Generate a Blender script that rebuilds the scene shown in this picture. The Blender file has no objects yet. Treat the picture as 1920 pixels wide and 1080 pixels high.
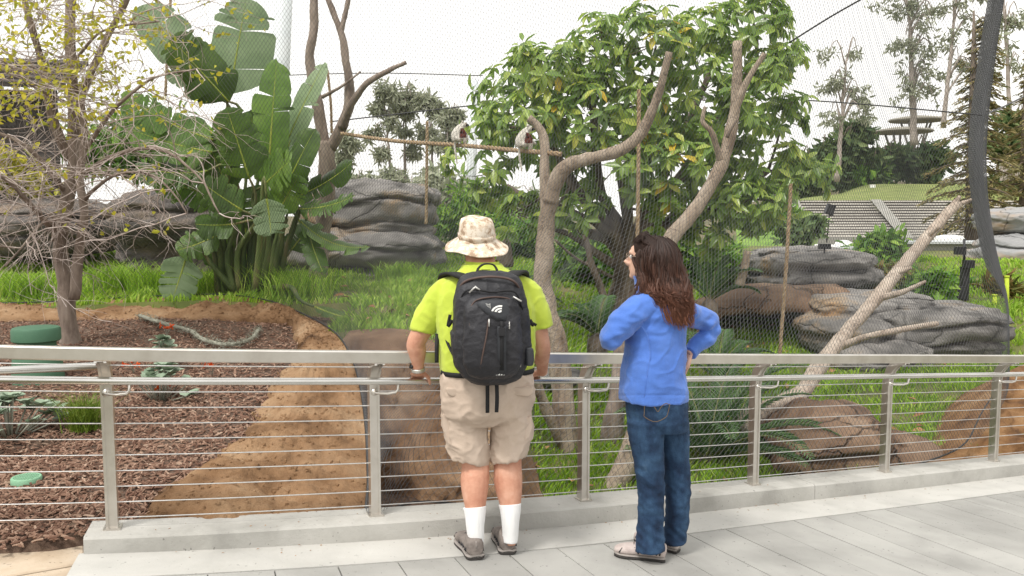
import bpy, math, random
import numpy as np
from mathutils import Vector, Matrix, noise

# ------------------------------------------------------------------ camera, sky, sun, exposure
SC = bpy.context.scene
COL = SC.collection
ZC = 1.944
FPX = 1600.0
PITCH = math.atan(140.0 / 1600.0)
camd = bpy.data.cameras.new('camera')
camd.sensor_width = 36.0
camd.lens = 30.0
camd.clip_end = 2000.0
cam = bpy.data.objects.new('camera', camd)
cam.location = (0, 0, ZC)
cam.rotation_euler = (math.pi / 2 - PITCH, 0, 0)
COL.objects.link(cam)
SC.camera = cam

SUN_EL, SUN_AZ = math.radians(58), math.radians(215)      # azimuth clockwise from +Y
world = bpy.data.worlds.new('World')
SC.world = world
world.use_nodes = True
wt = world.node_tree
for n in list(wt.nodes):
    wt.nodes.remove(n)
sky = wt.nodes.new('ShaderNodeTexSky')
sky.sky_type = 'NISHITA'
sky.sun_disc = False
sky.sun_elevation = SUN_EL
sky.sun_rotation = SUN_AZ
sky.dust_density = 6.0
sky.air_density = 1.5
hs = wt.nodes.new('ShaderNodeHueSaturation')
hs.inputs['Saturation'].default_value = 0.04
mx = wt.nodes.new('ShaderNodeMix')
mx.data_type = 'RGBA'
mx.inputs['Factor'].default_value = 0.75
mx.inputs['B'].default_value = (10.0, 9.8, 9.4, 1)        # even overcast layer
bg = wt.nodes.new('ShaderNodeBackground')
bg.inputs['Strength'].default_value = 0.10
wo = wt.nodes.new('ShaderNodeOutputWorld')
wt.links.new(sky.outputs['Color'], hs.inputs['Color'])
wt.links.new(hs.outputs['Color'], mx.inputs['A'])
wt.links.new(mx.outputs['Result'], bg.inputs['Color'])
wt.links.new(bg.outputs['Background'], wo.inputs['Surface'])

sund = bpy.data.lights.new('sun', 'SUN')
sund.energy = 1.5
sund.angle = math.radians(10)
sund.color = (1.0, 0.955, 0.89)
sun = bpy.data.objects.new('sun', sund)
sdir = Vector((math.sin(SUN_AZ) * math.cos(SUN_EL), math.cos(SUN_AZ) * math.cos(SUN_EL), math.sin(SUN_EL)))
sun.rotation_euler = (-sdir).to_track_quat('-Z', 'Y').to_euler()
sun.location = (0, 0, 30)
COL.objects.link(sun)

vs = SC.view_settings
vs.view_transform = 'Standard'
vs.look = 'None'
vs.exposure = 0.72
vs.gamma = 1.0
vs.use_curve_mapping = False
SC.cycles.use_denoising = True
SC.cycles.max_bounces = 8
SC.cycles.diffuse_bounces = 5
SC.cycles.glossy_bounces = 3
SC.cycles.transmission_bounces = 3
SC.cycles.transparent_max_bounces = 8

# ------------------------------------------------------------------ helpers
CP, SP = math.cos(PITCH), math.sin(PITCH)


def slope(px, py):
    """x/Y and z/Y of the sight line through a picture point (measured at 1920 x 1080)."""
    u = (px - 960) / FPX
    v = -(py - 540) / FPX
    dy = CP + v * SP
    return u / dy, (-SP + v * CP) / dy


def P(px, py, Y):
    a, b = slope(px, py)
    return Vector((a * Y, Y, b * Y + ZC))


def proj(p):
    """world point -> picture point."""
    x, y, z = p[0], p[1], p[2] - ZC
    d = y * CP - z * SP
    return 960 + FPX * x / d, 540 - FPX * (y * SP + z * CP) / d


def smooth(a, b, x):
    t = min(1, max(0, (x - a) / (b - a)))
    return t * t * (3 - 2 * t)


def lerp(a, b, t):
    return a + (b - a) * t


def fbm(x, y, z, o=4):
    s, a, f = 0, 1, 1
    for _ in range(o):
        s += a * noise.noise((x * f, y * f, z * f))
        a *= .5
        f *= 2.03
    return s


def spline(pts, n):
    """Catmull-Rom through pts (any dimension), n samples."""
    A = np.array(pts, float)
    m = len(A)
    out = []
    for i in range(n):
        t = i / (n - 1) * (m - 1)
        k = min(int(t), m - 2)
        u = t - k
        p0, p1, p2, p3 = A[max(k - 1, 0)], A[k], A[k + 1], A[min(k + 2, m - 1)]
        out.append(.5 * ((2 * p1) + (-p0 + p2) * u + (2 * p0 - 5 * p1 + 4 * p2 - p3) * u * u + (-p0 + 3 * p1 - 3 * p2 + p3) * u ** 3))
    return np.array(out)


def tag(o, label=None, cat=None, group=None, kind=None):
    if label: o['label'] = label
    if cat: o['category'] = cat
    if group: o['group'] = group
    if kind: o['kind'] = kind
    return o


def empty(name, loc=(0, 0, 0), label=None, cat=None, group=None):
    o = bpy.data.objects.new(name, None)
    o.location = loc
    o.empty_display_size = .1
    COL.objects.link(o)
    return tag(o, label, cat, group)


def link(name, me, parent=None):
    o = bpy.data.objects.new(name, me)
    COL.objects.link(o)
    if parent is not None:
        o.parent = parent
        pt = parent
        off = Vector((0, 0, 0))
        while pt is not None:
            off += Vector(pt.location)
            pt = pt.parent
        o.location = -off          # meshes are written in world coordinates
    return o


class MB:
    def __init__(s):
        s.v, s.f = [], []

    def ring(s, pts):
        b = len(s.v)
        s.v.extend([tuple(p) for p in pts])
        return list(range(b, b + len(pts)))

    def loft(s, rings, cap=True, closed=True):
        ids = [s.ring(r) for r in rings]
        n = len(ids[0])
        for a, b in zip(ids, ids[1:]):
            for i in range(n if closed else n - 1):
                j = (i + 1) % n
                s.f.append((a[i], a[j], b[j], b[i]))
        if cap and closed:
            s.f.append(tuple(reversed(ids[0])))
            s.f.append(tuple(ids[-1]))
        return s

    def tube(s, pts, rad, n=8, cap=True, flat=None, up=None):
        """tube along pts; rad number or list; flat=(dir, factor) squashes sections along dir."""
        pts = [Vector(p) for p in pts]
        m = len(pts)
        if not hasattr(rad, '__len__'):
            rad = [rad] * m
        if len(rad) != m:
            rad = list(np.interp(np.linspace(0, 1, m), np.linspace(0, 1, len(rad)), rad))
        rings = []
        prev = None
        for i in range(m):
            t = pts[min(i + 1, m - 1)] - pts[max(i - 1, 0)]
            if t.length < 1e-9:
                t = Vector((0, 0, 1))
            t.normalize()
            if prev is None:
                ref = Vector(up) if up else (Vector((0, 0, 1)) if abs(t.z) < .9 else Vector((1, 0, 0)))
                x = ref.cross(t).normalized()
            else:
                x = (prev - t * prev.dot(t))
                x = x.normalized() if x.length > 1e-6 else prev
            prev = x
            y = t.cross(x)
            r = []
            for k in range(n):
                a = 2 * math.pi * k / n
                q = (x * math.cos(a) + y * math.sin(a)) * rad[i]
                if flat:
                    fd = flat[0]
                    q = q - fd * (q.dot(fd) * (1 - flat[1]))
                r.append(pts[i] + q)
            rings.append(r)
        s.loft(rings, cap)
        return s

    def box(s, c, hx, hy, hz):
        """oriented box: centre and three half-extent vectors (or numbers)."""
        c = Vector(c)
        if not hasattr(hx, '__len__'): hx = Vector((hx, 0, 0))
        if not hasattr(hy, '__len__'): hy = Vector((0, hy, 0))
        if not hasattr(hz, '__len__'): hz = Vector((0, 0, hz))
        hx, hy, hz = Vector(hx), Vector(hy), Vector(hz)
        b = len(s.v)
        for k in (-1, 1):
            for j, i in ((-1, -1), (-1, 1), (1, 1), (1, -1)):
                s.v.append(tuple(c + hx * i + hy * j + hz * k))
        for f in ((3, 2, 1, 0), (4, 5, 6, 7), (0, 1, 5, 4), (1, 2, 6, 5), (2, 3, 7, 6), (3, 0, 4, 7)):
            s.f.append(tuple(b + i for i in f))
        return s

    def grid(s, rows):
        ids = [s.ring(r) for r in rows]
        for a, b in zip(ids, ids[1:]):
            for i in range(len(a) - 1):
                s.f.append((a[i], a[i + 1], b[i + 1], b[i]))
        return s

    def ellipse_ring(s, c, a, b, n=20, p=2.0):
        c, a, b = Vector(c), Vector(a), Vector(b)
        r = []
        for k in range(n):
            t = 2 * math.pi * k / n
            ct, st = math.cos(t), math.sin(t)
            r.append(c + a * (math.copysign(abs(ct) ** (2 / p), ct)) + b * (math.copysign(abs(st) ** (2 / p), st)))
        return r

    def sphere(s, c, rx, ry=None, rz=None, n=12, m=8, R=None):
        ry = ry or rx
        rz = rz or rx
        rings = []
        for j in range(m + 1):
            ph = math.pi * (j + .02) / (m + .04) - math.pi / 2
            rr = []
            for k in range(n):
                t = 2 * math.pi * k / n
                q = Vector((rx * math.cos(ph) * math.cos(t), ry * math.cos(ph) * math.sin(t), rz * math.sin(ph)))
                if R is not None: q = R @ q
                rr.append(Vector(c) + q)
            rings.append(rr)
        s.loft(rings, True)
        return s

    def mesh(s, name):
        me = bpy.data.meshes.new(name)
        me.from_pydata(s.v, [], s.f)
        return me

    def build(s, name, mat, parent=None, smooth_=True):
        me = s.mesh(name)
        if smooth_ is not False:
            me.polygons.foreach_set('use_smooth', [True] * len(me.polygons))
            if isinstance(smooth_, (int, float)) and smooth_ is not True:
                me.set_sharp_from_angle(angle=math.radians(smooth_))
        me.materials.append(mat)
        me.update()
        return link(name, me, parent)


def mesh_np(name, V, F, mat, parent=None, shade=True, mats=None, mi=None):
    """fast mesh from an (n,3) array and an (m,k) face array."""
    V = np.asarray(V, np.float32)
    F = np.asarray(F, np.int32)
    me = bpy.data.meshes.new(name)
    me.vertices.add(len(V))
    me.vertices.foreach_set('co', V.ravel())
    k = F.shape[1]
    me.loops.add(F.size)
    me.loops.foreach_set('vertex_index', F.ravel())
    me.polygons.add(len(F))
    me.polygons.foreach_set('loop_start', np.arange(len(F), dtype=np.int32) * k)
    me.polygons.foreach_set('use_smooth', np.full(len(F), bool(shade)))
    me.update(calc_edges=True)
    me.validate()
    for m in (mats or [mat]):
        me.materials.append(m)
    if mi is not None:
        me.polygons.foreach_set('material_index', np.asarray(mi, np.int32))
    return link(name, me, parent)


# leaf / blade masses ---------------------------------------------------------
LEAF_V = np.array([(0, 0, 0), (-.5, .38, .10), (0, .45, 0), (.5, .38, .10), (0, 1, -.10), (-.34, .75, .03), (.34, .75, .03)], float)
LEAF_F = np.array([(0, 2, 1), (0, 3, 2), (1, 2, 5), (2, 3, 6), (2, 4, 5), (2, 6, 4)])


def frames(d, nrm):
    d = d / np.maximum(np.linalg.norm(d, axis=1, keepdims=True), 1e-9)
    x = np.cross(d, nrm)
    x /= np.maximum(np.linalg.norm(x, axis=1, keepdims=True), 1e-9)
    z = np.cross(x, d)
    return x, d, z


def leaf_mass(pos, d, nrm, L, W):
    """pos, d, nrm: (n,3); L, W: (n,) -> V, F of n folded leaves."""
    n = len(pos)
    x, y, z = frames(np.asarray(d, float), np.asarray(nrm, float))
    t = LEAF_V
    V = (pos[:, None, :] + x[:, None, :] * (t[None, :, 0:1] * np.asarray(W)[:, None, None])
         + y[:, None, :] * (t[None, :, 1:2] * np.asarray(L)[:, None, None])
         + z[:, None, :] * (t[None, :, 2:3] * np.asarray(L)[:, None, None]))
    F = LEAF_F[None] + (np.arange(n) * len(t))[:, None, None]
    return V.reshape(-1, 3), F.reshape(-1, 3)


def blade_mass(pos, hgt, wid, lean, rng):
    """grass blades: 3 levels, bent towards lean (n,2)."""
    n = len(pos)
    a = rng.uniform(0, 2 * np.pi, n)
    sx = np.stack([np.cos(a), np.sin(a), np.zeros(n)], 1) * (wid * .5)[:, None]
    ln = np.concatenate([lean, np.zeros((n, 1))], 1)
    up = np.array([0, 0, 1.0])[None]
    p1 = pos + up * (hgt * .55)[:, None] + ln * (hgt * .30)[:, None]
    p2 = pos + up * (hgt * .88)[:, None] + ln * (hgt * .95)[:, None]
    V = np.stack([pos - sx, pos + sx, p1 - sx * .8, p1 + sx * .8, p2], 1).reshape(-1, 3)
    F = np.array([(0, 1, 3), (0, 3, 2), (2, 3, 4)])[None] + (np.arange(n) * 5)[:, None, None]
    return V, F.reshape(-1, 3)


def rnd_dirs(n, rng):
    v = rng.normal(size=(n, 3))
    return v / np.linalg.norm(v, axis=1, keepdims=True)


# ------------------------------------------------------------------ materials
def nodes(name):
    m = bpy.data.materials.new(name)
    m.use_nodes = True
    t = m.node_tree
    return m, t, t.nodes, t.links, t.nodes['Principled BSDF']


def ramp(N, cols):
    r = N.new('ShaderNodeValToRGB')
    e = r.color_ramp.elements
    while len(e) < len(cols):
        e.new(.5)
    for i, (p, c) in enumerate(cols):
        e[i].position = p
        e[i].color = (c[0], c[1], c[2], 1)
    return r


def mat(name, cols, scale=4, detail=6, rough=.8, bump=0, bscale=None, stretch=(1, 1, 1), metal=0, spec=.35,
        island=False, trans=0, lo=.3, hi=.7, bump2=0, b2scale=8, coat=0, distort=.0, objrand=0, sheen=0):
    """noise-coloured Principled; island=True colours every loose leaf / chip differently."""
    m, t, N, L, B = nodes(name)
    B.inputs['Roughness'].default_value = rough
    B.inputs['Metallic'].default_value = metal
    B.inputs['Specular IOR Level'].default_value = spec
    if sheen:
        B.inputs['Sheen Weight'].default_value = sheen
    tc = N.new('ShaderNodeTexCoord')
    mp = N.new('ShaderNodeMapping')
    mp.inputs['Scale'].default_value = stretch
    L.new(tc.outputs['Object'], mp.inputs['Vector'])
    nz = N.new('ShaderNodeTexNoise')
    nz.inputs['Scale'].default_value = scale
    nz.inputs['Detail'].default_value = detail
    nz.inputs['Roughness'].default_value = .6
    nz.inputs['Distortion'].default_value = distort
    L.new(mp.outputs['Vector'], nz.inputs['Vector'])
    k = len(cols)
    if isinstance(cols[0][1], (tuple, list)):
        rp = ramp(N, cols)
    else:
        rp = ramp(N, [(lerp(lo, hi, i / max(1, k - 1)), c) for i, c in enumerate(cols)])
    if island:
        gi = N.new('ShaderNodeNewGeometry')
        ad = N.new('ShaderNodeMath')
        ad.operation = 'MULTIPLY_ADD'
        L.new(gi.outputs['Random Per Island'], ad.inputs[0])
        ad.inputs[1].default_value = .66
        ml = N.new('ShaderNodeMath')
        ml.operation = 'MULTIPLY'
        L.new(nz.outputs['Fac'], ml.inputs[0])
        ml.inputs[1].default_value = .34
        L.new(ml.outputs[0], ad.inputs[2])
        L.new(ad.outputs[0], rp.inputs['Fac'])
    else:
        L.new(nz.outputs['Fac'], rp.inputs['Fac'])
    col = rp.outputs['Color']
    if objrand:
        oi = N.new('ShaderNodeObjectInfo')
        mr = N.new('ShaderNodeMapRange')
        mr.inputs['To Min'].default_value = 1 - objrand
        mr.inputs['To Max'].default_value = 1 + objrand
        L.new(oi.outputs['Random'], mr.inputs['Value'])
        h = N.new('ShaderNodeHueSaturation')
        L.new(mr.outputs['Result'], h.inputs['Value'])
        L.new(col, h.inputs['Color'])
        col = h.outputs['Color']
    L.new(col, B.inputs['Base Color'])
    last = None
    for st, sc in ((bump, bscale or scale * 3), (bump2, b2scale)):
        if st:
            n2 = N.new('ShaderNodeTexNoise')
            n2.inputs['Scale'].default_value = sc
            n2.inputs['Detail'].default_value = 8
            n2.inputs['Roughness'].default_value = .65
            L.new(mp.outputs['Vector'], n2.inputs['Vector'])
            b = N.new('ShaderNodeBump')
            b.inputs['Strength'].default_value = min(1, st)
            b.inputs['Distance'].default_value = .02 * max(1, st)
            L.new(n2.outputs['Fac'], b.inputs['Height'])
            if last: L.new(last.outputs['Normal'], b.inputs['Normal'])
            last = b
    if last: L.new(last.outputs['Normal'], B.inputs['Normal'])
    if trans:
        tr = N.new('ShaderNodeBsdfTranslucent')
        L.new(col, tr.inputs['Color'])
        ms = N.new('ShaderNodeMixShader')
        ms.inputs['Fac'].default_value = trans
        L.new(B.outputs['BSDF'], ms.inputs[1])
        L.new(tr.outputs['BSDF'], ms.inputs[2])
        L.new(ms.outputs['Shader'], N['Material Output'].inputs['Surface'])
    return m
M = {}
M['concrete'] = mat('concrete', [(.29, .285, .268), (.355, .35, .33), (.395, .388, .366)], 1.7, 8, .85, .12, 120, objrand=.05)
M['strip'] = mat('strip_concrete', [(.42, .412, .385), (.49, .48, .45), (.53, .52, .49)], 2.2, 8, .85, .15, 90)
M['kerbc'] = mat('kerb_concrete', [(.33, .322, .295), (.44, .43, .40), (.50, .49, .46)], 2.6, 9, .85, .2, 60)
M['joint'] = mat('joint', [(.10, .10, .095), (.16, .155, .145)], 20, 4, .9)
M['flag'] = mat('flagstone', [(.42, .32, .22), (.54, .44, .33), (.60, .51, .41)], 3, 8, .85, .25, 30, objrand=.06)
M['steel'] = mat('brushed_steel', [(.58, .545, .50), (.67, .64, .595), (.74, .71, .67)], 6, 6, .36, .04, 200, stretch=(1, 1, 1), metal=1)
M['tubesteel'] = mat('tube_steel', [(.56, .55, .525), (.68, .67, .645)], 4, 4, .27, metal=1)
M['cable'] = mat('cable_steel', [(.52, .51, .50), (.66, .65, .64)], 30, 2, .42, metal=1)
M['mulch'] = mat('mulch_soil', [(.05, .032, .022), (.11, .07, .05), (.17, .115, .08)], 18, 8, .95, .8, 40)
M['chip'] = mat('mulch_chip', [(.055, .028, .019), (.145, .075, .050), (.22, .128, .088), (.30, .19, .135), (.54, .41, .31)], 20, 3, .9, island=True, lo=.05, hi=.95)
M['earth'] = mat('sculpted_earth', [(0.28, (.075, .038, .018)), (.38, (.17, .092, .043)), (.50, (.26, .152, .078)), (.64, (.335, .215, .122)), (.80, (.47, .365, .255))], 2.3, 9, .95, 1.0, 9, bump2=.8, b2scale=38, lo=.30, hi=.78)
M['earthdark'] = mat('moat_earth', [(0.28, (.075, .042, .024)), (.42, (.17, .10, .058)), (.56, (.25, .155, .09)), (.75, (.36, .255, .165))], 2.2, 9, .95, 1.0, 7, bump2=.7, b2scale=35)
M['earthright'] = mat('ochre_earth', [(.07, .032, .013), (.17, .085, .035), (.26, .145, .065), (.34, .22, .125)], 2.6, 9, .95, 1.0, 9, bump2=.9, b2scale=34)
M['soil'] = mat('lawn_soil', [(.06, .085, .02), (.13, .15, .04), (.20, .16, .08)], 1.2, 8, .95, .6, 20)
M['grass'] = mat('grass_blades', [(.12, .22, .018), (.22, .39, .03), (.36, .55, .055), (.58, .58, .20)], .6, 4, .55, island=True, trans=.35, lo=.02, hi=1.0)
M['rock'] = mat('grey_rock', [(0.28, (.075, .07, .066)), (.42, (.18, .17, .16)), (.54, (.265, .25, .235)), (.62, (.31, .245, .18)), (.70, (.36, .235, .13))], 1.5, 9, .85, 1.0, 5, stretch=(.8, .8, 1.3), bump2=.8, b2scale=24, lo=.28, hi=.70, distort=.4)
M['rockbrown'] = mat('brown_rock', [(.07, .042, .028), (.165, .10, .064), (.255, .168, .11), (.33, .25, .185)], 1.5, 9, .9, 1.0, 5, bump2=.8, b2scale=24, lo=.28, hi=.75, distort=.5)
M['rockdark'] = mat('dark_rock', [(.05, .045, .045), (.13, .115, .105), (.23, .17, .12)], 1.6, 9, .9, 1.0, 5, stretch=(.6, .6, 2), bump2=.7, b2scale=24)
M['bark'] = mat('grey_bark', [(.13, .098, .08), (.25, .198, .162), (.345, .285, .24)], 9, 8, .95, 1.0, 22, stretch=(1, 1, .35))
M['barkdark'] = mat('dark_bark', [(.075, .057, .045), (.17, .135, .105), (.26, .21, .165)], 8, 8, .95, 1.0, 22, stretch=(1, 1, .35))
M['deadwood'] = mat('dead_wood', [(.13, .09, .06), (.30, .23, .17), (.40, .325, .25), (.50, .42, .34)], 5, 9, .9, 1.0, 13, stretch=(1, 1, .45), bump2=.7, b2scale=45, lo=.25, hi=.72)
M['palewood'] = mat('pale_dead_wood', [(.30, .23, .18), (.46, .38, .31), (.58, .50, .42)], 5, 9, .9, .9, 14, stretch=(1, 1, .45), bump2=.5, b2scale=40)
M['twig'] = mat('twig_bark', [(.250, .194, .169), (.450, .375, .338), (.562, .500, .463)], 12, 4, .95)
M['leaftree'] = mat('glossy_tree_leaf', [(0.0, (.095, .17, .042)), (.25, (.17, .285, .062)), (.55, (.27, .40, .085)), (.78, (.41, .52, .11)), (.90, (.55, .57, .11)), (.955, (.74, .52, .05))], 5, 3, .30, island=True, trans=.42, spec=.55, lo=.02, hi=1.02)
M['leafyellow'] = mat('yellow_green_leaf', [(.26, .30, .035), (.48, .48, .05), (.66, .57, .06), (.24, .34, .035)], 5, 3, .45, island=True, trans=.4, lo=.05, hi=.95)
M['bop'] = mat('banana_like_leaf', [(.048, .095, .016), (.09, .17, .026), (.155, .25, .04)], 2.2, 5, .34, .25, 60, stretch=(1, 1, 1), trans=.32, spec=.5, objrand=.35)
M['bopgrey'] = mat('pale_banana_like_leaf', [(.20, .29, .15), (.28, .38, .21), (.35, .45, .27)], 2.2, 5, .42, .2, 60, trans=.55, objrand=.12)  # grey-green leaf, brightened further so back light is part of the colour
M['boprib'] = mat('leaf_midrib', [(.19, .26, .035), (.33, .36, .06)], 6, 3, .5)
M['bopstalk'] = mat('leaf_stalk', [(.04, .08, .02), (.11, .15, .045), (.22, .16, .08)], 5, 6, .6, .4, 30, stretch=(1, 1, .2), objrand=.3)
M['cycad'] = mat('cycad_leaflet', [(.06, .12, .05), (.11, .20, .075), (.19, .29, .11)], 5, 3, .45, island=True, trans=.18, lo=.02, hi=1)
M['cycadrib'] = mat('cycad_rib', [(.12, .14, .05), (.22, .22, .09)], 8, 3, .6)
M['hedge'] = mat('far_evergreen_leaf', [(.045, .085, .034), (.09, .15, .055), (.15, .21, .075), (.22, .26, .10)], .8, 3, .7, island=True, trans=.2, lo=.02, hi=1)  # evergreen tone with haze painted in: brightened instead of using a volume
M['shrub'] = mat('shrub_leaf', [(.046, .117, .021), (.104, .227, .033), (.208, .364, .046), (.364, .494, .078)], 3, 3, .5, island=True, trans=.3, lo=.02, hi=1)
M['shrubred'] = mat('reddish_shrub_leaf', [(.05, .09, .02), (.15, .17, .04), (.28, .20, .07), (.20, .10, .04)], 3, 3, .55, island=True, trans=.25, lo=.02, hi=1)
M['euc'] = mat('eucalyptus_leaf', [(.20, .23, .15), (.30, .33, .22), (.40, .42, .30), (.50, .50, .40)], 1, 3, .6, island=True, trans=.3, lo=.02, hi=1)  # grey-green leaf, lightened so the colour carries the distance haze
M['conifer'] = mat('conifer_needle', [(.11, .125, .055), (.20, .20, .085), (.32, .27, .12), (.45, .35, .19)], 1, 3, .7, island=True, trans=.42, lo=.02, hi=1)
M['eucbark'] = mat('eucalyptus_bark', [(.25, .21, .18), (.42, .37, .33)], 3, 6, .9)
M['net'] = mat('net_wire', [(.07, .072, .076), (.11, .112, .116)], 3, 2, .7, spec=.15)
M['rope'] = mat('rope_fibre', [(.27, .18, .10), (.40, .29, .18), (.50, .385, .26)], 22, 4, .95, .8, 60)
M['mast'] = mat('white_mast', [(.62, .66, .68), (.74, .77, .79)], 2, 3, .5)
M['greenbox'] = mat('green_plastic', [(.055, .135, .08), (.075, .165, .10)], 3, 5, .6, .1, 60)
M['greenlid'] = mat('pale_green_plastic', [(.19, .38, .24), (.26, .46, .30)], 5, 5, .6, .1, 60)
M['succ'] = mat('grey_green_leaf', [(.17, .25, .17), (.27, .35, .25), (.38, .45, .35)], 4, 3, .7, island=True, trans=.15, lo=.02, hi=1)
M['petal'] = mat('orange_petal', [(.62, .07, .01), (.80, .16, .02)], 5, 2, .6, island=True, trans=.3)
M['tuft'] = mat('tuft_blade', [(.07, .13, .012), (.14, .22, .02), (.27, .31, .06)], 3, 2, .55, island=True, trans=.3, lo=.02, hi=1)
M['dryleaf'] = mat('dry_leaf', [(.24, .12, .05), (.38, .22, .10)], 5, 2, .8, island=True)
M['lichen'] = mat('grey_lichen_branch', [(.22, .22, .17), (.40, .40, .33)], 9, 4, .95, .5, 40)
M['thatch'] = mat('dark_timber', [(.03, .026, .025), (.07, .06, .055), (.11, .095, .085)], 4, 8, .9, .8, 20, stretch=(1, 1, 4))
M['lawn'] = mat('far_lawn', [(.152, .190, .052), (.199, .237, .071), (.247, .266, .095)], 1.0, 6, .95, .3, 10)
M['slope'] = mat('slope_turf', [(.07, .13, .02), (.13, .23, .035), (.20, .30, .06)], 1.5, 7, .95, .5, 12)
M['hill'] = mat('hill_soil', [(.06, .075, .03), (.12, .11, .055), (.19, .15, .09)], .6, 7, .95)
M['seat'] = mat('bench_concrete', [(.50, .47, .42), (.60, .57, .51), (.66, .63, .57)], 1.0, 7, .9, objrand=.08)
M['riser'] = mat('terrace_riser', [(.14, .125, .105), (.19, .172, .148)], .8, 6, .9)
M['wallgrey'] = mat('grey_render', [(.27, .265, .235), (.34, .33, .30)], .8, 6, .9)
M['roofgrey'] = mat('pale_roof', [(.44, .46, .47), (.54, .56, .57)], 1, 4, .8)
M['white'] = mat('white_paint', [(.72, .72, .70), (.80, .80, .78)], 3, 3, .6)
M['dark'] = mat('dark_metal', [(.018, .018, .02), (.035, .035, .038)], 6, 3, .5)
M['blackpl'] = mat('black_plastic', [(.012, .012, .014), (.022, .022, .025)], 8, 3, .4)
M['yellow'] = mat('lime_paint', [(.48, .62, .03), (.58, .70, .06)], 3, 3, .6)
M['canopy'] = mat('canopy_roof', [(.24, .23, .19), (.33, .31, .26)], .4, 5, .9)
M['bright'] = mat('sand_rock', [(.20, .205, .21), (.29, .29, .29), (.36, .24, .14)], 1.4, 8, .9, .9, 5, stretch=(.5, .5, 2), lo=.3, hi=.7)
M['furwhite'] = mat('cream_fur', [(.62, .58, .50), (.78, .75, .68)], 30, 4, .9, .8, 90, sheen=.3)
M['furmaroon'] = mat('maroon_fur', [(.07, .018, .012), (.13, .035, .022)], 30, 4, .9, .6, 90)
M['furblack'] = mat('black_skin', [(.012, .011, .011), (.025, .022, .02)], 20, 3, .6)


def objramp(name, base):
    """copy of a leaf material whose colour is drawn per object."""
    m = M[base].copy()
    m.name = name
    t = m.node_tree
    oi = t.nodes.new('ShaderNodeObjectInfo')
    rp = [n for n in t.nodes if n.type == 'VALTORGB'][0]
    t.links.new(oi.outputs['Random'], rp.inputs['Fac'])
    return m


M['leaftree_obj'] = objramp('glossy_single_leaf', 'leaftree')


def cracks(key, scale, width=.035, dark=.35, depth=.05):
    """thin dirty joints and chipped relief on a rock material."""
    m = M[key]
    t = m.node_tree
    N, L = t.nodes, t.links
    B = N['Principled BSDF']
    tc = N.new('ShaderNodeTexCoord')
    nz = N.new('ShaderNodeTexNoise')
    nz.inputs['Scale'].default_value = scale * 1.4
    nz.inputs['Detail'].default_value = 5
    L.new(tc.outputs['Object'], nz.inputs['Vector'])
    vm = N.new('ShaderNodeVectorMath')
    vm.operation = 'MULTIPLY_ADD'
    L.new(nz.outputs['Color'], vm.inputs[0])
    vm.inputs[1].default_value = (.55, .55, .55)
    L.new(tc.outputs['Object'], vm.inputs[2])
    mp = N.new('ShaderNodeMapping')
    mp.inputs['Scale'].default_value = (.8, .8, 1.7)
    L.new(vm.outputs[0], mp.inputs['Vector'])
    vo = N.new('ShaderNodeTexVoronoi')
    vo.feature = 'DISTANCE_TO_EDGE'
    vo.inputs['Scale'].default_value = scale
    L.new(mp.outputs['Vector'], vo.inputs['Vector'])
    mr = N.new('ShaderNodeMapRange')
    mr.inputs['From Max'].default_value = width
    mr.inputs['To Min'].default_value = dark
    L.new(vo.outputs['Distance'], mr.inputs['Value'])
    old = B.inputs['Base Color'].links[0].from_socket
    mx_ = N.new('ShaderNodeMix')
    mx_.data_type = 'RGBA'
    mx_.blend_type = 'MULTIPLY'
    mx_.inputs['Factor'].default_value = 1
    L.new(old, mx_.inputs['A'])
    L.new(mr.outputs['Result'], mx_.inputs['B'])
    L.new(mx_.outputs['Result'], B.inputs['Base Color'])
    b = N.new('ShaderNodeBump')
    b.inputs['Strength'].default_value = .9
    b.inputs['Distance'].default_value = depth
    L.new(mr.outputs['Result'], b.inputs['Height'])
    if B.inputs['Normal'].links:
        L.new(B.inputs['Normal'].links[0].from_socket, b.inputs['Normal'])
    L.new(b.outputs['Normal'], B.inputs['Normal'])


cracks('rock', 1.0, .022, .55, .03)
cracks('rockdark', 1.1, .022, .55, .03)
cracks('rockbrown', 1.5, .03, .45)
cracks('bright', 1.0, .022, .55, .03)
cracks('deadwood', 5.0, .03, .6, .012)
cracks('palewood', 4.0, .03, .6, .012)
M['leaftree_obj'] = objramp('glossy_single_leaf', 'leaftree')


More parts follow.
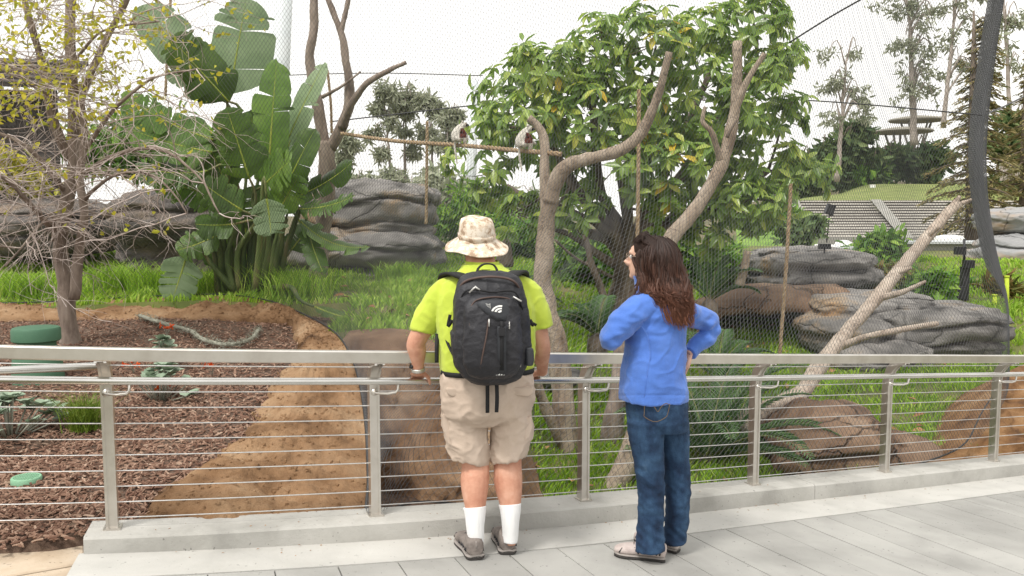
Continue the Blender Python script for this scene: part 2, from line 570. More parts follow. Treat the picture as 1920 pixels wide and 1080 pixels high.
def stains(key, lo=.80, speck=.55):
    """weathering: broad water marks and small dark specks."""
    m = M[key]
    t = m.node_tree
    N, L = t.nodes, t.links
    B = N['Principled BSDF']
    tc = N.new('ShaderNodeTexCoord')
    n1 = N.new('ShaderNodeTexNoise')
    n1.inputs['Scale'].default_value = 1.1
    n1.inputs['Detail'].default_value = 9
    n1.inputs['Distortion'].default_value = 1.2
    L.new(tc.outputs['Object'], n1.inputs['Vector'])
    r1 = N.new('ShaderNodeMapRange')
    r1.inputs['From Min'].default_value = .35
    r1.inputs['From Max'].default_value = .58
    r1.inputs['To Min'].default_value = lo
    L.new(n1.outputs['Fac'], r1.inputs['Value'])
    n2 = N.new('ShaderNodeTexNoise')
    n2.inputs['Scale'].default_value = 42
    n2.inputs['Detail'].default_value = 2
    L.new(tc.outputs['Object'], n2.inputs['Vector'])
    r2 = N.new('ShaderNodeMapRange')
    r2.inputs['From Min'].default_value = .69
    r2.inputs['From Max'].default_value = .74
    r2.inputs['To Min'].default_value = 1
    r2.inputs['To Max'].default_value = speck
    L.new(n2.outputs['Fac'], r2.inputs['Value'])
    mu = N.new('ShaderNodeMath')
    mu.operation = 'MULTIPLY'
    L.new(r1.outputs['Result'], mu.inputs[0])
    L.new(r2.outputs['Result'], mu.inputs[1])
    mx_ = N.new('ShaderNodeMix')
    mx_.data_type = 'RGBA'
    mx_.blend_type = 'MULTIPLY'
    mx_.inputs['Factor'].default_value = 1
    L.new(B.inputs['Base Color'].links[0].from_socket, mx_.inputs['A'])
    L.new(mu.outputs[0], mx_.inputs['B'])
    L.new(mx_.outputs['Result'], B.inputs['Base Color'])


stains('concrete', .84)
stains('strip', .86)
stains('kerbc', .80)
stains('rock', .60, .8)
stains('flag', .80)
M['leaftree_obj'] = objramp('glossy_single_leaf', 'leaftree')
random.seed(7)
RNG = np.random.default_rng(7)
# ------------------------------------------------------------------ ramp curve (kerb-top line under the railing posts)
POSTS = [(-2.084, 4.314, -1.631), (-.796, 4.768, -1.724), (.444, 5.33, -1.829), (1.726, 6.017, -1.95), (3.004, 6.712, -2.069), (4.286, 7.432, -2.194)]
POSTS = [(x, y, z + ZC) for x, y, z in POSTS]
_l = [(-2.084 - 1.37 * k * math.cos(math.radians(17 - 3 * k)), 4.314 - 1.37 * k * math.sin(math.radians(17 - 3 * k)), POSTS[0][2] + .095 * k) for k in (2, 1)]
_r = [(4.286 + 1.47 * k * .870, 7.432 + 1.47 * k * .494, POSTS[-1][2] - .122 * k) for k in (1, 2, 3)]
CTRL = _l + POSTS + _r
CUR = spline(CTRL, 400)
_seg = np.linalg.norm(np.diff(CUR, axis=0), axis=1)
CS = np.concatenate([[0], np.cumsum(_seg)])


def curve(s, off=0.0, dz=0.0):
    """point on the kerb line at arc length s, off metres towards the enclosure (+) or the visitors (-)."""
    p = np.array([np.interp(s, CS, CUR[:, i]) for i in range(3)])
    a = np.array([np.interp(s + .05, CS, CUR[:, i]) for i in range(2)]) - np.array([np.interp(s - .05, CS, CUR[:, i]) for i in range(2)])
    a /= np.linalg.norm(a)
    return Vector((p[0] - a[1] * off, p[1] + a[0] * off, p[2] + dz)), Vector((a[0], a[1], 0)), Vector((-a[1], a[0], 0))


def s_of(pt):
    return CS[np.argmin((CUR[:, 0] - pt[0]) ** 2 + (CUR[:, 1] - pt[1]) ** 2)]


def s_at_px(px, off, dz):
    ss = np.linspace(0, CS[-1], 500)
    return min(ss, key=lambda s: abs(proj(curve(s, off, dz)[0])[0] - px))


KERB_H = .115
S0 = s_at_px(160, -.135, -.05)          # left end of the kerb
SEND = CS[-1] - .05
T0 = Vector(POSTS[2])


def deckz(x, y):
    return POSTS[2][2] - KERB_H - .0833 * ((x - T0.x) * .877 + (y - T0.y) * .48)


# ground sheet to the horizon
mb = MB()
mb.grid([[(x, y, -3.2) for x in (-900, -40, 40, 900)] for y in (-300, -20, 60, 1500)])
tag(mb.build('ground', M['hill'], None, False), kind='structure')

# deck: a base slab with joints, plank pavers on it
mb = MB()
rows = []
for s in np.linspace(S0 - .02, SEND, 60):
    row = []
    for off in (-.12, -1.0, -2.4, -4.2, -6.5):
        q, _, _ = curve(s, off)
        row.append((q.x, q.y, deckz(q.x, q.y) - .012))
    rows.append(row)
mb.grid(rows)
deck = tag(mb.build('ramp_deck', M['joint'], None, False), kind='structure')


def slab_mesh(mb, c4, top, drop, bev=.004):
    """four plan corners -> slab with a small bevel; top is a z-function."""
    c = sum((Vector(p) for p in c4), Vector((0, 0))) / 4
    lo, up, ins = [], [], []
    for p in c4:
        p = Vector(p)
        d = (c - p).normalized() * bev * 1.4
        z = top(p.x, p.y)
        lo.append((p.x, p.y, z - drop))
        up.append((p.x, p.y, z - bev))
        ins.append((p.x + d.x, p.y + d.y, z))
    mb.loft([lo, up, ins], True)


PLK = .305
k = 0
s = S0 - .02
while s < SEND - .4:
    edges = [-.455, -3.6 - .5 * (k % 3), -6.2]
    for a, b in zip(edges, edges[1:]):
        q = [curve(s + .003, a - .003)[0], curve(s + PLK - .003, a - .003)[0], curve(s + PLK - .003, b + .003)[0], curve(s + .003, b + .003)[0]]
        if max(v.y for v in q) < 2.2:
            continue
        mb = MB()
        dz_ = random.uniform(-.0012, .0012)
        slab_mesh(mb, [(v.x, v.y) for v in q], lambda x, y: deckz(x, y) + dz_, .011)
        mb.build('paving_plank', M['concrete'], deck, False)
    k += 1
    s += PLK
# light strip of concrete along the kerb
mb = MB()
rows = []
for s in np.linspace(S0 - .02, SEND, 70):
    r = []
    for off in (-.12, -.45):
        q = curve(s, off)[0]
        r.append((q.x, q.y, deckz(q.x, q.y) + .001))
    q = curve(s, -.451)[0]
    r.append((q.x, q.y, deckz(q.x, q.y) - .011))
    rows.append(r)
mb.grid(rows)
mb.build('edge_strip', M['strip'], deck, 30)

# kerb in cast lengths
kerb = empty('kerb', curve(S0)[0], 'pale concrete kerb carrying the steel railing along the ramp', 'kerb')
cuts = [S0, s_at_px(1530, -.13, -.05), SEND]
for a, b in zip(cuts, cuts[1:]):
    rows = []
    for s in np.linspace(a + .003, b - .003, 40):
        r = []
        for off, dz in ((-.135, -.16), (-.13, -.012), (-.118, 0), (.118, 0), (.13, -.012), (.132, -1.4)):
            q, _, _ = curve(s, off, dz)
            if dz == -.16:
                q.z = deckz(q.x, q.y) - .03
            q.z += .003 * noise.noise((q.x * 2, q.y * 2, off))
            r.append(q)
        rows.append(r)
    mb = MB()
    mb.loft(rows, True)
    mb.build('kerb_length', M['kerbc'], kerb, 40)

# ------------------------------------------------------------------ railing
rail = empty('railing', POSTS[0], 'brushed steel cable railing with curved posts and round handrail', 'railing')
TOPH, TOPOFF = .975, -.165
HRH, HROFF = .795, -.10


def rail_path(off, dz, a=.05, b=None, n=90):
    return [curve(s, off, dz)[0] for s in np.linspace(a, b or SEND, n)]


def bar(off, dz, hw, hh, name, m):
    rows = []
    for s in np.linspace(.05, SEND, 90):
        q, t, nn = curve(s, off, dz)
        z = Vector((0, 0, 1))
        e = .006
        rows.append([q + nn * x + z * y for x, y in ((-hw, -hh + e), (-hw, hh - e), (-hw + e, hh), (hw - e, hh), (hw, hh - e), (hw, -hh + e), (hw - e, -hh), (-hw + e, -hh))])
    mb = MB()
    mb.loft(rows, True)
    return mb.build(name, m, rail, 40)


bar(TOPOFF, TOPH - .033, .024, .033, 'top_rail', M['steel'])
mb = MB().tube(rail_path(HROFF, HRH), .0205, 12)
mb.build('handrail', M['tubesteel'], rail)
for hgt in [.055 + .083 * i for i in range(9)] + [.865]:
    off = 0 if hgt < .8 else -.045
    MB().tube(rail_path(off, hgt, n=70), .0034, 5).build('cable', M['cable'], rail)
PS = [s_of(p) for p in POSTS]
PS = [PS[0] - 1.37] + PS + [PS[-1] + 1.47]
prof = [(0, 0), (0, .25), (0, .5), (0, .70), (-.006, .76), (-.028, .83), (-.068, .885), (-.115, .915), (TOPOFF + .0, .925)]
for s in PS:
    q, t, nn = curve(s)
    mb = MB()
    for side in (-1, 1):
        rr = []
        for i, (o, h) in enumerate(prof):
            a, b = prof[max(i - 1, 0)], prof[min(i + 1, len(prof) - 1)]
            d = Vector((b[0] - a[0], b[1] - a[1])).normalized()
            pn = Vector((d.y, -d.x))          # in (off, z)
            c = q + nn * o + Vector((0, 0, h)) + t * side * .022
            w = (nn * pn.x + Vector((0, 0, pn.y))) * .029
            rr.append([c - w - t * .0065, c - w + t * .0065, c + w + t * .0065, c + w - t * .0065])
        mb.loft(rr, True)
    rr = []
    for i, (o, h) in enumerate(prof):
        a, b = prof[max(i - 1, 0)], prof[min(i + 1, len(prof) - 1)]
        d = Vector((b[0] - a[0], b[1] - a[1])).normalized()
        pn = Vector((d.y, -d.x))
        c = q + nn * o + Vector((0, 0, h))
        w = (nn * pn.x + Vector((0, 0, pn.y))) * .022
        rr.append([c - w - t * .0157, c - w + t * .0157, c + w + t * .0157, c + w - t * .0157])
    mb.loft(rr, True)
    mb.box(q + Vector((0, 0, .004)), t * .042, nn * .042, Vector((0, 0, .006)))
    mb.build('post', M['steel'], rail, 35)
    # handrail bracket
    b0 = q + Vector((0, 0, HRH - .075)) - nn * .03
    path = [b0, b0 - nn * .03, b0 - nn * .068 + t * .06, b0 - nn * .07 + t * .105 + Vector((0, 0, .004)), b0 - nn * .07 + t * .118 + Vector((0, 0, .02)), b0 - nn * .07 + t * .12 + Vector((0, 0, .066))]
    mb = MB().tube(path, .0075, 8)
    mb.tube([b0 + nn * .012, b0 - nn * .008], .02, 12)
    mb.build('handrail_bracket', M['steel'], rail)
# the return tube of the next flight that ends at the first post
q1, t1, n1 = curve(PS[1])
e0 = q1 + Vector((0, 0, HRH + .055)) + n1 * .03
mb = MB().tube([e0 + t1 * -2.2 + n1 * .08 + Vector((0, 0, .0)), e0 - t1 * .9, e0 - t1 * .01], .0205, 12)
mb.build('return_tube', M['tubesteel'], rail)

# ------------------------------------------------------------------ planting bed and sculpted earth bank
def mulchz(y):
    return .30 + .067 * (y - 4.6)


def on_mulch(px, py):
    a, b = slope(px, py)
    Y = (.30 - .067 * 4.6 - ZC) / (b - .067)
    return Vector((a * Y, Y, mulchz(Y)))


Lp = [(215, 990), (238, 966), (330, 905), (420, 850), (500, 740), (545, 680), (560, 642), (545, 616), (480, 604), (400, 600), (200, 600), (0, 603), (-260, 606)]
Rp = [(694, 1010, 4.62), (692, 968, 4.9), (688, 860, 5.7), (681, 760, 6.6), (664, 690, 7.5), (640, 640, 8.3), (600, 608, 9.2), (520, 572, 10.2), (430, 555, 10.9), (250, 560, 10.9), (100, 568, 10.7), (0, 571, 10.6), (-260, 575, 10.5)]
Lw = spline([on_mulch(*p) for p in Lp], 90)
Rw = spline([P(*p) for p in Rp], 90)
Lw2 = spline([on_mulch(*p) for p in Lp], 240)
Rw2 = spline([P(*p) for p in Rp], 240)
NET_L = Rw.copy()
mb = MB()
rows = []
for Y in np.linspace(3.2, 11.2, 60):
    r = []
    for X in np.linspace(-11, -.2, 70):
        z = mulchz(Y) + .03 * fbm(X * 1.3, Y * 1.3, 0, 3) - .012
        if Y < 9.0:      # and under the bank
            z -= .9 * smooth(.02, .3, X - np.interp(Y, Lw[:40, 1], Lw[:40, 0]))
        ppx, ppy = proj((X, Y, z))
        if ppx < 300:
            z -= .25 * smooth(-8, 14, ppy - (1024 - ppx * .11))
        # tuck under the kerb and its paving
        s = s_of((X, Y))
        q, t, nn = curve(s)
        d = (Vector((X, Y, 0)) - Vector((q.x, q.y, 0))).dot(nn)
        z -= .5 * smooth(.16, -.05, d) * (1 if s > S0 else 0)
        r.append((X, Y, z))
    rows.append(r)
mb.grid(rows)
mulch = tag(mb.build('planting_bed', M['mulch'], None), kind='structure')

mb = MB()
rows = []
for i2 in range(240):
    i = i2 * 89 / 239
    a, b = Vector(Lw2[i2]), Vector(Rw2[i2])
    r = []
    n = 84
    ou = (b - a)
    oh = Vector((ou.x, ou.y, 0)).normalized()
    back = smooth(45, 60, i)
    for k in range(n + 1):
        t = k / n
        p = a.lerp(b, t)
        crest = (.20 * (1 - back) + .12 * back) * math.sin(math.pi * min(1, t * 1.02) ** .8)
        p.z += crest * .6 * smooth(-2, 16, i) - .08 * (1 - smooth(0, .06, t))
        rid = fbm(p.x * .9 + 5, p.y * .9, 1.3, 4)
        groove = abs(noise.noise((p.x * 1.1, p.y * .55, 4.2)))
        fade = math.sin(math.pi * min(1, max(0, t))) ** .5
        chunk = noise.noise((p.x * 3.3, p.y * 3.3, 8.1))
        p.z += (.09 * rid - .10 * groove + .028 * fbm(p.x * 4, p.y * 4, 2, 4) + .03 * abs(chunk) - .05 * abs(noise.noise((p.x * 5.5, p.y * 2.5, 1.7))) + .026 * fbm(p.x * 15, p.y * 15, 5, 4)) * fade
        edge = .10 * fbm(p.x * 3, p.y * 3, 9, 3) * (1 - smooth(0, .25, t))
        p += Vector((edge, edge * .3, -.05 * (1 - smooth(1, 7, i))))
        r.append(p)
    # outer face going down into the moat
    e = r[-1]
    for dd, dz in ((.03, -.03), (.05, -.16), (.02, -.5), (-.05, -1.0), (-.1, -1.8)):
        p = e + oh * dd + Vector((0, 0, dz))
        p += oh * .05 * fbm(p.x * 2, p.y * 2, p.z * 2, 3)
        r.append(p)
    if i2 == 0:
        rows.append([q_ + Vector((0, 0, -.8)) for q_ in r])
    rows.append(r)
mb.grid(rows)
bank = tag(mb.build('sculpted_earth_bank', M['earth'], None), kind='structure')
# dark edge cable of the net along the bank
# ------------------------------------------------------------------ lawn heightfield
def lawnz(x, y):
    low = -.75 + .13 * (min(y, 18) - 8) + .07 * max(0, min(y, 18) - 13)
    hi = .82 + .012 * (min(y, 18) - 8) + .05 * max(0, min(y, 18) - 14)
    xe = .0 + .10 * (y - 8)
    m = smooth(xe + .45, xe - .95, x)
    z = lerp(low, hi, m)
    z += .35 * smooth(3.2, 6.5, x) * smooth(12.5, 8, y)          # rises towards the right bank
    return z + .06 * fbm(x * .5, y * .5, 3, 3)


CLIFF_TOP = [(642, 637, 8.4), (672, 634, 8.35), (730, 634, 8.2), (800, 645, 8.0), (870, 668, 7.8), (930, 720, 7.7), (975, 790, 7.7), (1010, 860, 7.9)]
CT = spline([P(*p) for p in CLIFF_TOP], 60)
CT = np.array([(x, y, min(z, lawnz(x, y) + .12) if i > 45 else z) for i, (x, y, z) in enumerate(CT)])


def moat_cut(x, y):
    """1 in front of the cliff line (where the lawn drops away)."""
    if x > CT[-1, 0] or x < CT[0, 0]:
        return 0
    yc = np.interp(x, CT[:, 0], CT[:, 1])
    return smooth(yc + .12, yc - .05, y)


mb = MB()
rows = []
for Y in np.concatenate([np.linspace(4.6, 12, 90), np.linspace(12.2, 27, 60)]):
    r = []
    for X in np.concatenate([np.linspace(-14, -1.6, 40), np.linspace(-1.4, 7, 90), np.linspace(7.3, 16, 25)]):
        z = lawnz(X, Y)
        z = lerp(z, min(z, -1.1), moat_cut(X, Y))
        if X < 1.0:
            ir = np.argmin((Rw[:, 0] - X) ** 2 + (Rw[:, 1] - Y) ** 2)
            iL = np.argmin((Lw[:, 0] - X) ** 2 + (Lw[:, 1] - Y) ** 2)
            # inside bed or bank: tuck the lawn away
            xr = Rw[ir, 0]
            dR = np.hypot(Rw[ir, 0] - X, Rw[ir, 1] - Y)
            dL = np.hypot(Lw[iL, 0] - X, Lw[iL, 1] - Y)
            inside = dL < dR or (Y < 10.4 and X < Rw[np.argmin(abs(Rw[:45, 1] - Y)), 0])
            if inside:
                z = min(z, mulchz(Y) - .9)
            else:
                z = lerp(min(z, Rw[ir, 2] - .03), z, smooth(0, 1.3, dR)) if ir > 28 else z
        s = s_of((X, Y))
        q, t, nn = curve(s)
        if (Vector((X, Y, 0)) - Vector((q.x, q.y, 0))).dot(nn) < .1:
            z = min(z, q.z - 1.3)
        r.append((X, Y, z))
    rows.append(r)
mb.grid(rows)
lawn = tag(mb.build('enclosure_lawn', M['soil'], None), kind='structure')

# moat cliff
mb = MB()
rows = []
CT2 = np.stack([np.interp(np.linspace(0, 59, 170), np.arange(60), CT[:, i]) for i in range(3)], 1)
for i in range(170):
    a = Vector(CT2[i])
    r = [a + Vector((0, .9, -.02)), a + Vector((0, .4, .035))]
    for k in range(100):
        t = k / 99
        p = a + Vector((lerp(.75, .1, i / 169) * t, -2.0 * t ** 1.1, -1.95 * t))
        w = .22 * fbm(p.x * 1.1, p.y * .5, p.z * 1.6, 4) + .14 * abs(noise.noise((p.x * 2.1, p.y * .4, p.z * .7)))
        w += .05 * fbm(p.x * 5, p.y * 3, p.z * 5, 4) - .07 * abs(noise.noise((p.x * 4.2, p.y * 1.2, p.z * 3.1))) + .018 * fbm(p.x * 18, p.y * 18, p.z * 18, 3)
        p += Vector((w * .4, -w, w * .25)) * smooth(0, .12, t)
        r.append(p)
    rows.append(r)
mb.grid(rows)
tag(mb.build('moat_cliff', M['earthdark'], None), kind='structure')

# tan flagstones at the left end of the kerb
flag = MB()
flag_o = None
FL = [[(-60, 1036), (158, 1005), (158, 1052), (-60, 1092)], [(-60, 1096), (157, 1056), (152, 1130), (-60, 1160)]]
flagroot = empty('flagstone_paving', on_mulch(80, 1040))
tag(flagroot, kind='structure')
for quad in FL:
    pts = []
    for px, py in quad:
        a, b = slope(px, py)
        Y = (.205 - ZC) / b
        pts.append((a * Y, Y))
    mb = MB()
    slab_mesh(mb, pts, lambda x, y: .205 + .02 * (x + 2.6) * -.6, .12, .008)
    mb.build('flagstone', M['flag'], flagroot, False)
# ------------------------------------------------------------------ aviary net: a real woven surface
# foot line: along the bank, behind the kerb, round the right-hand end
foot = [Vector(p) for p in Rw[::-1] if True]
foot = [p + Vector((0, 0, .02)) for p in foot]                # left far end -> kerb
foot = foot[:-4]
s_a = s_of(foot[-1]) + .35
s_b = s_at_px(1775, .25, 0)
fk = []
for i in range(14):
    t = i / 13
    p, _, _ = curve(lerp(s_a, s_b, t), lerp(.24, .30, t), -.02 - .25 * math.sin(math.pi * t))
    fk.append(p)
right = [P(1805, 835, 8.05), P(1840, 775, 8.6), P(1876, 715, 9.3), P(1905, 640, 10.2), P(1908, 585, 11.2), P(1898, 545, 12.2), P(1880, 520, 13.3), P(1850, 500, 14.6)]
ctrl = [tuple(p) for p in foot[::7]] + [tuple(p) for p in fk[::2]] + [tuple(p) for p in right]
FOOT = spline(ctrl, 700)
# plan of the wall higher up: same line, with the right end pulled on to one sight line
NETTOP = FOOT.copy()
fl = np.concatenate([[0], np.cumsum(np.linalg.norm(np.diff(FOOT[:, :2], axis=0), axis=1))])
CW, CH = .052, .058           # mesh opening
nU = int(fl[-1] / (CW / 2))
us = np.linspace(0, fl[-1], nU)
FX = np.stack([np.interp(us, fl, FOOT[:, i]) for i in range(3)], 1)
# tangential sight line of the right-hand flank
FLK = spline([(-400, 1890), (-150, 1876), (0, 1864), (120, 1850), (250, 1840), (350, 1846), (450, 1868), (520, 1890), (580, 1904), (700, 1912)], 200)
def flank_x(y, z):
    """x of the flank at height z, as a function of distance."""
    py = 400 - (z - ZC) / np.maximum(y, 5) * 1600
    px = np.interp(py, FLK[:, 0], FLK[:, 1])
    return (px - 960) / 1600 * y / 1.004


UP = spline([(px, Y) for px, Y in ((-260, 10.3), (60, 9.7), (380, 9.0), (700, 8.3), (980, 7.8), (1240, 7.6), (1480, 7.7), (1680, 8.1), (1800, 8.6), (1838, 9.4), (1842, 11), (1838, 13.5))], 400)
_uw = np.clip((us - fl[-1] + 7.0) / 7.0, 0, 1)
_tt = np.where(us < fl[-1] - 7.0, us / (fl[-1] - 7.0) * .70, .70 + .30 * _uw)
UPY = np.interp(_tt, np.linspace(0, 1, 400), UP[:, 1])
UPX = (np.interp(_tt, np.linspace(0, 1, 400), UP[:, 0]) - 960) / 1600 * UPY
ZTOP = 6.2
nV = int((ZTOP + .6) / (CH / 2))
V = np.zeros((nV, nU, 3), np.float32)
ur = np.interp(us, [0, fl[-1]], [0, 1])
iR = np.argmax(FX[:, 1] > 7.6) if False else None
for j in range(nV):
    h = j * CH / 2
    zz = FX[:, 2] + h
    X, Y = FX[:, 0].copy(), FX[:, 1].copy()
    # above its foot the wall is stretched over a smooth wide curve
    w = np.clip((us - fl[-1] + 8.2) / 2.2, 0, 1)
    w = w * w * (3 - 2 * w)
    hb = min(1, h / 2.4)
    hb = hb * hb * (3 - 2 * hb)
    X1 = X + (UPX - X) * hb * (1 - w)
    Y1 = Y + (UPY - Y) * hb * (1 - w)
    # right flank: surface hugging one curved sight line, bellying behind it
    fx = flank_x(Y, zz)
    yy = np.clip((Y - 9.6) / 3.2, -1, 1.5)
    fxx = fx - .11 * yy * yy - .02
    X2 = X1 * (1 - w) + fxx * w
    Y2 = Y1
    V[j, :, 0] = X2
    V[j, :, 1] = Y2
    V[j, :, 2] = zz
# zigzag wires: wire i goes up alternating between column i and i+1
jj = np.arange(nV)
rad = .00155
Vs, Fs, base = [], [], 0
ofs = np.array([(0, -1.0), (.87, .5), (-.87, .5)])
zig = (jj % 2)
eps = .0
for i in range(0, nU - 2):
    for flip in (0,):
        # nodes of wire: even rows at column i + .0, odd rows at i + 1 ; each wire touches neighbours at nodes
        t = zig if i % 2 == 0 else 1 - zig
        A = V[jj, i + t]
        # small gap so wires twist round each other instead of merging
        tang = V[0, min(i + 1, nU - 1)] - V[0, i]
        tang = tang / np.linalg.norm(tang)
        nn = np.array([-tang[1], tang[0], 0])
        R = (A[:, None, :] + tang[None, None, :] * (ofs[None, :, 0:1] * rad) + nn[None, None, :] * (ofs[None, :, 1:2] * rad))
        Vs.append(R.reshape(-1, 3))
        a = base + np.arange(nV - 1)[:, None] * 3
        k = np.arange(3)[None]
        k2 = (k + 1) % 3
        Fs.append(np.stack([a + k, a + k2, a + k2 + 3, a + k + 3], 2).reshape(-1, 4))
        base += nV * 3
netroot = empty('aviary_net', FOOT[350], 'fine dark woven wire net enclosing the animals behind the railing', 'net')
mesh_np('net_weave', np.concatenate(Vs), np.concatenate(Fs), M['net'], netroot, shade=False)['kind'] = 'stuff'
MB().tube([p for p in FOOT[::4] if not (p[0] > 3 and p[1] > 9.5)], .008, 6).build('edge_cable', M['dark'], netroot)
# ------------------------------------------------------------------ rocks
def rock(name, c, size, m, label, seed=0, rot=0, p=3.2, strata=.06, rough=.10, nu=120, nv=72, group=None, undercut=0, parent=None):
    """layered boulder: a squarish superellipsoid with bedding grooves."""
    c = Vector(c)
    a, b, h = size
    mb = MB()
    rings = []
    R = Matrix.Rotation(rot, 3, 'Z')
    rr_ = random.Random(int(seed * 1000))
    NLAY = max(2, int(1.6 + h * 2 / .55))
    lay = [rr_.uniform(-1, .6) for _ in range(NLAY + 3)]
    tilt = (rr_.uniform(-.12, .12), rr_.uniform(-.08, .08))
    for j in range(nv + 1):
        v = -math.pi / 2 + math.pi * (j + .02) / (nv + .04)
        cv, sv = math.cos(v), math.sin(v)
        cz = math.copysign(abs(sv) ** (2 / p), sv)
        cr = abs(cv) ** (2 / p)
        rr = []
        for k in range(nu):
            t = 2 * math.pi * k / nu
            ct, st = math.cos(t), math.sin(t)
            q = Vector((a * cr * math.copysign(abs(ct) ** (2 / p), ct), b * cr * math.copysign(abs(st) ** (2 / p), st), h * cz))
            warp = .30 * noise.noise((q.x * 1.1 + seed, q.y * 1.1, seed * 2)) + tilt[0] * q.x / a * 2 + tilt[1] * q.y
            lv = (q.z / h + 1) * .5 * NLAY + warp
            li = int(max(0, min(NLAY, math.floor(lv))))
            fr = lv - math.floor(lv)
            ins = lerp(lay[li], lay[li + 1], smooth(.80, 1.0, fr))
            groove = math.exp(-((min(fr, 1 - fr)) / .07) ** 2)
            belly = math.sin(math.pi * min(1, max(0, fr))) ** .5
            d = q.normalized()
            hd = Vector((d.x, d.y, 0))
            # blocks: each layer breaks into pieces of its own
            cell = math.floor((t / (2 * math.pi)) * (5 + li % 3 * 2) + li * .37 + .35 * noise.noise((q.z * 2, seed, li)))
            blk = math.sin(cell * 12.9898 + li * 78.233 + seed) * .5
            f = fbm(q.x * 1.3 / (a ** .5) + seed * 7, q.y * 1.3 / (b ** .5), q.z * 1.6 / (h ** .5) + seed, 5)
            f2 = fbm(q.x * 4 + seed, q.y * 4, q.z * 9, 4)
            q += d * (rough * 1.2 * min(a, h * 2) * f) + hd * (strata * (1.5 * ins + .9 * belly - 1.5 * groove + .7 * blk)) + d * (f2 * .05 - .05 * abs(noise.noise((q.x * 2.6, q.y * 2.6, q.z * 4 + seed)))) * min(1, a)
            if undercut:
                q += Vector((d.x, d.y, 0)) * (-undercut * math.exp(-((q.z / h + .35) / .28) ** 2) * max(0, -d.y))
            rr.append(c + R @ q)
        rings.append(rr)
    mb.loft(rings, True)
    o = mb.build(name, m, parent)
    if parent is None:
        tag(o, label, 'rock', group)
    return o


def rock_px(x0, x1, y0, y1, Y, depth, m, label, **k):
    """rock whose outline fills the picture box x0..x1, y0..y1 at distance Y."""
    l, r = P(x0, y1, Y), P(x1, y1, Y)
    t = P((x0 + x1) / 2, y0, Y)
    c = (l + r) / 2
    h = (t.z - l.z) / 2
    return rock('rock', (c.x, Y + depth * .3, l.z + h * .93), ((r.x - l.x) / 2, depth / 2, h * 1.07), m, label, **k)


rock_px(560, 812, 338, 452, 15.0, 2.6, M['rock'], 'tall grey layered rock face behind the giant paddle-leaf plant, upper block', seed=1.3, p=3.6, strata=.09)
rock_px(500, 822, 425, 535, 14.6, 3.0, M['rock'], 'grey and ochre rock ledge under the tall layered rock face', seed=4.1, p=3.0, strata=.09, undercut=.2)
rock_px(185, 430, 352, 520, 14.2, 2.4, M['rockdark'], 'dark overhanging rock half hidden left of the paddle-leaf plant', seed=2.2, p=2.8, undercut=.7)
rock_px(-120, 175, 375, 480, 14.8, 3.0, M['rockdark'], 'dark rock behind the bare tree trunk at the left edge', seed=3.7, p=2.8)
rock_px(1430, 1640, 468, 540, 15.2, 2.6, M['rock'], 'long flat grey layered rock above the brown cave mound', seed=5.2, p=4.2, strata=.09)
rock_px(1520, 1770, 552, 622, 12.9, 1.9, M['rock'], 'smooth grey rock slab uppermost in the pile behind the diagonal log', seed=6.6, p=3.6, strata=.06)
rock_px(1640, 1890, 575, 668, 12.5, 1.8, M['rock'], 'broad grey slanting rock slab at the right of the rock pile', seed=8.1, p=3.6, strata=.10)
rock_px(1520, 1680, 594, 668, 12.3, 1.4, M['rock'], 'rounded grey boulder at the left foot of the rock pile', seed=9.4, p=3.2)
rock_px(1550, 1760, 640, 705, 12.0, 1.0, M['rock'], 'low grey rock showing under the top rail below the pile', seed=10.3, p=2.7)
rock_px(1005, 1085, 694, 730, 10.6, .7, M['rock'], 'small pale rock in the grass beside the forked dead tree', seed=11.4, p=2.4, nu=36, nv=24)
rock_px(1455, 1680, 772, 960, 8.4, 1.5, M['rockbrown'], 'brown sculpted boulder close behind the kerb, left one', seed=12.9, p=2.6)
rock_px(1650, 1800, 836, 980, 8.3, 1.2, M['rockbrown'], 'brown sculpted boulder close behind the kerb, right one', seed=13.7, p=2.4)
rock_px(1872, 1990, 392, 440, 19.5, 2.0, M['bright'], 'grey and orange rock ledge cut by the right edge, upper one', seed=15.1, p=3.2)
rock_px(1868, 2000, 440, 560, 19.0, 2.2, M['bright'], 'grey and orange rock face cut by the right edge, lower one', seed=16.1, p=3.2, strata=.1)

# cave mound: an arch of brown rock over a hollow
def cave():
    root = empty('cave_mound', P(1470, 650, 13.4), 'brown earthen rock mound with a low dark cave opening', 'rock')
    mb = MB()
    # outer shell: sweep of profile over x ; opening at the front
    xl, xr = P(1322, 640, 13.2).x, P(1625, 640, 13.2).x
    z0, z1 = P(1480, 652, 13.2).z - .15, P(1480, 538, 13.6).z
    rows = []
    nx = 60
    for i in range(nx + 1):
        t = i / nx
        x = lerp(xl - .15, xr + .05, t)
        top = lerp(z0, z1, min(1, (math.sin(math.pi * min(1, max(0, t * .93 + .07))) ** .33)) if t < .5 else 1 - .45 * smooth(.9, 1.0, t))
        op = smooth(.02, .16, t) * smooth(.76, .60, t)           # mouth
        lip = lerp(z0, lerp(z0, z1, .66), op)
        r = []
        prof = [(1.6, z0), (1.3, top - .05), (.8, top + .02), (.35, top - .01), (.05, lerp(top, lip, .35)), (-.04, lerp(top, lip, .7)), (0, lip), (.12, lip - .0), (.5 * op + .1, lip - .02 * op), (1.15 * op + .12, lerp(lip, z0, .3)), (1.3 * op + .14, z0 - .1)]
        for y, z in prof:
            p = Vector((x, 13.1 + y, z))
            p.z += .05 * fbm(x * 2, y * 2, z, 3)
            p.y += .09 * fbm(x * 1.5, y, z * 2 + 3, 4)
            r.append(p)
        rows.append(r)
    mb.grid(rows)
    mb.build('shell', M['rockbrown'], root)


cave()

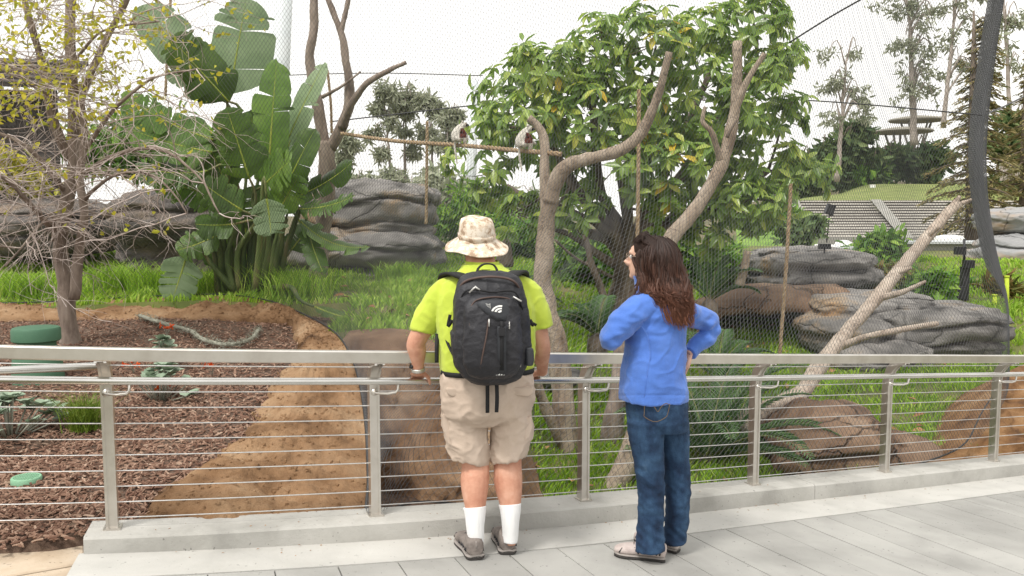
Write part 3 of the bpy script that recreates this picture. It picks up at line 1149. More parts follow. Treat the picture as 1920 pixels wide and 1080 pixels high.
# right-hand earth bank outside the net
mb = MB()
rows = []
rb_top = spline([P(1790, 880, 7.9), P(1835, 800, 8.6), P(1885, 722, 9.4), P(1925, 690, 9.9), P(2010, 660, 10.6), P(2100, 640, 11.4)], 110)
for i in range(110):
    a = Vector(rb_top[i])
    r = []
    for k in range(64):
        t = k / 63
        p = a + Vector((.9 * t, -1.5 * t, -.05 - .85 * t ** 1.3))
        w = .20 * fbm(p.x * 1.4, p.y * 1.4, p.z * 1.4 + 4, 6) - .10 * abs(noise.noise((p.x * 2.2, p.y * 2.2, p.z * 1.1)))
        p += Vector((w * .5, -w, w)) * smooth(0, .1, t)
        r.append(p)
    r = [a + Vector((-.35, .5, -.35)), a + Vector((-.08, .1, -.02))] + r
    rows.append(r)
mb.grid(rows)
tag(mb.build('right_earth_bank', M['earthright'], None), kind='structure')

# ------------------------------------------------------------------ grass
def scatter(n, x0, x1, y0, y1, rng, keep):
    pts = []
    while len(pts) < n:
        x, y = rng.uniform(x0, x1), rng.uniform(y0, y1)
        if keep(x, y):
            pts.append((x, y))
    return np.array(pts)


LZ = {}
_lv = np.array([v.co[:] for v in lawn.data.vertices]).reshape(150, 155, 3)
_ys, _xs = _lv[:, 0, 1], _lv[0, :, 0]


def lawn_at(x, y):
    i = np.clip(np.searchsorted(_ys, y) - 1, 0, 148)
    j = np.clip(np.searchsorted(_xs, x) - 1, 0, 153)
    fy = np.clip((y - _ys[i]) / (_ys[i + 1] - _ys[i]), 0, 1)
    fx = np.clip((x - _xs[j]) / (_xs[j + 1] - _xs[j]), 0, 1)
    Z = _lv[:, :, 2]
    return (Z[i, j] * (1 - fx) + Z[i, j + 1] * fx) * (1 - fy) + (Z[i + 1, j] * (1 - fx) + Z[i + 1, j + 1] * fx) * fy


rng = np.random.default_rng(3)
N0 = 165000
gy = 5.2 + 13.5 * rng.uniform(0, 1, N0) ** 1.35
px = rng.uniform(-60, 1930, N0)
gx = (px - 960) / 1600 * gy
gz = lawn_at(gx, gy)
cl = np.array([fbm(x * 1.6, y * 1.6, 0, 2) for x, y in zip(gx, gy)])
keep = (gz > -1.0) & (rng.uniform(-.5, .6, N0) < cl + .26)
cutv = np.array([moat_cut(x, y) for x, y in zip(gx, gy)])
keep &= cutv < .2
# not on bed or bank
inb = np.array([gz_ < mulchz(y) - .7 for gz_, y in zip(gz, gy)]) & (gx < .2)
sel = keep & ~inb
gx, gy, gz, cl = gx[sel], gy[sel], gz[sel], cl[sel]
hg = .74 * np.clip(.085 + .13 * (cl + .3), .035, .24) * rng.uniform(.6, 1.4, len(gx)) * np.interp(gy, [6, 10, 18], [1.15, 1, 1.05])
ang = 2.5 * np.array([noise.noise((x * .6, y * .6, 9)) for x, y in zip(gx, gy)]) * np.pi + rng.normal(0, .9, len(gx))
lean = np.stack([np.cos(ang), np.sin(ang)], 1) * rng.uniform(.1, .9, len(gx))[:, None]
V, F = blade_mass(np.stack([gx, gy, gz - .01], 1), hg, .006 + .0016 * gy * rng.uniform(.6, 1.4, len(gx)), lean, rng)
tag(mesh_np('grass', V, F, M['grass'], None, shade=False), 'bright green unmown grass growing over the animal enclosure', 'grass', kind='stuff')

# tall tufts
tufts = [(520, 545, 11.2, .5), (560, 560, 10.9, .45), (300, 535, 11.6, .5), (220, 520, 12.0, .5), (755, 520, 13.5, .35), (380, 545, 11.3, .45), (60, 545, 11.3, .4), (1640, 870, 8.0, .3)]
for i, (px_, py_, Y, h) in enumerate(tufts):
    c = P(px_, py_, Y)
    c.z = float(lawn_at(np.array([c.x]), np.array([c.y]))[0])
    n = 340
    pos = np.array(c)[None] + np.concatenate([np.clip(rng.normal(0, .20, (n, 1)), -.4, .4), np.clip(rng.normal(0, .12, (n, 1)), -.24, .24), np.zeros((n, 1))], 1)
    an = rng.uniform(0, 6.28, n)
    V, F = blade_mass(pos, h * rng.uniform(.5, 1.1, n), rng.uniform(.012, .02, n), np.stack([np.cos(an), np.sin(an)], 1) * rng.uniform(.2, .9, n)[:, None], rng)
    lab = ['long grass tuft at the right foot of the paddle-leaf plant', 'long grass tuft spilling over the bank right of the paddle-leaf plant', 'long grass tuft left of the paddle-leaf plant by the fallen leaf',
           'long grass tuft under the dark overhanging rock', 'long grass tuft before the ochre rock ledge', 'long grass tuft at the left foot of the paddle-leaf plant', 'long grass tuft at the left edge above the bank', 'grass tuft beside the brown boulders behind the kerb'][i]
    tag(mesh_np('grass_tuft', V, F, M['grass'], None, shade=False), lab, 'grass tuft', 'tufts of long grass')

# ------------------------------------------------------------------ mulch chips
n = 27000
cy = 3.9 + 6.6 * rng.uniform(0, 1, n) ** 1.5
cpx = rng.uniform(-120, 600, n)
cx = (cpx - 960) / 1600 * cy
Larr = np.array(Lw)
lim = np.array([np.interp(y, Larr[:45, 1], Larr[:45, 0]) if y < Larr[44, 1] else 9 for y in cy])
ok = (cx < lim + .1)
sk = np.array([s_of((x, y)) for x, y in zip(cx, cy)])
kp = np.array([(np.interp(s, CS, CUR[:, 0]), np.interp(s, CS, CUR[:, 1])) for s in sk])
tn = np.array([curve(s)[2][:2] for s in sk])
dk = ((np.stack([cx, cy], 1) - kp) * tn).sum(1)
ppy = np.array([proj((x, y, .25))[1] for x, y in zip(cx, cy)])
ppx = cpx
ok &= ~((ppx < 175) & (ppy > 1024 - ppx * .11 + 6 * np.sin(ppx * .2)))
dcv = on_mulch(50, 905)
ok &= (cx - dcv.x) ** 2 + (cy - dcv.y) ** 2 > .10 ** 2
ok &= ~((sk > S0 - .05) & (dk < .13)) & (dk > -.15)
cx, cy = cx[ok], cy[ok]
n = len(cx)
BX = np.array([(-1, -1, -1), (1, -1, -1), (1, 1, -1), (-1, 1, -1), (-.8, -.7, 1), (.7, -.6, 1), (.8, .7, 1), (-.7, .6, 1)], float) * .5
BF = np.array([(3, 2, 1, 0), (4, 5, 6, 7), (0, 1, 5, 4), (1, 2, 6, 5), (2, 3, 7, 6), (3, 0, 4, 7)])
sz = np.stack([rng.uniform(.014, .062, n) * (1 + .35 * (rng.uniform(0, 1, n) > .93)), rng.uniform(.005, .016, n), rng.uniform(.003, .009, n)], 1)
an = rng.uniform(0, np.pi, n)
ti = rng.normal(0, .35, n)
T = BX[None] * sz[:, None, :]
x1 = T[..., 0] * np.cos(ti)[:, None]
z1 = T[..., 2] + T[..., 0] * np.sin(ti)[:, None]
X = x1 * np.cos(an)[:, None] - T[..., 1] * np.sin(an)[:, None]
Yv = x1 * np.sin(an)[:, None] + T[..., 1] * np.cos(an)[:, None]
cz = np.array([mulchz(y) + .03 * fbm(x * 1.3, y * 1.3, 0, 3) - .012 + .004 for x, y in zip(cx, cy)]) + rng.uniform(0, .014, n)
V = np.stack([X + cx[:, None], Yv + cy[:, None], z1 + cz[:, None]], 2).reshape(-1, 3)
F = (BF[None] + (np.arange(n) * 8)[:, None, None]).reshape(-1, 4)
tag(mesh_np('bark_mulch', V, F, M['chip'], None, shade=False), 'dark brown bark chip mulch covering the planting bed', 'mulch', kind='stuff')

# ------------------------------------------------------------------ trunks and limbs
def limb(mb, pts, r0, r1, n=14, seg=44, wob=.0, knots=0):
    c = spline(pts, seg)
    rr = [lerp(r0, r1, (i / (seg - 1)) ** .8) for i in range(seg)]
    out = []
    for i, p in enumerate(c):
        q = Vector(p)
        out.append(q + Vector((noise.noise((q.x * 3, q.z * 3, 1)), noise.noise((q.y * 3, q.z * 3, 7)), 0)) * wob)
        rr[i] *= 1 + .10 * noise.noise((q.x * 4, q.y * 4, q.z * 4)) + .07 * noise.noise((q.x * 11, q.y * 11, q.z * 11))
    st_i = len(mb.v)
    mb.tube(out, rr, n)
    for vi in range(st_i, len(mb.v)):
        k = min(seg - 1, (vi - st_i) // n)
        v = Vector(mb.v[vi])
        d = v - out[k]
        q = Vector((v.x * 7, v.y * 7, v.z * 3))
        e = .20 * noise.noise(q) + .14 * noise.noise(q * 2.7) + .30 * max(0, noise.noise(v * 2.3 + Vector((4, 4, 4))) - .35)
        mb.v[vi] = tuple(v + d * e)
    return out


def px_limb(mb, pts, w0, w1, **k):
    """pts (px,py,Y); widths in picture pixels."""
    ws = [P(*p) for p in pts]
    return limb(mb, ws, w0 * .88 * pts[0][2] / 3200, w1 * .88 * pts[-1][2] / 3200, **k)


# forked dead climbing tree
ft = empty('forked_dead_tree', P(1062, 842, 9.1), 'bare forked tree of sawn dead limbs right of the man, a lemur sits on it', 'dead tree')
mb = MB()
px_limb(mb, [(1066, 850, 9.1), (1058, 760, 9.1), (1042, 640, 9.15), (1018, 540, 9.2), (1022, 470, 9.2), (1024, 410, 9.2), (1034, 365, 9.15)], 50, 34, wob=.02)
mb.build('trunk', M['deadwood'], ft)
mb = MB()
px_limb(mb, [(1030, 378, 9.15), (1042, 340, 9.1), (1070, 308, 9.0), (1120, 294, 8.9), (1165, 280, 8.8), (1200, 252, 8.8), (1222, 210, 8.8), (1240, 155, 8.75), (1256, 97, 8.7)], 36, 15, wob=.015, seg=34)
mb.build('curved_limb', M['deadwood'], ft)
mb = MB()
px_limb(mb, [(1024, 420, 9.2), (1022, 370, 9.25), (1021, 310, 9.3), (1020, 262, 9.35), (1008, 235, 9.35), (992, 221, 9.35)], 28, 15, wob=.01)
mb.build('hooked_limb', M['deadwood'], ft)
mb = MB()
px_limb(mb, [(1062, 845, 9.1), (1040, 800, 9.0), (1015, 745, 8.9), (1000, 700, 8.8)], 30, 20)
mb.build('side_stem', M['deadwood'], ft)

lt = empty('leaning_dead_limb', P(1150, 925, 8.2), 'thick sawn dead limb rising behind the woman with two cut tips', 'dead tree')
mb = MB()
px_limb(mb, [(1140, 935, 8.2), (1178, 860, 8.25), (1215, 740, 8.4), (1222, 600, 8.8), (1235, 490, 9.3), (1262, 445, 9.5), (1305, 390, 9.7), (1345, 325, 9.8), (1370, 250, 9.9), (1380, 180, 9.9), (1384, 78, 9.9)], 52, 20, wob=.02, seg=44)
mb.build('main_limb', M['deadwood'], lt)
mb = MB()
px_limb(mb, [(1372, 235, 9.9), (1388, 180, 9.85), (1408, 140, 9.8), (1434, 100, 9.75)], 18, 11)
mb.build('fork', M['deadwood'], lt)
mb = MB()
px_limb(mb, [(1350, 300, 9.8), (1335, 250, 9.7), (1318, 228, 9.7), (1322, 200, 9.7)], 16, 7)
mb.build('broken_stub', M['deadwood'], lt)
mb = MB()
px_limb(mb, [(1363, 258, 9.75), (1372, 240, 9.72), (1384, 222, 9.75)], 9, 4, seg=8, n=6)
mb.build('bark_scar', M['barkdark'], lt)

st = empty('stump', P(1150, 850, 9.3), 'short standing piece of peeling trunk between the man and the woman', 'stump')
mb = MB()
px_limb(mb, [(1142, 855, 9.3), (1150, 790, 9.3), (1160, 730, 9.35), (1166, 650, 9.5), (1170, 600, 9.6)], 52, 30, n=12)
mb.build('trunk', M['bark'], st)

lg = empty('diagonal_log', P(1420, 776, 9.8), 'long pale dead log leaning diagonally across the rock pile', 'log')
mb = MB()
px_limb(mb, [(1385, 800, 8.9), (1430, 770, 9.1), (1500, 740, 9.5), (1535, 690, 10.0), (1590, 620, 10.7), (1650, 550, 11.1), (1700, 490, 11.5), (1750, 430, 11.9), (1795, 382, 12.2)], 44, 22, seg=40, n=12, wob=.02)
mb.build('main_stem', M['palewood'], lg)
for pts, a, b in (([(1795, 384, 12.2), (1812, 378, 12.2), (1822, 374, 12.2)], 12, 5), ([(1788, 388, 12.2), (1800, 368, 12.2)], 14, 8), ([(1565, 655, 10.6), (1620, 632, 10.3), (1690, 618, 10.2), (1757, 606, 10.2)], 17, 10), ([(1640, 560, 11.1), (1690, 548, 10.9), (1735, 527, 10.8)], 20, 5), ([(1735, 447, 11.8), (1762, 425, 11.6)], 12, 7), ([(1680, 512, 11.3), (1708, 502, 11.2)], 13, 8)):
    mb = MB()
    px_limb(mb, pts, a, b, seg=14, n=8, wob=.02)
    mb.build('side_branch', M['palewood'], lg)

bt = empty('bare_pruned_tree', P(610, 500, 13.0), 'bare pruned tree with upright sawn limbs behind the paddle-leaf plant', 'dead tree')
for nm, pts, a, b in (('trunk', [(595, 540, 13), (602, 450, 13), (614, 340, 13), (612, 265, 13)], 40, 34),
                      ('limb', [(612, 290, 13), (600, 220, 13), (590, 170, 13), (580, 110, 13), (588, 60, 13), (588, -10, 13), (590, -60, 13)], 26, 15),
                      ('limb', [(618, 280, 13), (650, 215, 12.9), (655, 160, 12.9), (645, 90, 12.9), (635, 50, 12.9), (612, -10, 12.9)], 26, 11),
                      ('limb', [(638, 60, 12.9), (650, 15, 12.9), (655, -30, 12.9)], 13, 9),
                      ('limb', [(640, 240, 12.9), (662, 190, 12.7), (690, 155, 12.6), (730, 132, 12.5), (761, 117, 12.5)], 18, 8),
                      ('limb', [(605, 182, 12.9), (640, 162, 12.8), (677, 134, 12.8)], 8, 4)):
    mb = MB()
    px_limb(mb, pts, a, b, seg=22, wob=.015)
    mb.build(nm, M['bark'], bt)
# ------------------------------------------------------------------ big glossy-leaved tree
rng = np.random.default_rng(11)
tr = empty('leafy_tree', P(1165, 660, 13.0), 'large round glossy-leaved tree with yellowing leaves behind the couple', 'tree')
TY = 13.0
clumps = [(960, 175, 70), (1040, 130, 80), (1130, 105, 80), (1230, 85, 80), (1330, 75, 80), (1420, 45, 60), (1440, 125, 60), (920, 235, 50), (1000, 235, 80), (1100, 215, 90), (1200, 195, 90), (1300, 185, 90), (1400, 205, 80), (1468, 225, 45),
          (1060, 315, 65), (1160, 310, 80), (1260, 300, 80), (1350, 305, 80), (1440, 315, 70), (1515, 320, 45), (1300, 395, 65), (1390, 385, 65), (1450, 375, 45), (1235, 385, 45), (930, 325, 55), (965, 400, 42), (1030, 395, 40), (850, 300, 26), (1482, 95, 24), (1490, 190, 22), (980, 105, 24), (1330, 450, 40), (1100, 385, 40), (1410, 0, 40)]
mb = MB()
cw = [limb(mb, [P(1150, 680, 13), P(1165, 600, 13), P(1176, 520, 13), P(1178, 465, 13)], .30, .22, n=12)[-1]]
fork = cw[0]
mb.build('trunk', M['barkdark'], tr)
limbs = MB()
twigs = MB()
hubs = []
for (gx_, gy_, rr) in [(1010, 230, 0), (1110, 180, 0), (1220, 150, 0), (1330, 140, 0), (1420, 110, 0), (1330, 300, 0), (1440, 320, 0), (1060, 330, 0), (1160, 320, 0), (950, 350, 0), (1320, 390, 0)]:
    Y = TY + rng.uniform(-1.0, 1.0)
    e = P(gx_, gy_, Y)
    mid = fork.lerp(e, .5) + Vector((rng.uniform(-.2, .2), rng.uniform(-.2, .2), -.18))
    lw = limb(limbs, [fork - Vector((0, 0, .25)), fork.lerp(mid, .4) + Vector((0, 0, .02)), mid, e], .13, .045, n=8, seg=14)
    hubs.append((e, lw))
limbs.build('limbs', M['barkdark'], tr)['kind'] = 'stuff'
for pts, a, b in (([(1160, 500, 13), (1110, 470, 12.7), (1070, 440, 12.4), (1040, 432, 12.3)], 24, 8), ([(1170, 480, 13), (1120, 420, 12.9), (1055, 390, 12.8), (1040, 380, 12.8)], 20, 9), ([(1150, 520, 12.9), (1090, 490, 12.3), (1040, 450, 12.0)], 10, 5), ([(1180, 500, 13), (1240, 440, 12.8), (1300, 400, 12.7)], 22, 9),
                  ([(1150, 610, 12.6), (1135, 560, 12.4), (1110, 500, 12.2), (1095, 440, 12.1)], 22, 12), ([(1130, 610, 12.4), (1128, 540, 12.3), (1100, 490, 12.2)], 12, 8)):
    mb = MB()
    px_limb(mb, pts, a, b, seg=14, n=8, wob=.03)
    mb.build('lower_branch', M['barkdark'], tr)
pos, dirs, nrm, Ls, Ws = [], [], [], [], []
for (cxp, cyp, rp_) in clumps:
    Yc = TY + rng.uniform(-.7, .7) - .6 * (1 - abs(cxp - 1200) / 340) ** 1
    c = P(cxp, cyp, Yc)
    R = rp_ * Yc / 1600
    h = min(hubs, key=lambda q: (q[0] - c).length)
    k0 = min(h[1], key=lambda q: (q - c).length)
    if R > .25:
        limb(twigs, [k0, k0.lerp(c, .5) + Vector((0, 0, -.05)), c], .03, .012, n=5, seg=7)
    nr = max(5, int(34 * (rp_ / 80) ** 2))
    for _ in range(nr):
        d = Vector(rnd_dirs(1, rng)[0])
        if d.y > .55: d.y *= -1
        rr = R * rng.uniform(.55, 1.12)
        t = c + Vector((d.x * rr, d.y * rr * 1.1, d.z * rr * .95))
        tw = d.lerp(Vector((0, 0, .6)), .4).normalized()
        if rng.uniform() < .45:
            twigs.tube([c.lerp(t, .2), c.lerp(t, .65) + Vector((0, 0, -.02)), t], [.009, .006, .004], 4)
        nl = rng.integers(8, 14)
        a0 = rng.uniform(0, 6.28)
        ax = tw.orthogonal().normalized()
        ay = tw.cross(ax)
        for q in range(nl):
            a = a0 + q * 2.4
            lift = rng.uniform(-.15, .55)
            dd = (ax * math.cos(a) + ay * math.sin(a)) * 1.0 + tw * lift + Vector((0, 0, -.45 - .25 * rng.uniform()))
            pos.append(t + tw * rng.uniform(-.06, .05))
            dirs.append(dd)
            nrm.append(tw * .8 + Vector((rng.normal(0, .25), rng.normal(0, .25), .5)))
            L_ = rng.uniform(.15, .27)
            Ls.append(L_)
            Ws.append(L_ * rng.uniform(.36, .46))
# sparse leaves on low twigs
twigs.build('twigs', M['barkdark'], tr)['kind'] = 'stuff'
pos, dirs, nrm, Ls, Ws = map(np.array, (pos, dirs, nrm, Ls, Ws))
front = np.argsort(pos[:, 1] - .8 * (Ls - .2) * 10)[:300]
restm = np.ones(len(pos), bool)
restm[front] = False
V, F = leaf_mass(pos[restm], dirs[restm], nrm[restm], Ls[restm], Ws[restm])
mesh_np('crown', V, F, M['leaftree'], tr, shade=True)['kind'] = 'stuff'
lm = bpy.data.meshes.new('leaf')
lm.from_pydata([tuple(v) for v in LEAF_V], [], [tuple(int(i) for i in f) for f in LEAF_F])
lm.polygons.foreach_set('use_smooth', [True] * len(lm.polygons))
lm.materials.append(M['leaftree_obj'])
fx, fy, fz = frames(dirs[front], nrm[front])


def leaf_objs(name, me, parent, idx, xs, ys, zs, pp, LL, WW):
    base = Vector(parent.location)
    for i in range(len(idx)):
        o = bpy.data.objects.new(name, me)
        COL.objects.link(o)
        o.parent = parent
        l, w = LL[i], WW[i]
        o.matrix_local = Matrix(((xs[i][0] * w, ys[i][0] * l, zs[i][0] * l, pp[i][0] - base.x), (xs[i][1] * w, ys[i][1] * l, zs[i][1] * l, pp[i][1] - base.y), (xs[i][2] * w, ys[i][2] * l, zs[i][2] * l, pp[i][2] - base.z), (0, 0, 0, 1)))


leaf_objs('leaf', lm, tr, front, fx, fy, fz, pos[front], Ls[front], Ws[front])

# ------------------------------------------------------------------ giant paddle-leaf plant
bp = empty('paddle_leaf_plant', P(450, 545, 11.6), 'giant plant with huge torn paddle-shaped leaves left of the man', 'plant')
rp = random.Random(5)


def paddle(base_px, tip_px, Y0, Y1, wpx, face, m, sag=.08, fold=.35, tears=7, root=None, bulge=.0, side=(1, 1)):
    b, t = P(base_px[0], base_px[1], Y0), P(tip_px[0], tip_px[1], Y1)
    ln = (t - b).length
    f = Vector(face).normalized()
    ax = (t - b).normalized()
    f = (f - ax * f.dot(ax)).normalized()
    sd = ax.cross(f)
    mid = b.lerp(t, .5) - f * -sag * ln + Vector((0, 0, bulge * ln))
    W = wpx * 1.12 * (Y0 + Y1) / 2 / 1600 * .5
    N = 30

    def rib(u):
        p = b * (1 - u) ** 2 + mid * 2 * u * (1 - u) + t * u * u
        return p

    def hw(u):
        return W * min(1, (max(u, 0) / .12) ** .55) * (max(0, 1 - max(0, (u - .55) / .45) ** 2.4)) ** .6 * (1.02 - .1 * u)
    mb = MB()
    for sgn, sc_ in ((-1, side[0]), (1, side[1])):
        cuts_ = [0] + sorted(rp.uniform(.12, .95) for _ in range(tears)) + [1]
        for u0, u1 in zip(cuts_, cuts_[1:]):
            if u1 - u0 < .012: continue
            dr = rp.uniform(-.05, .42) if tears else .05
            sh = rp.uniform(-.03, .03)
            rag = rp.uniform(.80, 1.05) if tears > 2 else 1
            nn = max(2, int((u1 - u0) * 24) + 1)
            rows = []
            for i in range(nn + 1):
                u = lerp(u0, u1, i / nn)
                o = rib(u)
                w = hw(u) * sc_ * rag
                endf = 1
                if i == 0 and u0 > .02: u += .010; endf = .95
                if i == nn and u1 < .98: u -= .012; endf = .90
                row = []
                for k in range(5):
                    s = k / 4
                    up = fold * s - (dr + fold * .6) * s * s
                    q = o + sd * sgn * w * s * endf * .97 + f * w * up + ax * (w * .22 * s + sh * s * ln) + f * .003 * math.sin(u * 50) * s
                    row.append(q)
                rows.append(row if sgn > 0 else row[::-1])
            mb.grid(rows)
    leaf = mb.build('leaf', m, bp)
    st = MB()
    rb_ = [rib(i / 12) - f * .004 for i in range(13)]
    st.tube(rb_, [.016, .004], 6)
    st.build('midrib', M['boprib'], leaf)
    if root:
        r0 = P(root[0], root[1], root[2])
        d = (rib(.08) - rib(0)).normalized()
        pts = spline([r0, r0.lerp(b, .45) + Vector((0, 0, .12)), b - d * .25, b], 12)
        sk = MB().tube(pts, [.05, .035, .02, .014], 8)
        sk.build('stalk', M['bopstalk'], leaf)


G_, D_ = M['bopgrey'], M['bop']
C = (0, -1, .25)
LEAVES = [
    # base, tip, Y0, Y1, width, facing, material, sag, fold, tears, root
    ((432, 172), (463, -6), 11.6, 11.7, 112, (.1, -1, .3), G_, .03, .12, 3, (455, 540, 11.6)),
    ((412, 186), (268, 12), 11.7, 11.9, 96, (.5, -1, .5), G_, .05, .35, 2, (445, 540, 11.7)),
    ((428, 190), (318, 68), 11.5, 11.3, 90, (-.2, -1, .3), D_, .05, .15, 4, (440, 540, 11.5)),
    ((400, 262), (228, 180), 11.3, 11.0, 88, (.1, -1, .9), D_, -.12, .2, 7, (430, 540, 11.4)),
    ((398, 285), (240, 240), 11.2, 10.9, 95, (0, -1, .8), D_, -.10, .2, 8, (425, 540, 11.3)),
    ((390, 320), (250, 310), 11.1, 10.8, 80, (0, -.8, 1), D_, -.16, .2, 8, (420, 540, 11.3)),
    ((505, 300), (519, 112), 11.4, 11.5, 74, (.0, -1, .1), D_, .02, .12, 3, (480, 540, 11.5)),
    ((540, 262), (608, 118), 11.8, 12.0, 56, (-.4, -1, .2), G_, .03, .35, 2, (490, 540, 11.7)),
    ((535, 300), (560, 210), 12.0, 12.2, 60, (-.5, -1, .2), G_, .03, .3, 2, (490, 540, 11.8)),
    ((538, 348), (592, 240), 11.1, 11.1, 62, (-.3, -1, .3), D_, .04, .25, 1, (492, 540, 11.4)),
    ((468, 335), (424, 200), 11.0, 10.9, 84, (.2, -1, .15), D_, .03, .1, 7, (470, 545, 11.2)),
    ((492, 350), (545, 300), 11.0, 10.7, 90, (-.1, -1, .5), D_, .02, .2, 6, (480, 545, 11.2)),
    ((548, 372), (662, 302), 11.2, 11.0, 52, (.1, -1, .8), D_, -.14, .25, 4, (498, 545, 11.4)),
    ((560, 392), (665, 366), 11.0, 10.8, 52, (.0, -.8, 1), D_, -.14, .2, 12, (500, 545, 11.3)),
    ((560, 412), (692, 462), 11.1, 10.9, 50, (.3, -.6, 1), D_, -.30, .2, 6, (502, 545, 11.3)),
    ((575, 420), (606, 512), 11.2, 10.9, 44, (.6, -1, .2), D_, -.12, .15, 6, (505, 545, 11.4)),
    ((500, 372), (508, 440), 10.7, 10.6, 66, (0, -1, .4), G_, -.12, .3, 6, (478, 545, 11.0)),
    ((455, 395), (375, 340), 10.9, 10.7, 70, (.2, -1, .5), D_, -.06, .2, 6, (460, 545, 11.2)),
    ((440, 420), (365, 420), 10.9, 10.7, 60, (.2, -1, .6), D_, -.12, .2, 6, (450, 545, 11.1)),
    ((410, 440), (330, 470), 11.0, 10.8, 60, (.2, -1, .5), D_, -.14, .2, 5, (440, 545, 11.1)),
    ((350, 480), (322, 565), 10.9, 10.7, 70, (.3, -1, .4), G_, -.05, .2, 7, (440, 545, 11.1)),
    ((520, 400), (560, 330), 10.9, 10.8, 64, (.2, -1, .2), D_, .03, .2, 4, (492, 545, 11.1)),
    ((430, 360), (385, 255), 11.4, 11.4, 80, (.1, -1, .2), D_, .03, .2, 5, (450, 545, 11.4)),
    ((480, 300), (470, 205), 11.8, 11.9, 76, (.1, -1, .1), D_, .03, .2, 5, (468, 545, 11.6)),
    ((590, 575), (700, 600), 10.2, 9.6, 26, (.1, -.6, 1), D_, -.1, .2, 6, (512, 542, 11.0)),
    ((470, 470), (452, 400), 11.3, 11.3, 70, (.1, -1, .1), D_, .03, .2, 3, (470, 545, 11.5)),
    ((545, 470), (585, 420), 11.6, 11.7, 60, (-.1, -1, .1), D_, .03, .2, 3, (500, 545, 11.6)),
    ((420, 330), (300, 235), 11.6, 11.5, 84, (.1, -1, .5), D_, .02, .2, 7, (440, 540, 11.5)),
    ((415, 370), (285, 330), 11.4, 11.2, 74, (.1, -1, .7), D_, -.08, .2, 8, (435, 540, 11.4)),
    ((455, 300), (440, 215), 11.9, 12.0, 84, (.1, -1, .1), D_, .03, .2, 5, (455, 540, 11.7)),
    ((500, 430), (470, 350), 11.2, 11.2, 76, (.1, -1, .1), D_, .03, .2, 4, (480, 545, 11.4)),
    ((515, 350), (500, 255), 11.7, 11.8, 70, (-.1, -1, .1), D_, .03, .2, 3, (485, 545, 11.6)),
    ((425, 500), (400, 430), 11.4, 11.4, 70, (.1, -1, .1), D_, .03, .2, 3, (450, 545, 11.5)),
]
for lf in LEAVES:
    paddle(lf[0], lf[1], lf[2], lf[3], lf[4], lf[5], lf[6], lf[7], lf[8], int(lf[9] * 1.5) + 1, lf[10])
for i in range(16):
    x = 410 + i * 7.5 + rp.uniform(-5, 5)
    MB().tube(spline([P(x, 555, 11.2 + .03 * (i % 4)), P(x + (x - 465) * .18, 470, 11.15), P(x + (x - 465) * .6, 395 + rp.uniform(-15, 30), 11.1)], 8), [.055, .03, .014], 7).build('stalk', M['bopstalk'], bp)

# ------------------------------------------------------------------ twiggy tree at the left
tw = empty('twiggy_tree', P(128, 650, 8.9), 'bare twiggy tree with sparse yellow-green leaves in the mulch bed', 'tree')
rt = random.Random(21)
mb = MB()
stemA = px_limb(mb, [(136, 655, 8.9), (128, 600, 8.9), (122, 520, 8.9), (112, 460, 8.9), (122, 400, 8.9), (135, 330, 8.9), (140, 250, 8.9), (136, 150, 8.9), (132, 60, 8.9), (140, -60, 8.9)], 40, 18, seg=30, n=10, wob=.02)
mb.build('trunk', M['bark'], tw)
mb = MB()
stemB = px_limb(mb, [(138, 560, 8.85), (148, 480, 8.8), (158, 400, 8.7), (150, 330, 8.7), (158, 260, 8.7), (150, 180, 8.6)], 26, 12, seg=18, n=8, wob=.02)
mb.build('limb', M['bark'], tw)
mainb = [stemA, stemB]
for pts, a, b in (([(128, 300, 8.9), (95, 200, 8.8), (70, 90, 8.7), (40, -20, 8.6)], 24, 12), ([(140, 230, 8.9), (180, 110, 8.9), (235, 10, 8.9), (250, -30, 8.9)], 18, 9), ([(125, 360, 8.9), (90, 320, 8.6), (40, 270, 8.4), (-30, 240, 8.2)], 14, 6), ([(115, 440, 8.9), (70, 400, 8.5), (20, 340, 8.2), (-40, 320, 8.0)], 14, 6),
                  ([(150, 300, 8.8), (200, 220, 8.5), (280, 150, 8.3), (370, 130, 8.2)], 12, 3), ([(150, 330, 8.8), (220, 290, 8.4), (300, 280, 8.1), (370, 330, 8.0), (410, 400, 7.9)], 11, 3), ([(155, 380, 8.7), (210, 330, 8.3), (290, 330, 8.1), (350, 400, 8.0)], 9, 3), ([(100, 450, 8.8), (100, 400, 8.5), (60, 440, 8.2), (10, 500, 8.1)], 8, 3), ([(140, 200, 8.9), (60, 160, 8.5), (0, 110, 8.4)], 8, 4), ([(135, 120, 8.9), (190, 60, 8.7), (300, 40, 8.6)], 8, 3)):
    mb = MB()
    mainb.append(px_limb(mb, pts, a, b, seg=16, n=7, wob=.03))
    mb.build('limb', M['bark'], tw)
tg = MB()
lp, ld = [], []


def twig(p, d, L, r, lev):
    n = 6
    pts = [p]
    q = p.copy()
    dd = d.copy()
    for i in range(n):
        dd = (dd + Vector((rt.gauss(0, .22), rt.gauss(0, .22), rt.gauss(-.05, .18)))).normalized()
        q = q + dd * L / n
        pts.append(q)
    tg.tube(pts, [r, r * .45], 4, cap=False)
    for i in range(2, n + 1):
        z = pts[i].z
        if z > 1.75 and rt.random() < (.17 if z > 2.8 else .02):
            lp.append(pts[i]); ld.append(dd)
    if lev > 0:
        for _ in range(rt.randint(2, 3)):
            k = rt.randint(1, n)
            twig(pts[k], (dd + Vector((rt.gauss(0, .7), rt.gauss(0, .6), rt.gauss(-.1, .55)))).normalized(), L * rt.uniform(.45, .8), r * .55, lev - 1)


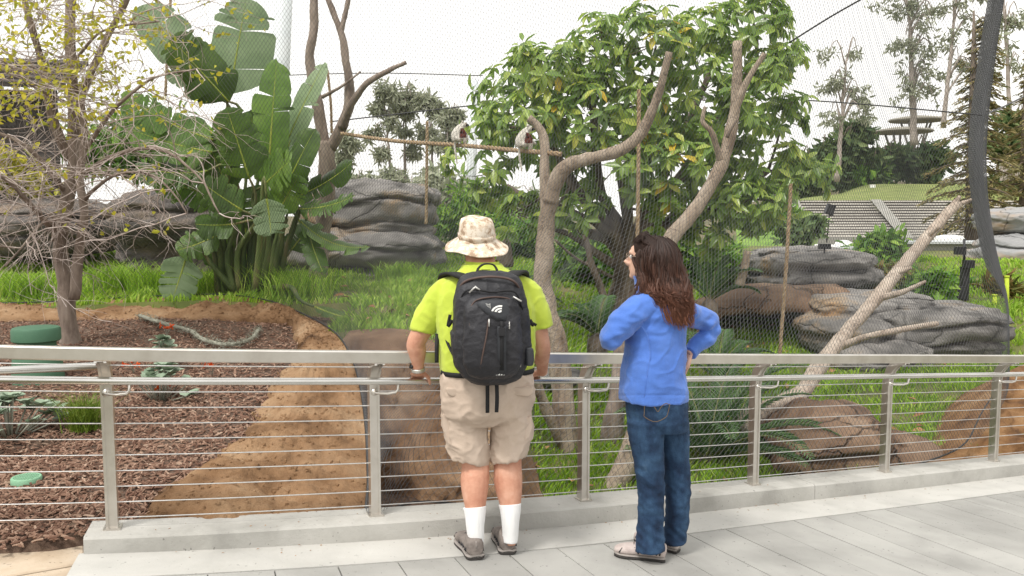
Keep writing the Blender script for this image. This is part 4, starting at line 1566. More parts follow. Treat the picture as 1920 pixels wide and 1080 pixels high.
for br in mainb:
    m_ = len(br)
    for i in range(int(m_ * .3), m_):
        if br[i].z < 1.5: continue
        if proj(br[i])[0] > 270 and i % 3: continue
        for _ in range(1 if (i % 2 or br is stemA) else 2):
            d = Vector((rt.gauss(0, 1), rt.gauss(-.3, .8), rt.gauss(0, .45))).normalized()
            twig(br[i], d, rt.uniform(.45, .95), .007, 2)
tg.build('twigs', M['twig'], tw)['kind'] = 'stuff'
lp = np.array([tuple(p) for p in lp])
nl = len(lp)
V, F = leaf_mass(np.repeat(lp, 2, 0) + rng.normal(0, .03, (nl * 2, 3)), rnd_dirs(nl * 2, rng) + np.array([0, 0, -.3]), rnd_dirs(nl * 2, rng), rng.uniform(.04, .085, nl * 2), rng.uniform(.024, .045, nl * 2))
mesh_np('crown', V, F, M['leafyellow'], tw)['kind'] = 'stuff'

# ------------------------------------------------------------------ cycads
def cycad(px, py, Y, fronds, label, Lr=(1.1, 1.5), seed=0, m='cycad'):
    r = random.Random(seed)
    c = P(px, py, Y)
    root = empty('cycad', c, label, 'cycad', 'cycads in the enclosure')
    mb = MB()
    mb.tube([c + Vector((0, 0, -.1)), c + Vector((0, 0, .12)), c + Vector((0, 0, .2))], [.13, .12, .05], 8)
    mb.build('stem', M['barkdark'], root)
    for a, el in fronds:
        L = r.uniform(*Lr)
        h = Vector((math.cos(a), math.sin(a), 0))
        pts = []
        for i in range(15):
            t = i / 14
            e = el - 1.25 * t * t * (1 if el > .5 else .6)
            if i == 0:
                q = c + Vector((0, 0, .15))
            else:
                q = q + (h * math.cos(e) + Vector((0, 0, math.sin(e)))) * L / 14
            pts.append(q.copy())
        pos, d, nn, ll = [], [], [], []
        for i in range(2, 15):
            for sub in (0, .33, .66):
                k = min(13, i - 1)
                o = pts[k].lerp(pts[k + 1], sub)
                tg_ = (pts[k + 1] - pts[k]).normalized()
                sdv = tg_.cross(Vector((0, 0, 1))).normalized()
                upv = sdv.cross(tg_)
                t = (k + sub) / 14
                for s_ in (-1, 1):
                    pos.append(o)
                    d.append(sdv * s_ + tg_ * .75 + upv * .25)
                    nn.append(upv)
                    ll.append(.22 * math.sin(math.pi * (t * .85 + .12)) ** .7 * r.uniform(.9, 1.1))
        V, F = leaf_mass(np.array(pos), np.array(d), np.array(nn), np.array(ll), np.full(len(ll), .016))
        fo = mesh_np('frond', V, F, M[m], root)
        fo['kind'] = 'stuff'
        MB().tube(pts, [.010, .003], 5).build('rib', M['cycadrib'], fo)
    return root


TAU = 2 * math.pi
cycad(1325, 890, 8.7, [(-.4 + .0, .7), (.2, .9), (.6, 1.1), (1.0, 1.2), (1.8, 1.2), (2.4, 1.0), (3.0, .9), (3.7, .7), (-1.0, .7), (-1.6, .9), (.4, .5), (-.1, 1.25), (1.4, .9), (.0, .35), (5.4, .45), (2.8, 1.3)], 'large cycad with arching fronds right of the woman beside the railing post', (1.1, 1.55), 2)
cycad(1372, 850, 9.9, [(.1, .8), (-.5, .6), (.8, 1.1), (1.6, 1.1), (2.4, 1.0), (3.2, .8), (-1.2, .9), (-.2, 1.2), (.5, .5), (4.0, .8)], 'cycad with spreading fronds over the brown boulder behind the railing', (.9, 1.3), 3)
cycad(1345, 735, 11.0, [(.0, .9), (.3, .6), (.7, 1.0), (-.4, .7), (1.2, 1.2), (2.2, 1.1), (3.0, .7), (-1.0, 1.0)], 'cycad spreading its fronds below the cave mouth', (.8, 1.15), 4)
cycad(1120, 655, 10.4, [(2.6, .8), (3.2, .7), (3.7, .9), (2.0, 1.1), (.3, .9), (1.2, 1.2), (-.6, .8)], 'small cycad to the left of the woman, seen under her elbow', (.6, .8), 5)
cycad(1330, 585, 12.6, [(1.0, 1.2), (.5, .9), (.1, .6), (1.8, 1.2), (2.5, .8), (-.6, 1.0)], 'pale cycad at the left end of the cave mound', (.8, 1.1), 6)
cycad(960, 600, 14.5, [(1.0, 1.2), (.5, .9), (.1, .6), (1.8, 1.2), (2.5, .8), (3.0, .7), (-.6, 1.0)], 'cycad half hidden behind the man by the forked dead tree', (.8, 1.1), 7)

# ------------------------------------------------------------------ shrubs and bed plants
def bush(name, px, py, Y, rx, ry, n, ls, m, label, cat='shrub', group=None, stems=6, seed=0, asp=.45):
    """leafy shrub: base at (px,py), rx/ry picture radii of the crown."""
    r = np.random.default_rng(seed + int(px))
    b = P(px, py, Y)
    root = empty(name, b, label, cat, group)
    RX, RZ = rx * Y / 1600, ry * Y / 1600
    c = b + Vector((0, 0, RZ))
    mb = MB()
    for i in range(stems):
        a = i * 2.4
        e = c + Vector((math.cos(a) * RX * .6, math.sin(a) * RX * .5, RZ * r.uniform(.0, .6)))
        limb(mb, [b + Vector((0, 0, -.05)), b.lerp(e, .5) + Vector((0, 0, .1 * RZ)), e], .02 * Y / 12 + .004, .006, n=5, seg=6)
    mb.build('stems', M['barkdark'], root)['kind'] = 'stuff'
    nc = max(6, n // 60)
    cc = rnd_dirs(nc, r) * r.uniform(.45, .95, (nc, 1))
    pick = r.integers(0, nc, n)
    pts = cc[pick] + r.normal(0, .22, (n, 3))
    pts = np.array(c)[None] + pts * np.array([RX, RX * .8, RZ])[None]
    pts[:, 2] = np.maximum(pts[:, 2], b.z + .02)
    V, F = leaf_mass(pts, rnd_dirs(n, r) + np.array([0, -.2, -.15]), rnd_dirs(n, r) * .6 + np.array([0, -.3, .7]), ls * r.uniform(.6, 1.3, n), ls * asp * r.uniform(.7, 1.2, n))
    mesh_np('foliage', V, F, M[m], root)['kind'] = 'stuff'
    return root


def succulent(px, py, n, R, label, seed):
    r = random.Random(seed)
    c = on_mulch(px, py)
    root = empty('succulent', c, label, 'succulent', 'grey-green succulents in the mulch')
    for i in range(n):
        a = r.uniform(0, TAU)
        d = R * r.uniform(.05, 1)
        h = Vector((math.cos(a), math.sin(a), 0))
        o = c + h * d + Vector((0, 0, .04 + .22 * (1 - d / R) + r.uniform(0, .06)))
        MB().tube([c + h * d * .3, o], .006, 5).build('stem', M['lichen'], root)
        k = 6
        pos = np.repeat(np.array(o)[None], k, 0)
        an = np.array([r.uniform(0, TAU) + j * TAU / k for j in range(k)])
        dr = np.stack([np.cos(an), np.sin(an), np.array([r.uniform(.1, .9) for _ in range(k)])], 1)
        V, F = leaf_mass(pos, dr, np.tile([0, 0, 1.0], (k, 1)) + rnd_dirs(k, rng) * .2, np.array([r.uniform(.07, .12) for _ in range(k)]), np.array([r.uniform(.065, .095) for _ in range(k)]))
        mesh_np('leaf_rosette', V, F, M['succ'], root)
    return root


succulent(20, 818, 30, .36, 'grey-green succulent clump cut by the left edge', 1)
succulent(300, 752, 22, .26, 'grey-green succulent clump with orange blooms right of the first post', 2)
succulent(305, 690, 8, .14, 'small grey-green succulent just behind the top rail', 3)


def flower(px, py, n, label, seed):
    r = np.random.default_rng(seed)
    c = on_mulch(px, py)
    root = empty('orange_flower', c, label, 'flower', 'orange flowers in the mulch')
    mb = MB()
    heads = []
    for i in range(n):
        e = c + Vector((r.uniform(-.08, .08), r.uniform(-.06, .06), r.uniform(.06, .16)))
        mb.tube([c, c.lerp(e, .5) + Vector((.01, 0, .02)), e], .0025, 4)
        heads.append(tuple(e))
    mb.build('stems', M['lichen'], root)['kind'] = 'stuff'
    k = 9
    pp = np.repeat(np.array(heads), k, 0)
    V, F = leaf_mass(pp, rnd_dirs(len(pp), r) + np.array([0, 0, .4]), rnd_dirs(len(pp), r), r.uniform(.025, .05, len(pp)), r.uniform(.012, .022, len(pp)))
    mesh_np('petals', V, F, M['petal'], root)['kind'] = 'stuff'


flower(312, 630, 5, 'orange flowers beside the fallen grey branch', 1)
flower(250, 700, 6, 'orange flowers between top rail and handrail, left bunch', 2)
flower(398, 706, 4, 'orange flowers between top rail and handrail, right bunch', 3)
flower(310, 752, 4, 'orange flowers among the succulent right of the first post', 4)

# wiry grass tuft in the bed
c = on_mulch(160, 805)
n = 420
an = rng.uniform(0, TAU, n)
V, F = blade_mass(np.array(c)[None] + np.concatenate([rng.normal(0, .05, (n, 2)), np.zeros((n, 1))], 1), rng.uniform(.16, .34, n), rng.uniform(.005, .008, n), np.stack([np.cos(an), np.sin(an)], 1) * rng.uniform(.1, 1.1, n)[:, None], rng)
tag(mesh_np('sedge_tuft', V, F, M['tuft'], None, shade=False), 'wiry yellow-green sedge tuft in the mulch left of the first post', 'grass tuft')

# lichen-covered branch lying on the bed
fb = empty('fallen_branch', on_mulch(360, 640), 'curved grey lichen-covered branch lying on the mulch', 'branch')
mb = MB()
pts = [on_mulch(x, y) + Vector((0, 0, .05)) for x, y in ((262, 600), (300, 612), (345, 625), (390, 648), (430, 655), (470, 645), (487, 625))]
cl_ = limb(mb, pts, .024, .020, n=8, seg=30, wob=.03)
mb.build('stem', M['lichen'], fb)
n = 900
ii = rng.integers(0, 30, n)
pp = np.array([tuple(cl_[i]) for i in ii]) + rng.normal(0, .02, (n, 3))
V, F = leaf_mass(pp, rnd_dirs(n, rng) + np.array([0, 0, .3]), rnd_dirs(n, rng), rng.uniform(.02, .06, n), rng.uniform(.004, .008, n))
mesh_np('lichen_tufts', V, F, M['lichen'], fb)['kind'] = 'stuff'

# green utility box and drain cover
c = on_mulch(72, 712)
ub = empty('utility_box', c, 'round green plastic utility box with a lid in the mulch bed', 'utility box')


def lathe(mb, c, prof, n=32):
    rings = []
    for r_, z in prof:
        rings.append([c + Vector((r_ * math.cos(TAU * k / n), r_ * math.sin(TAU * k / n), z)) for k in range(n)])
    mb.loft(rings, True)
    return mb


sc_ = c.y / 1600 * .93
lathe(MB(), c, [(50 * sc_, -.05), (49 * sc_, .0), (44 * sc_, .42 * .62), (43 * sc_, .42 * .64)]).build('body', M['greenbox'], ub, 40)
lathe(MB(), c + Vector((0, 0, .26)), [(36 * sc_, 0), (36 * sc_, .10)]).build('neck', M['greenbox'], ub, 40)
lathe(MB(), c + Vector((0, 0, .345)), [(43 * sc_, 0), (45.5 * sc_, .01), (45.5 * sc_, .10), (43 * sc_, .118), (40 * sc_, .122)]).build('lid', M['greenbox'], ub, 40)
c = on_mulch(50, 905) + Vector((0, 0, .02))
dc = empty('drain_cover', c, 'pale green slotted round drain cover lying in the mulch', 'drain cover')
lathe(MB(), c, [(.085, -.02), (.085, .012), (.080, .018), (.070, .018), (.068, .008), (.01, .008)]).build('rim', M['greenlid'], dc, 40)
for i in range(-4, 5):
    w = math.sqrt(max(0, .068 ** 2 - (i * .015) ** 2))
    MB().box(c + Vector((i * .015, 0, .013)), .004, w, .005).build('bar', M['greenlid'], dc, False)
# ------------------------------------------------------------------ ropes, poles, masts, cables
def rope(name, pts, r, label, cat, seg=60, group=None, twist=9.0):
    c = spline([P(*p) for p in pts], seg)
    root = empty(name, c[0], label, cat, group)
    L = np.concatenate([[0], np.cumsum(np.linalg.norm(np.diff(c, axis=0), axis=1))])
    for s_ in range(3):
        path = []
        for i in range(seg):
            t = Vector(c[min(i + 1, seg - 1)] - c[max(i - 1, 0)]).normalized()
            x = t.orthogonal().normalized() if abs(t.z) > .9 else Vector((0, 0, 1)).cross(t).normalized()
            y = t.cross(x)
            a = L[i] / r / 7.5 * TAU + s_ * TAU / 3
            path.append(Vector(c[i]) + (x * math.cos(a) + y * math.sin(a)) * r * .48)
        MB().tube(path, r * .56, 5).build('strand', M['rope'], root)
    return root


rope('climbing_rope', [(640, 250, 12.6), (740, 264, 11.6), (860, 272, 10.6), (960, 281, 9.9), (1020, 286, 9.35), (1052, 289, 9.2)], 0.028, 'thick horizontal climbing rope carrying both lemurs', 'rope', 260)
rope('hanging_rope', [(1198, 168, 10.4), (1197, 300, 10.4), (1195, 470, 10.4)], 0.025, 'vertical hanging rope before the leafy tree above the woman', 'rope', 130)
rope('hanging_rope', [(1483, 345, 11.0), (1474, 500, 11.0), (1462, 665, 11.0)], 0.025, 'vertical hanging rope in front of the brown cave', 'rope', 130)
rope('hanging_rope', [(801, 228, 14.0), (800, 330, 14.0), (799, 420, 14.0)], 0.027, 'vertical hanging rope at the right edge of the tall grey rock', 'rope', 100)
rope('hanging_rope', [(614, 132, 13.4), (620, 190, 13.4), (622, 250, 13.4)], 0.022, 'short vertical rope beside the bare pruned tree', 'rope', 60)
rope('hanging_rope', [(322, -30, 12.6), (316, 60, 12.6), (310, 180, 12.6)], 0.022, 'vertical rope above the paddle-leaf plant near the top left', 'rope', 60)


def cable(pts, label, r=.012):
    c = spline([P(*p) for p in pts], 24)
    o = MB().tube(c, r, 5).build('stay_cable', M['dark'], None)
    tag(o, label, 'cable', 'steel stay cables of the aviary')


cable([(1640, -15, 11), (1560, 30, 11.5), (1480, 80, 12)], 'steel stay cable rising from the leafy tree to the top edge')
cable([(1440, 184, 14), (1600, 194, 13), (1842, 216, 11.5)], 'steel stay cable sagging from the leafy tree to the right flank of the net', .010)
cable([(620, 228, 16), (760, 212, 16), (900, 196, 16)], 'steel stay cable left of the leafy tree, lower of two', .012)
cable([(480, 143, 16), (700, 137, 16), (905, 142, 16)], 'steel stay cable left of the leafy tree, upper of two', .009)
cable([(1846, 215, 11.5), (1890, 196, 13), (1960, 160, 15)], 'pale stay cable leaving the net flank at the right edge', .012)


def mast(p0, p1, w, label):
    root = empty('mast', P(*p0), label, 'mast', 'white steel masts of the aviary')
    a, b = P(*p0), P(*p1)
    MB().tube([a, a.lerp(b, .5), b], [w * p0[2] / 3200, w * p1[2] / 3200 * .95], 20).build('pole', M['mast'], root)
    MB().tube([a + Vector((0, 0, -.3)), a + Vector((0, 0, .05))], w * p0[2] / 3200 * 1.3, 20).build('base_collar', M['mast'], root)


mast((512, 470, 22), (538, -160, 22), 34, 'white leaning mast behind the paddle-leaf plant, thicker one')
mast((880, 470, 30), (888, 150, 30), 19, 'white mast left of the leafy tree, thinner one')

# ------------------------------------------------------------------ distant ground on the right, amphitheatre
mb = MB()
rows = []
for Y in np.concatenate([np.linspace(19, 45, 20), np.linspace(47, 140, 40)]):
    r = []
    for X in np.linspace(-140, 150, 90):
        pxx = 960 + 1600 * X / Y
        right = smooth(1250, 1600, pxx)
        z = lerp(.2, -.6, smooth(20, 40, Y))
        zr = -.9 + 2.9 * smooth(40, 57, Y) + 3.2 * smooth(64, 90, Y) + 1.5 * smooth(90, 130, Y)
        zl = .3 + 1.0 * smooth(30, 60, Y)
        z = lerp(zl, zr, right) - .35 * (1 if Y < 22 else 0)
        z += .3 * fbm(X * .08, Y * .08, 2, 3) * smooth(60, 70, Y)
        r.append((X, Y, z))
    rows.append(r)
mb.grid(rows)
tag(mb.build('hillside', M['hill'], None), kind='structure')

am = empty('amphitheatre', P(1690, 440, 43), 'terraced concrete bench seating of an outdoor amphitheatre on the hill', 'amphitheatre')
NR = 15
secs = [((1502, 1536), (1606, 1652)), ((1622, 1676), (1672, 1722)), ((1690, 1720), (1800, 1830)), ((1822, 1838), (2040, 2060))]
for (tl, bl), (tr_, br) in [((1496, 1538), (1632, 1690)), ((1652, 1714), (1790, 1815)), ((1812, 1822), (1980, 1960))]:
    for k in range(NR):
        t = k / (NR - 1)
        Y = lerp(43, 56, t)
        py = lerp(446, 376, t)
        xl, xr = lerp(bl, tl, t), lerp(br, tr_, t)
        a, b = P(xl, py, Y), P(xr, py, Y)
        rise = .15
        mb = MB()
        mid = (a + b) / 2
        mb.box(mid + Vector((0, .16, -.05)), (b - a) / 2, Vector((0, .22, 0)), Vector((0, 0, .040)))
        mb.build('bench', M['seat'], am, False)
        mb = MB()
        mb.box(mid + Vector((0, .50, -.22)), (b - a) / 2, Vector((0, .40, 0)), Vector((0, 0, .12)))
        mb.build('terrace_step', M['riser'], am, False)
# sloping concrete slabs beneath the steps
for (tl, bl), (tr_, br) in [((1478, 1520), (1496, 1538)), ((1632, 1690), (1652, 1714)), ((1790, 1815), (1812, 1822))]:
    mb = MB()
    mb.grid([[P(bl, 446, 43), P(br, 446, 43)], [P(tl, 374, 56.3), P(tr_, 374, 56.3)]])
    mb.build('aisle', M['wallgrey'], am, False)
mb = MB()
mb.box(P(1745, 449, 42.6) + Vector((0, 0, -.4)), 7.5, .15, .5)
mb.build('front_wall', M['wallgrey'], am, False)
# mown lawn above the seats
mb = MB()
rows = []
for t in np.linspace(0, 1, 12):
    Y = lerp(56.6, 66, t)
    rows.append([P(x, lerp(375.5, 345, t ** .8) + (6 * (1 - t) * 0) + (18 * smooth(1640, 1560, x) * t), Y) for x in np.linspace(lerp(1492, 1596, t), 1990, 24)])
mb.grid(rows)
tag(mb.build('mown_lawn_terrace', M['lawn'], None), kind='structure')
mb = MB()
rows = []
for t in np.linspace(0, 1, 8):
    Y = lerp(34, 42, t)
    rows.append([P(x, lerp(462, 405, t), Y) for x in np.linspace(1380, lerp(1536, 1496, t), 8)])
mb.grid(rows)
tag(mb.build('green_slope', M['slope'], None), kind='structure')

# ------------------------------------------------------------------ trees behind
def far_tree(name, base, top, wpx, clumps_, m, label, cat='tree', leaf=.5, n=900, group='trees on the hill behind', bark='eucbark', seed=0, lean=0, asp=.3):
    """base/top (px,py,Y); clumps (px,py,rx,ry)."""
    r = np.random.default_rng(seed + 100)
    Y = base[2]
    b = P(*base)
    root = empty(name, b, label, cat, group)
    mb = MB()
    stem = limb(mb, [b + Vector((0, 0, -.4)), P(lerp(base[0], top[0], .5) + lean, lerp(base[1], top[1], .5), Y), P(*top)], wpx * Y / 3200, wpx * Y / 3200 * .3, n=7, seg=14, wob=.12)
    for (cx_, cy_, rx_, ry_) in clumps_:
        e = P(cx_, cy_, Y + r.uniform(-1, 1))
        k0 = min(stem, key=lambda q: (q - e).length + max(0, q.z - e.z + .6) * 2)
        limb(mb, [k0, k0.lerp(e, .55) + Vector((0, 0, .02 * Y)), e], wpx * Y / 3200 * .35, .02, n=5, seg=7, wob=.1)
    mb.build('trunk', M[bark], root)
    area = sum(c[2] * c[3] for c in clumps_)
    PP = []
    for (cx_, cy_, rx_, ry_) in clumps_:
        k = max(20, int(n * rx_ * ry_ / area))
        c = np.array(P(cx_, cy_, Y))
        sub = rnd_dirs(max(3, k // 25), r) * r.uniform(.4, 1, (max(3, k // 25), 1))
        q = sub[r.integers(0, len(sub), k)] + r.normal(0, .2, (k, 3))
        PP.append(c[None] + q * np.array([rx_ * Y / 1600, rx_ * Y / 1600, ry_ * Y / 1600])[None])
    PP = np.concatenate(PP)
    k = len(PP)
    V, F = leaf_mass(PP, rnd_dirs(k, r) + np.array([0, 0, -.5]), rnd_dirs(k, r), leaf * r.uniform(.5, 1.4, k), leaf * asp * r.uniform(.6, 1.3, k))
    mesh_np('crown', V, F, M[m], root)['kind'] = 'stuff'
    return root


def rc(n, x0, x1, y0, y1, rx, ry, seed):
    r = random.Random(seed)
    return [(r.uniform(x0, x1), r.uniform(y0, y1), r.uniform(.6, 1.2) * rx, r.uniform(.6, 1.2) * ry) for _ in range(n)]


far_tree('eucalyptus_tree', (1570, 330, 62), (1588, 110, 62), 11, rc(14, 1545, 1625, 95, 235, 26, 18, 1), 'euc', 'slender pale-trunked eucalyptus left of the round canopy roofs', n=900, leaf=.45, seed=1)
far_tree('eucalyptus_tree', (1714, 262, 66), (1704, 20, 66), 15, rc(22, 1655, 1755, -10, 190, 34, 22, 2), 'euc', 'tall eucalyptus standing before the round canopy roofs', n=1500, leaf=.48, seed=2)
far_tree('eucalyptus_tree', (1768, 230, 64), (1800, -60, 64), 10, rc(16, 1765, 1850, -30, 150, 26, 18, 3), 'euc', 'thin-branched eucalyptus left of the net flank', n=800, leaf=.45, seed=3)
far_tree('eucalyptus_tree', (1895, 250, 60), (1880, -40, 60), 10, rc(9, 1875, 1915, 20, 140, 18, 14, 4), 'euc', 'sparse eucalyptus at the right edge beyond the net', n=350, leaf=.5, seed=4)
far_tree('eucalyptus_tree', (735, 345, 56), (720, 190, 56), 7, [(722, 175, 20, 22), (712, 205, 16, 14), (700, 250, 14, 12), (732, 230, 14, 12), (715, 290, 16, 14)], 'euc', 'distant eucalyptus left of the hanging rope, leftmost of its row', n=1100, leaf=.5, seed=5, group='eucalyptus row behind the rock')
far_tree('eucalyptus_tree', (757, 345, 58), (762, 185, 58), 7, [(748, 190, 24, 18), (770, 180, 22, 18), (760, 205, 28, 14), (755, 250, 18, 12), (775, 280, 18, 16)], 'euc', 'distant broad-crowned eucalyptus just left of the hanging rope', n=1400, leaf=.5, seed=6, group='eucalyptus row behind the rock')
far_tree('eucalyptus_tree', (812, 350, 57), (806, 200, 57), 7, [(805, 195, 22, 16), (822, 210, 20, 14), (800, 245, 18, 14), (825, 270, 20, 14)], 'euc', 'distant eucalyptus just right of the hanging rope', n=1200, leaf=.5, seed=7, group='eucalyptus row behind the rock')
far_tree('eucalyptus_tree', (838, 350, 54), (846, 225, 54), 7, [(845, 225, 22, 20), (856, 245, 18, 18), (838, 265, 18, 14), (858, 215, 12, 12)], 'euc', 'distant eucalyptus behind the left lemur', n=1400, leaf=.5, seed=8, group='eucalyptus row behind the rock')
far_tree('eucalyptus_tree', (645, 340, 52), (650, 275, 52), 6, [(648, 268, 22, 22), (640, 300, 20, 16)], 'euc', 'distant low tree seen between pruned tree and grey rock', n=900, leaf=.45, seed=9, group='eucalyptus row behind the rock')
for i, (x, y, rx_, ry_, lab) in enumerate([(690, 345, 40, 20, 'grey-green bush mass on the skyline above the left of the tall rock'), (770, 345, 46, 24, 'grey-green bush mass on the skyline above the right of the tall rock'), (850, 350, 46, 30, 'grey-green bush mass on the skyline behind the left lemur'), (930, 360, 50, 40, 'grey-green bush mass behind the lower left of the leafy tree'), (1010, 380, 60, 40, 'grey-green bush mass behind the forked dead tree')]):
    far_tree('skyline_bush', (x, y + 35, 40), (x, y, 40), 5, rc(6, x - rx_, x + rx_, y - ry_ * .4, y + ry_, 26, 18, 30 + i), 'euc', lab, cat='bush', n=1100, leaf=.42, seed=40 + i, group='bushes on the skyline')
# hill evergreens
for i, (x, y0, y1, w, lab) in enumerate([(1605, 215, 345, 44, 'tall dark evergreen beside the slender eucalyptus'), (1550, 260, 350, 36, 'dark evergreen below the slender eucalyptus at the left of the hill'), (1660, 262, 340, 40, 'broad dark evergreen in the middle of the hill hedge'), (1715, 262, 332, 36, 'dark evergreen under the round canopy roofs'), (1755, 270, 335, 30, 'dark evergreen at the right end of the hill hedge'), (1500, 280, 372, 34, 'dark evergreen peeping right of the leafy tree'), (1630, 290, 345, 40, 'lighter green bush low in the hill hedge')]):
    far_tree('evergreen_tree', (x, y1, 70), (x, y0 + 10, 70), 8, rc(12, x - w * .7, x + w * .7, y0 + 14, y1 - 8, 22, 18, 60 + i), 'hedge' if i < 6 else 'shrub', lab, n=1500, leaf=.8, seed=70 + i, bark='barkdark', asp=.5, group='evergreens on the hill')
for i, (x, y, rx_, ry_, lab) in enumerate([(1870, 300, 60, 40, 'dark trees beyond the right edge of the net'), (1900, 250, 50, 40, 'dark tree crown at the right edge above the fence')]):
    far_tree('evergreen_tree', (x, y + 60, 60), (x, y - 10, 60), 8, rc(9, x - rx_ * .7, x + rx_ * .7, y - ry_, y + ry_, 24, 16, 90 + i), 'hedge', lab, n=1100, leaf=.7, seed=95 + i, bark='barkdark', asp=.5, group='evergreens on the hill')

# conifer with drooping tiers
def conifer(px, py0, py1, Y, wpx, label, seed):
    r = np.random.default_rng(seed)
    b, t = P(px, py0, Y), P(px, py1, Y)
    root = empty('conifer_tree', b, label, 'tree')
    mb = MB()
    mb.tube([b + Vector((0, 0, -.5)), b.lerp(t, .5), t], [.32, .2, .03], 9)
    mb.build('trunk', M['barkdark'], root)
    br = MB()
    PP, DD = [], []
    H = t.z - b.z
    for k in range(95):
        u = .10 + .88 * k / 94
        z = b.z + H * u
        L = wpx * Y / 1600 * (1.04 - u) ** .8 * r.uniform(.6, 1.15)
        a = k * 2.399 + r.uniform(-.3, .3)
        h = Vector((math.cos(a), math.sin(a), 0))
        o = Vector((b.x, b.y, z))
        pts = [o + h * L * s_ + Vector((0, 0, .18 * L * s_ - .42 * L * s_ * s_)) for s_ in np.linspace(0, 1, 7)]
        br.tube(pts, [.05, .008], 4)
        m_ = int(56 * (L / 2 + .4))
        for _ in range(m_):
            s_ = r.uniform(.15, 1)
            q = o + h * L * s_ + Vector((0, 0, .18 * L * s_ - .42 * L * s_ * s_))
            sd = h.cross(Vector((0, 0, 1)))
            q += sd * r.normal(0, .16 * L * (1.1 - s_) + .06)
            PP.append(tuple(q + Vector((0, 0, r.normal(-.06, .05)))))
            DD.append(tuple(h * .7 + sd * r.normal(0, .6) + Vector((0, 0, -.25))))
    br.build('branches', M['barkdark'], root)['kind'] = 'stuff'
    k = len(PP)
    V, F = leaf_mass(np.array(PP), np.array(DD), rnd_dirs(k, r) * .4 + np.array([0, 0, 1]), r.uniform(.14, .30, k), r.uniform(.05, .09, k))
    mesh_np('crown', V, F, M['conifer'], root)['kind'] = 'stuff'


conifer(1826, 475, 20, 30, 105, 'drooping brownish-green conifer behind the dark flank of the net', 1)
conifer(1925, 470, 60, 34, 95, 'drooping conifer cut by the right edge', 2)

# round canopy roofs on columns
for i, (x0, x1, y0, y1, Y, lab) in enumerate([(1670, 1768, 219, 234, 84, 'upper round flat canopy roof on splayed columns above the hill'), (1638, 1745, 243, 253, 80, 'lower round flat canopy roof half hidden by the hedge')]):
    c = P((x0 + x1) / 2, (y0 + y1) / 2, Y)
    root = empty('canopy_roof', c + Vector((0, 0, -3)), lab, 'canopy', 'round canopies on the hill')
    R = (x1 - x0) / 2 * Y / 1600
    lathe(MB(), c, [(R * .3, -.12), (R * .97, -.05), (R, .05), (R * .97, .18), (R * .4, .42), (.05, .5)], 40).build('roof', M['canopy'], root, 40)
    for k in range(5):
        a = k * TAU / 5
        MB().tube([c + Vector((math.cos(a) * .5, math.sin(a) * .5, -3)), c + Vector((math.cos(a) * R * .55, math.sin(a) * R * .55, -.1))], .10, 6).build('column', M['wallgrey'], root)

# ------------------------------------------------------------------ back of the exhibit: low building, signs, lamps
lb = empty('service_building', P(1770, 505, 24), 'low grey flat building behind the shrubs, carrying a number sign', 'building')
a, b = P(1700, 505, 24), P(1870, 505, 24)
top = P(1780, 457, 24).z
MB().box(((a.x + b.x) / 2, 24.5, (a.z + top) / 2 - .1), (b.x - a.x) / 2, .5, (top - a.z) / 2 + .1).build('wall', M['wallgrey'], lb, False)
MB().box(((a.x + b.x) / 2, 24.45, top + .03), (b.x - a.x) / 2 + .06, .6, .03).build('coping', M['roofgrey'], lb, False)
ro = empty('long_roof', P(1530, 475, 25), 'long pale flat roof edge behind the layered rock', 'building')
a, b = P(1425, 475, 25), P(1625, 468, 25)
MB().box((a + b) / 2 + Vector((0, .8, .04)), (b - a) / 2, Vector((0, .8, 0)), Vector((0, 0, .04))).build('roof', M['roofgrey'], ro, False)
MB().box((a + b) / 2 + Vector((0, .9, -.45)), (b - a) / 2 * .97, Vector((0, .6, 0)), Vector((0, 0, .44))).build('wall', M['wallgrey'], ro, False)
for x, y, w, h, lab in ((1545, 466, 28, 9, 'low white dome behind the layered rock, left one'), (1582, 462, 18, 12, 'small white dome behind the layered rock, right one'), (1780, 447, 26, 7, 'low white dome behind the diagonal log')):
    c = P(x, y, 26)
    s_ = 26 / 1600
    tag(lathe(MB(), c, [(w * s_, -.3), (w * s_, 0), (w * s_ * .85, h * s_ * .6), (w * s_ * .4, h * s_ * .95), (.02, h * s_)], 24).build('white_dome', M['white'], None), lab, 'dome', 'white domes')


def speaker(px, py, Y, w, h, tilt, py_base, label):
    c = P(px, py, Y)
    b = P(px - 6, py_base, Y)
    root = empty('loudspeaker', b, label, 'loudspeaker', 'black loudspeakers at the amphitheatre')
    s_ = Y / 3200
    R = Matrix.Rotation(tilt, 3, 'Y')
    mb = MB().box(c, R @ Vector((w * s_, 0, 0)), Vector((0, w * s_ * .7, 0)), R @ Vector((0, 0, h * s_)))
    mb.build('cabinet', M['blackpl'], root, False)
    MB().box(c + Vector((0, -w * s_ * .72, 0)), R @ Vector((w * s_ * .8, 0, 0)), Vector((0, .01, 0)), R @ Vector((0, 0, h * s_ * .85))).build('grille', M['dark'], root, False)
    MB().tube([b, c], .03, 6).build('stand', M['dark'], root)


speaker(1556, 393, 38, 15, 19, .3, 455, 'tilted black loudspeaker on a stand before the left seats')
speaker(1776, 425, 40, 14, 14, 0, 450, 'black loudspeaker before the right seats by the diagonal log')

